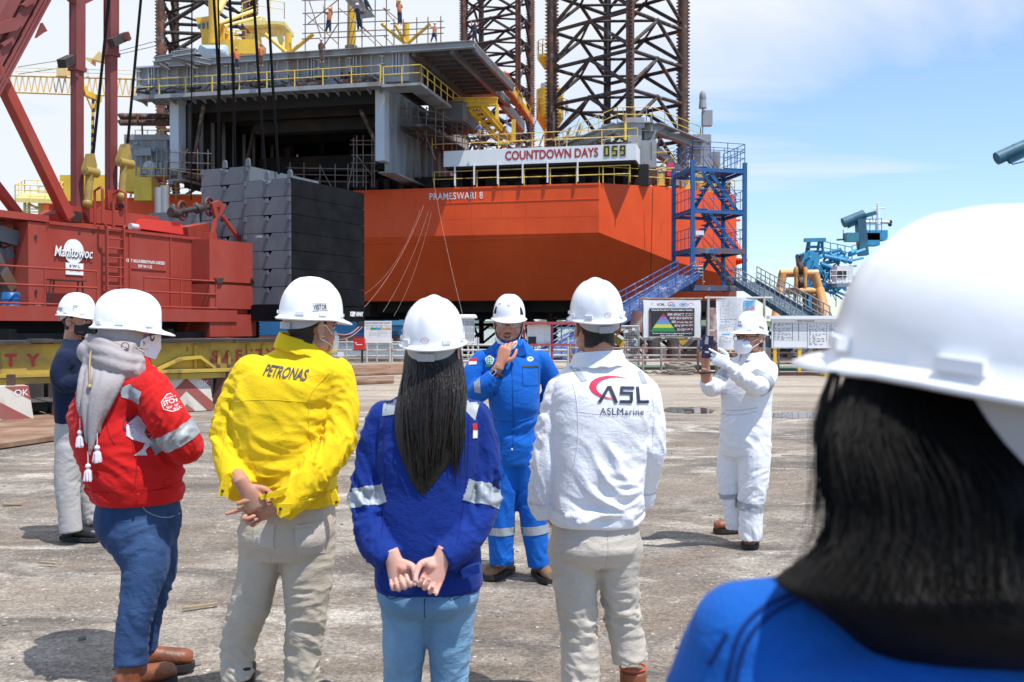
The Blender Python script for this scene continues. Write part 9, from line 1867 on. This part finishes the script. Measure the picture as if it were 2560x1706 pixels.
 m_.loft(R2); m_.build('face_mask', maskw, P.o, smooth=60, local=True); m_ = MB(); ear_loop(m_, M, -1, [(.070, .05, -.02), (.084, .0, .0), (.088, -.025, .012)], .0025); ear_loop(m_, M, -1, [(.070, .05, -.062), (.084, .0, -.035), (.088, -.022, -.022)], .0025); m_.build('mask_strap', maskw, P.o, local=True)
 m_ = MB()
 for sg in (-1, 1): m_.path([M @ V((sg*(.034+.027*cos(a)), .106-.014*max(0, cos(a)), .010+.021*sin(a))) for a in [2*pi*k/22 for k in range(22)]], .0026, n=6, closed=True); m_.path([M @ V(q) for q in ((sg*.061, .094, .016), (sg*.078, .05, .018), (sg*.086, -.012, .012))], .0026, n=6)
 m_.path([M @ V(q) for q in ((-.008, .107, .014), (0, .112, .018), (.008, .107, .014))], .0026, n=6); m_.build('glasses', iron, P.o, local=True)
 m_ = MB(); wp = P.L(1764, 932, -.10); m_.path([wp+P.D(cos(a), sin(a), .1*cos(a))*.040 for a in [2*pi*k/18 for k in range(18)]], .007, n=6, closed=True); m_.build('wristband', blackc, P.o, local=True)
 return P
grn_ = mat('crest_green', (.10, .28, .20), .6, var=.05)
def phone():
 c = W(1769, 868, 6.82); t = thing('phone', 'dark patterned phone held up by the man in the white coverall', 'phone', c, radians(-38)); m_ = MB(); R = Matrix.Rotation(radians(-38), 3, 'Z') @ Matrix.Rotation(radians(4), 3, 'Y'); m_.box(c, (.080, .009, .155), R); m_.build('case', mat('phone_case', (.020, .018, .05), .3, c2=(.10, .06, .12), cut=.55, scale=60, var=.2), t)
 m_ = MB()
 for k in (-1, 0, 1): m_.box(c+R @ V((-.008+k*.009, -.0055, .045)), (.0045, .002, .052), R)
 m_.box(c+R @ V((.0, -.0055, -.035)), (.03, .002, .012), R); m_.build('case_print', flag_w, t); m_ = MB(); m_.box(c+R @ V((-.026, -.006, .060)), (.018, .004, .022), R); m_.build('camera_bump', iron, t)
# ---------------------------------------------------------------- man in navy behind the hijab woman
def navy_man():
 P = Person('man in navy shirt and black mask half hidden behind the hijab woman', 190, 7.15, -82)
 Nv = cloth_mat('navy_cotton', (.009, .017, .046), wr=.006, wscale=8, var=.08, wst=(1, 1, 1.4), sheen=.2); ring = P.ring; j = MB()
 rings(j, [ring(1056, 180, .150, .105), ring(1040, 180, .155, .110), ring(985, 178, .165, .115), ring(930, 178, .180, .120), ring(890, 182, .170, .110), ring(868, 186, .125, .085), ring(850, 190, .078, .072)], p=2.3)
 Ra = [(164, 898, -.15, .072), (150, 930, -.18, .068), (158, 960, -.19, .062), (192, 955, -.20, .054), (226, 925, -.16, .046)]; La = [(215, 895, .16, .078), (224, 940, .18, .072), (240, 950, .1, .06), (250, 920, .0, .05)]
 P.limb(j, Ra); P.limb(j, La); J = garment(P, 'shirt', j, .010, [ax([P.L(180, 1060), P.L(184, 870)], .15, 14, .0045), ax(P.pts(Ra), .07, 18, .005, ((.45, .15, 1.2),)), ax(P.pts(La), .07, 18, .004)], Nv, 2.9)
 collar(P, 'collar', P.L(190, 862, 0), .080, .076, .035, Nv, open_front=.3, parent=J); Wt = cloth_mat('pale_trouser_cloth', (.45, .425, .405), wr=.006, wscale=8, wst=(1, 1, 1.6))
 Rl = [(174, 1120, -.06, .098), (168, 1200, -.07, .088), (172, 1265, -.07, .080), (178, 1330, -.07, .076)]; Ll = [(198, 1120, .08, .098), (214, 1200, .10, .084), (224, 1260, .11, .076), (232, 1308, .12, .070)]
 T = legs_mesh(P, Ll, Rl, [ring(1150, 184, .120, .105), ring(1110, 182, .140, .118), ring(1060, 180, .145, .108), ring(1030, 180, .13, .09)]); garment(P, 'trousers', T, .010, [ax([P.L(174, 1080, -.06), *P.pts(Rl)], .09, 14, .0048, ((.9, .12, 1.6),)), ax([P.L(198, 1080, .08), *P.pts(Ll)], .09, 14, .0048, ((.9, .12, 1.6),))], Wt, 5.9)
 for g_, d_ in ((G(178, 1350), (1, -.22, 0)), (G(236, 1322), (1, -.05, 0))): c = P.I @ g_; s_ = shoe(P, 'shoe', (c.x, c.y), tuple(P.D(*d_))[:2], shoe_k, L_=.30, shaft=.06, rs=.055); m_ = MB(); f = P.D(*d_); m_.path([V((c.x, c.y, 0))+f*(.05+.02*k)+V((0, 0, .115-.012*k))+f.cross(ZZ)*(.02*(-1)**k) for k in range(6)], .004, n=5); m_.build('lace', mat('blue_lace', (.03, .16, .30), .6), s_, local=True)
 M = head_matrix(P, 193, 806, 0, -98, -4, 0); hm = head_mesh(M); trunk = MB(); limb(trunk, [(P.L(190, 860), .05), (P.L(182, 900), .09), (P.L(182, 1090), .10)], n=16); P.limb(trunk, [q[:3]+(.045,) for q in Rl]); P.limb(trunk, [q[:3]+(.045,) for q in Ll]); h1 = MB(); hand(h1, P.L(232, 918, -.15), P.D(.6, .1, .8), P.D(0, -1, 0), P.D(.8, 0, -.6), (.8, .9, .9, .9))
 finish_body(P, [(hm, 0), (remesh(h1, .0045, 2), 0), (trunk, 0), (transform(eyes(True), M), 0)], SK(skin_b)); short_hair(P, hm, M, -.055)
 m_ = MB(); m_.loft([[M @ V((x*k_, y_, z-.04)) for x, z in ((-.070, .022), (0, .040), (.070, .022), (.072, -.035), (0, -.062), (-.072, -.035))] for k_, y_ in ((1.05, .025), (1.0, .075), (.72, .112), (.3, .124))]); m_.build('face_mask', blackc, P.o, smooth=60, local=True); m_ = MB(); ear_loop(m_, M, 1, [(.074, .03, -.012), (.084, .0, .006), (.088, -.025, .010)], .0022); m_.build('mask_strap', blackc, P.o, local=True)
 sh, hb, H = helmet(P, M @ Matrix.Translation((0, -.002, .014)), k=1.06, mark=False); helmet_tag(P, sh, hb, H, radians(128), .030, w_=.055, h_=.016); fl = flat_ring(.016, .013, .003, .4, 4.6, taper=True); decal(fl, H @ V((.13, .05, .040)), H.to_3x3() @ V((-.4, .9, 0)), H.to_3x3() @ ZZ, H.to_3x3() @ V((-.95, -.3, -.1)), hb, .001, 'logo', red_helmet, sh); decal(flat_ring(.015, .008, .006), H @ V((.13, .05, .066)), H.to_3x3() @ V((-.4, .9, 0)), H.to_3x3() @ ZZ, H.to_3x3() @ V((-.95, -.3, -.25)), hb, .001, 'crest', grn_, sh)
 return P
red_helmet = mat('helmet_logo_red', (.45, .02, .08), .6, var=0)
# ---------------------------------------------------------------- blurred woman close to the camera
def near_woman():
 P = Person('out of focus woman with long black hair in the right foreground', 2420, .83, 18)
 B = cloth_mat('near_blue_cotton', (.006, .100, .42), wr=.006, wscale=9, var=.05, wst=(1, 1, 1.4), sheen=.15); ring = P.ring; j = MB()
 rings(j, [ring(2400, 2400, .19, .14), ring(2050, 2400, .20, .135), ring(1800, 2400, .205, .125), ring(1640, 2400, .190, .105), ring(1560, 2410, .130, .085), ring(1440, 2420, .070, .065), ring(1380, 2420, .055, .055)], p=2.4)
 La = [(1890, 1690, .02, .076), (1850, 1850, .03, .072), (1800, 2200, .03, .066), (1800, 2600, .03, .06)]; Ra = [(2900, 1660, .02, .080), (2980, 1850, .03, .072), (3050, 2200, .03, .066), (3050, 2600, .0, .06)]
 P.limb(j, La); P.limb(j, Ra); limb(j, [(P.L(1860, 1600, .0), .050), (P.L(2050, 1580, 0), .050), (P.L(2300, 1540, 0), .050)], n=18)
 J = garment(P, 'jacket', j, .009, [ax([P.L(2400, 2500), P.L(2400, 1500)], .18, 11, .004), ax(P.pts(La), .07, 14, .005)], B, 4.7)
 Bk = cloth_mat('near_blue_stitch', (.002, .03, .17), wr=.003)
 for q in ([(2010, 1480), (1900, 1520), (1838, 1580), (1810, 1690)], [(2030, 1486), (1920, 1530), (1856, 1590), (1826, 1700)], [(1812, 1575), (1770, 1660)]): seam(P, J, [P.L(x, y, -.03) for x, y in q], P.D(0, 1, 0), .0022, Bk)
 Ll = [(P.L(2250, 2600), .10), (P.L(2230, 3600), .085), (P.L(2220, 5100), .06)]; Rl = [(P.L(2560, 2600), .10), (P.L(2580, 3600), .085), (P.L(2590, 5100), .06)]; T = MB(); rings(T, [ring(2700, 2400, .15, .12), ring(2500, 2400, .17, .13), ring(2300, 2400, .15, .11)], 40, 4); limb(T, Ll, n=20); limb(T, Rl, n=20); garment(P, 'trousers', T, .014, [ax([q[0] for q in Ll], .09, 10, .003), ax([q[0] for q in Rl], .09, 10, .003)], denim_d, 1.1)
 for px in (2220, 2590): c = P.L(px, 5900, .0); shoe(P, 'shoe', (c.x, c.y), tuple(P.D(-.3, 1, 0))[:2], shoe_k, L_=.25, rs=.045)
 M = head_matrix(P, 2450, 1010, .02, 36, 0, 0); hm = head_mesh(M @ Matrix.Scale(.80, 4)); trunk = MB(); limb(trunk, [(P.L(2420, 1400), .045), (P.L(2400, 1700), .09), (P.L(2400, 2500), .11)], n=16); limb(trunk, [(q[0], .04) for q in Ll], n=12); limb(trunk, [(q[0], .04) for q in Rl], n=12); h1 = MB(); hand(h1, P.L(1800, 2650, .03), (0, 0, -1), (-1, 0, 0), (0, 1, 0)); h2 = MB(); hand(h2, P.L(3050, 2650, .0), (0, 0, -1), (1, 0, 0), (0, 1, 0)); finish_body(P, [(hm, 0), (remesh(h1, .006, 2), 0), (remesh(h2, .006, 2), 0), (trunk, 0), (transform(eyes(True), M), 0)], SK(skin_l))
 spec = [(880, 2140, 2540, .062, .025), (980, 2098, 2560, .068, .02), (1040, 2064, 2590, .074, .014), (1090, 2052, 2640, .080, .005), (1180, 2064, 2760, .088, -.010), (1280, 2085, 2800, .085, -.020), (1370, 2068, 2830, .082, -.035), (1430, 2010, 2870, .082, -.050), (1462, 1975, 2890, .082, -.053), (1510, 2050, 2900, .078, -.058), (1570, 2130, 2910, .066, -.064), (1625, 2200, 2910, .046, -.068), (1655, 2290, 2890, .020, -.072)]
 C_ = catmull([tuple(map(float, q)) for q in spec], 6); R_ = []; n = 96
 for i, q in enumerate(C_):
  c = P.L((q[1]+q[2])/2, q[0], q[4]); rx = (q[2]-q[1])/2/P.s; f = i/(len(C_)-1); rg = []
  for k in range(n): a = 2*pi*k/n; wv_ = 1+.016*noise.noise(V((k*.5, f*1.2, 3)))+.006*noise.noise(V((k*2.1, f*.9, 9))); d_ = P.D(cos(a)*rx*wv_, sin(a)*q[3]*wv_, 0); L_ = sqrt((cos(a)*rx*wv_)**2+(sin(a)*q[3]*wv_)**2); rg.append(c+d_*L_)
  R_.append(rg)
 hb_ = MB(); hb_.loft(list(reversed(R_)))
 def sp(rr):
  u = rr.random(); pts_ = []; e = 1400+rr.random()**.7*310; sw = rr.gauss(0, 26)
  for k in range(9):
   f = k/8; py = 930+(e-930)*f; q = C_[min(range(len(C_)), key=lambda i: abs(C_[i][0]-py))]; t = -1+2*u; px = (q[1]+q[2])/2+t*(q[2]-q[1])/2*.99+sw*f*f; pts_.append(P.L(px, py, q[4]-q[3]*sqrt(max(0, 1-t*t))-.002))
  return pts_
 strands(hb_, sp, 240, None, .00045, 9, .003)
 def fly(rr):
  x = rr.choice((2058, 2070, 2050)); a = rr.gauss(0, 14); return [P.L(x+30+a*.2, 930, 0), P.L(x-6+a*.6, 1060, 0), P.L(x+6+a, 1200, -.01), P.L(x+10+a*1.5, 1330, -.03), P.L(x-35+a*2, 1440, -.05)]
 strands(hb_, fly, 60, None, .0006, 3, .003); hb_.build('hair', mat('near_black_hair', (.0022, .002, .002), .6, c2=(.004, .003, .0025), cut=.5, scale=60, stretch=(1, 1, .03), var=.2, vscale=40, bump=.0007, bscale=260, bstretch=(1, 1, .02), spec=.16), P.o, smooth=70, local=True, fixn=False)
 # fringe falling beside the brow at the left edge
 helmet(P, M @ Matrix.Translation((0, -.012, -.010)) @ Matrix.Rotation(radians(7), 4, 'X'), k=1.17, mark=False, peak=.027, zk=.78, drop=.05)
 return P
PEOPLE = [f() for f in (red_woman, yellow_man, blue_woman, speaker, white_man, photographer, navy_man, near_woman)]; phone()
# ================================================================ workers on the rig (small in the picture)
wk_or = mat('worker_orange', (.62, .16, .06), .8, var=.1); wk_nv = mat('worker_navy', (.02, .03, .06), .8, var=.1); wk_br = mat('worker_brown', (.11, .06, .05), .8, var=.1); wk_bl = mat('worker_blue_vest', (.02, .10, .42), .8); wk_tn = mat('worker_tan', (.40, .30, .24), .8)
def worker(label, head, feet, d, top, bot, hat, armL, armR, stride=6, bend=0, vest=None):
 """head, feet: pixels; arms: (elbow, hand) pixel pairs; one continuous body with clothing children"""
 hx, hy = head; fx_, fy = feet; c = W(fx_, fy, d); k = (fy-hy)/60.0; t = thing('person', label, 'person', c, 0, 'workers on the rig'); g = lambda x, y, dy=0: W(x, y, d+dy)
 u = d/F_PX*k; sx, sy = hx+bend*.5, hy+11*k; hpx, hpy = (hx+bend+fx_)/2, hy+31*k
 b = MB(); b.ellipsoid(g(hx, hy), (3.6*u, 4*u, 4.6*u), 12, 8); limb(b, [(g(hx, hy+4*k), 2.2*u), (g(sx, sy), 4.5*u), (g(hpx, hpy), 4.5*u)], n=10)
 L_ = [(g(hpx-2.5*k, hpy), 3.4*u), (g((hpx+fx_)/2-stride*.6, (hpy+fy)/2), 2.8*u), (g(fx_-stride, fy-2), 2.0*u), (g(fx_-stride-2, fy, -.1), 1.8*u)]; R_ = [(g(hpx+2.5*k, hpy), 3.4*u), (g((hpx+fx_)/2+stride*.7, (hpy+fy)/2), 2.8*u), (g(fx_+stride, fy-2), 2.0*u), (g(fx_+stride-2, fy, -.1), 1.8*u)]
 A = [[(g(sx-6*k, sy+1), 2.3*u), (g(*armL[0]), 1.9*u), (g(*armL[1]), 1.6*u)], [(g(sx+6*k, sy+1), 2.3*u), (g(*armR[0]), 1.9*u), (g(*armR[1]), 1.6*u)]]
 for q in (L_, R_, *A): limb(b, q, n=10, sub=3)
 for q in A:
  e = q[-1][0]
  for f in range(4): b.tube(e, e+(e-q[1][0]).normalized()*.09+V((.02*(f-1.5), 0, .01*f)), .012, n=5)
 skin_obj('body', remesh(b, .03, 1), skin_b, t) if False else None
 bm_ = remesh(b, .030, 1); bm_.transform(t.matrix_basis.inverted()); skin_obj('body', bm_, skin_b, t)
 def cl(name, parts, m__, grow): m_ = MB(); [limb(m_, [(p, r_*grow) for p, r_ in q], n=10, sub=3) for q in parts]; me = remesh(m_, .030, 1); me.transform(t.matrix_basis.inverted()); skin_obj(name, me, m__, t)
 cl('jacket', [[(g(sx, sy-1), 4.6*u), (g(hpx, hpy), 5.0*u)], *[q[:2]+[((q[1][0]+q[2][0])/2, q[2][1])] for q in A]], top, 1.18)
 if vest: cl('vest', [[(g(sx, sy+1), 5.2*u), ((g(sx, sy)+g(hpx, hpy))/2, 5.4*u), (g(hpx, hpy-3), 5.0*u)]], vest, 1.16)
 cl('trousers', [[(g(hpx-1, hpy), 4.4*u), (g(hpx, hpy+2), 4.4*u)], L_[:3], R_[:3]], bot, 1.18)
 m_ = MB(); m_.ellipsoid(g(hx, hy-2.2*k), (4.4*u, 4.8*u, 3.8*u), 12, 8); m_.tube(g(hx, hy-1.2*k), g(hx, hy-.6*k), 5.2*u, n=14); m_.build('helmet', hat, t, smooth=60)
worker('worker in orange vest with both arms raised on the scaffold', (824, 24), (820, 83), 61.5, wk_br, wk_nv, yel, ((812, 30), (808, 16)), ((829, 34), (830, 16)), 6, 0, wk_or)
worker('dark clothed worker half hidden behind the tall yellow post', (893, 14), (900, 76), 62.5, wk_nv, wk_nv, white_p, ((898, 34), (905, 22)), ((906, 34), (914, 24)), 5)
worker('worker in dark trousers sitting high beside the corrugated board at the picture top', (906, -22), (925, 30), 62, wk_nv, wk_nv, white_p, ((900, 0), (896, 8)), ((915, 0), (920, 8)), 6)
worker('worker in orange vest standing on the leaning yellow brace, one arm raised', (998, 5), (1000, 62), 62, wk_br, wk_nv, yel, ((992, 14), (992, -2)), ((1005, 20), (1004, 10)), 4, 0, wk_or)
worker('brown clothed worker standing low behind the edge beam left of the yellow post', (803, 101), (805, 156), 63.5, wk_br, wk_br, white_p, ((797, 120), (800, 130)), ((811, 120), (814, 118)), 4)
worker('worker with orange vest and bare arms stepping along the deck edge at the right', (1087, 60), (1084, 107), 61.5, wk_tn, wk_nv, white_p, ((1078, 68), (1071, 64)), ((1091, 78), (1093, 88)), 7, 0, wk_or)
worker('worker in yellow helmet and orange vest beside the blue grey tarpaulin', (590, 124), (594, 172), 62.5, wk_or, wk_nv, yel, ((584, 140), (588, 150)), ((599, 140), (597, 150)), 4, 0, wk_or)
worker('worker in rusty orange hood crouching under the railed yellow platform', (652, 114), (653, 165), 63.5, wk_or, wk_br, wk_or, ((646, 130), (650, 140)), ((660, 130), (656, 140)), 4, 0, wk_or)
worker('worker in blue vest and yellow helmet among the scaffold tubes near the gantry beams', (1199, 308), (1196, 345), 66, wk_tn, wk_tn, yel, ((1192, 318), (1188, 324)), ((1204, 318), (1204, 326)), 5, 0, wk_bl)
worker('dark clothed worker climbing the braces of the far bow leg', (1187, 56), (1186, 108), 118, wk_nv, wk_nv, wk_nv, ((1180, 66), (1178, 54)), ((1194, 66), (1196, 56)), 5)
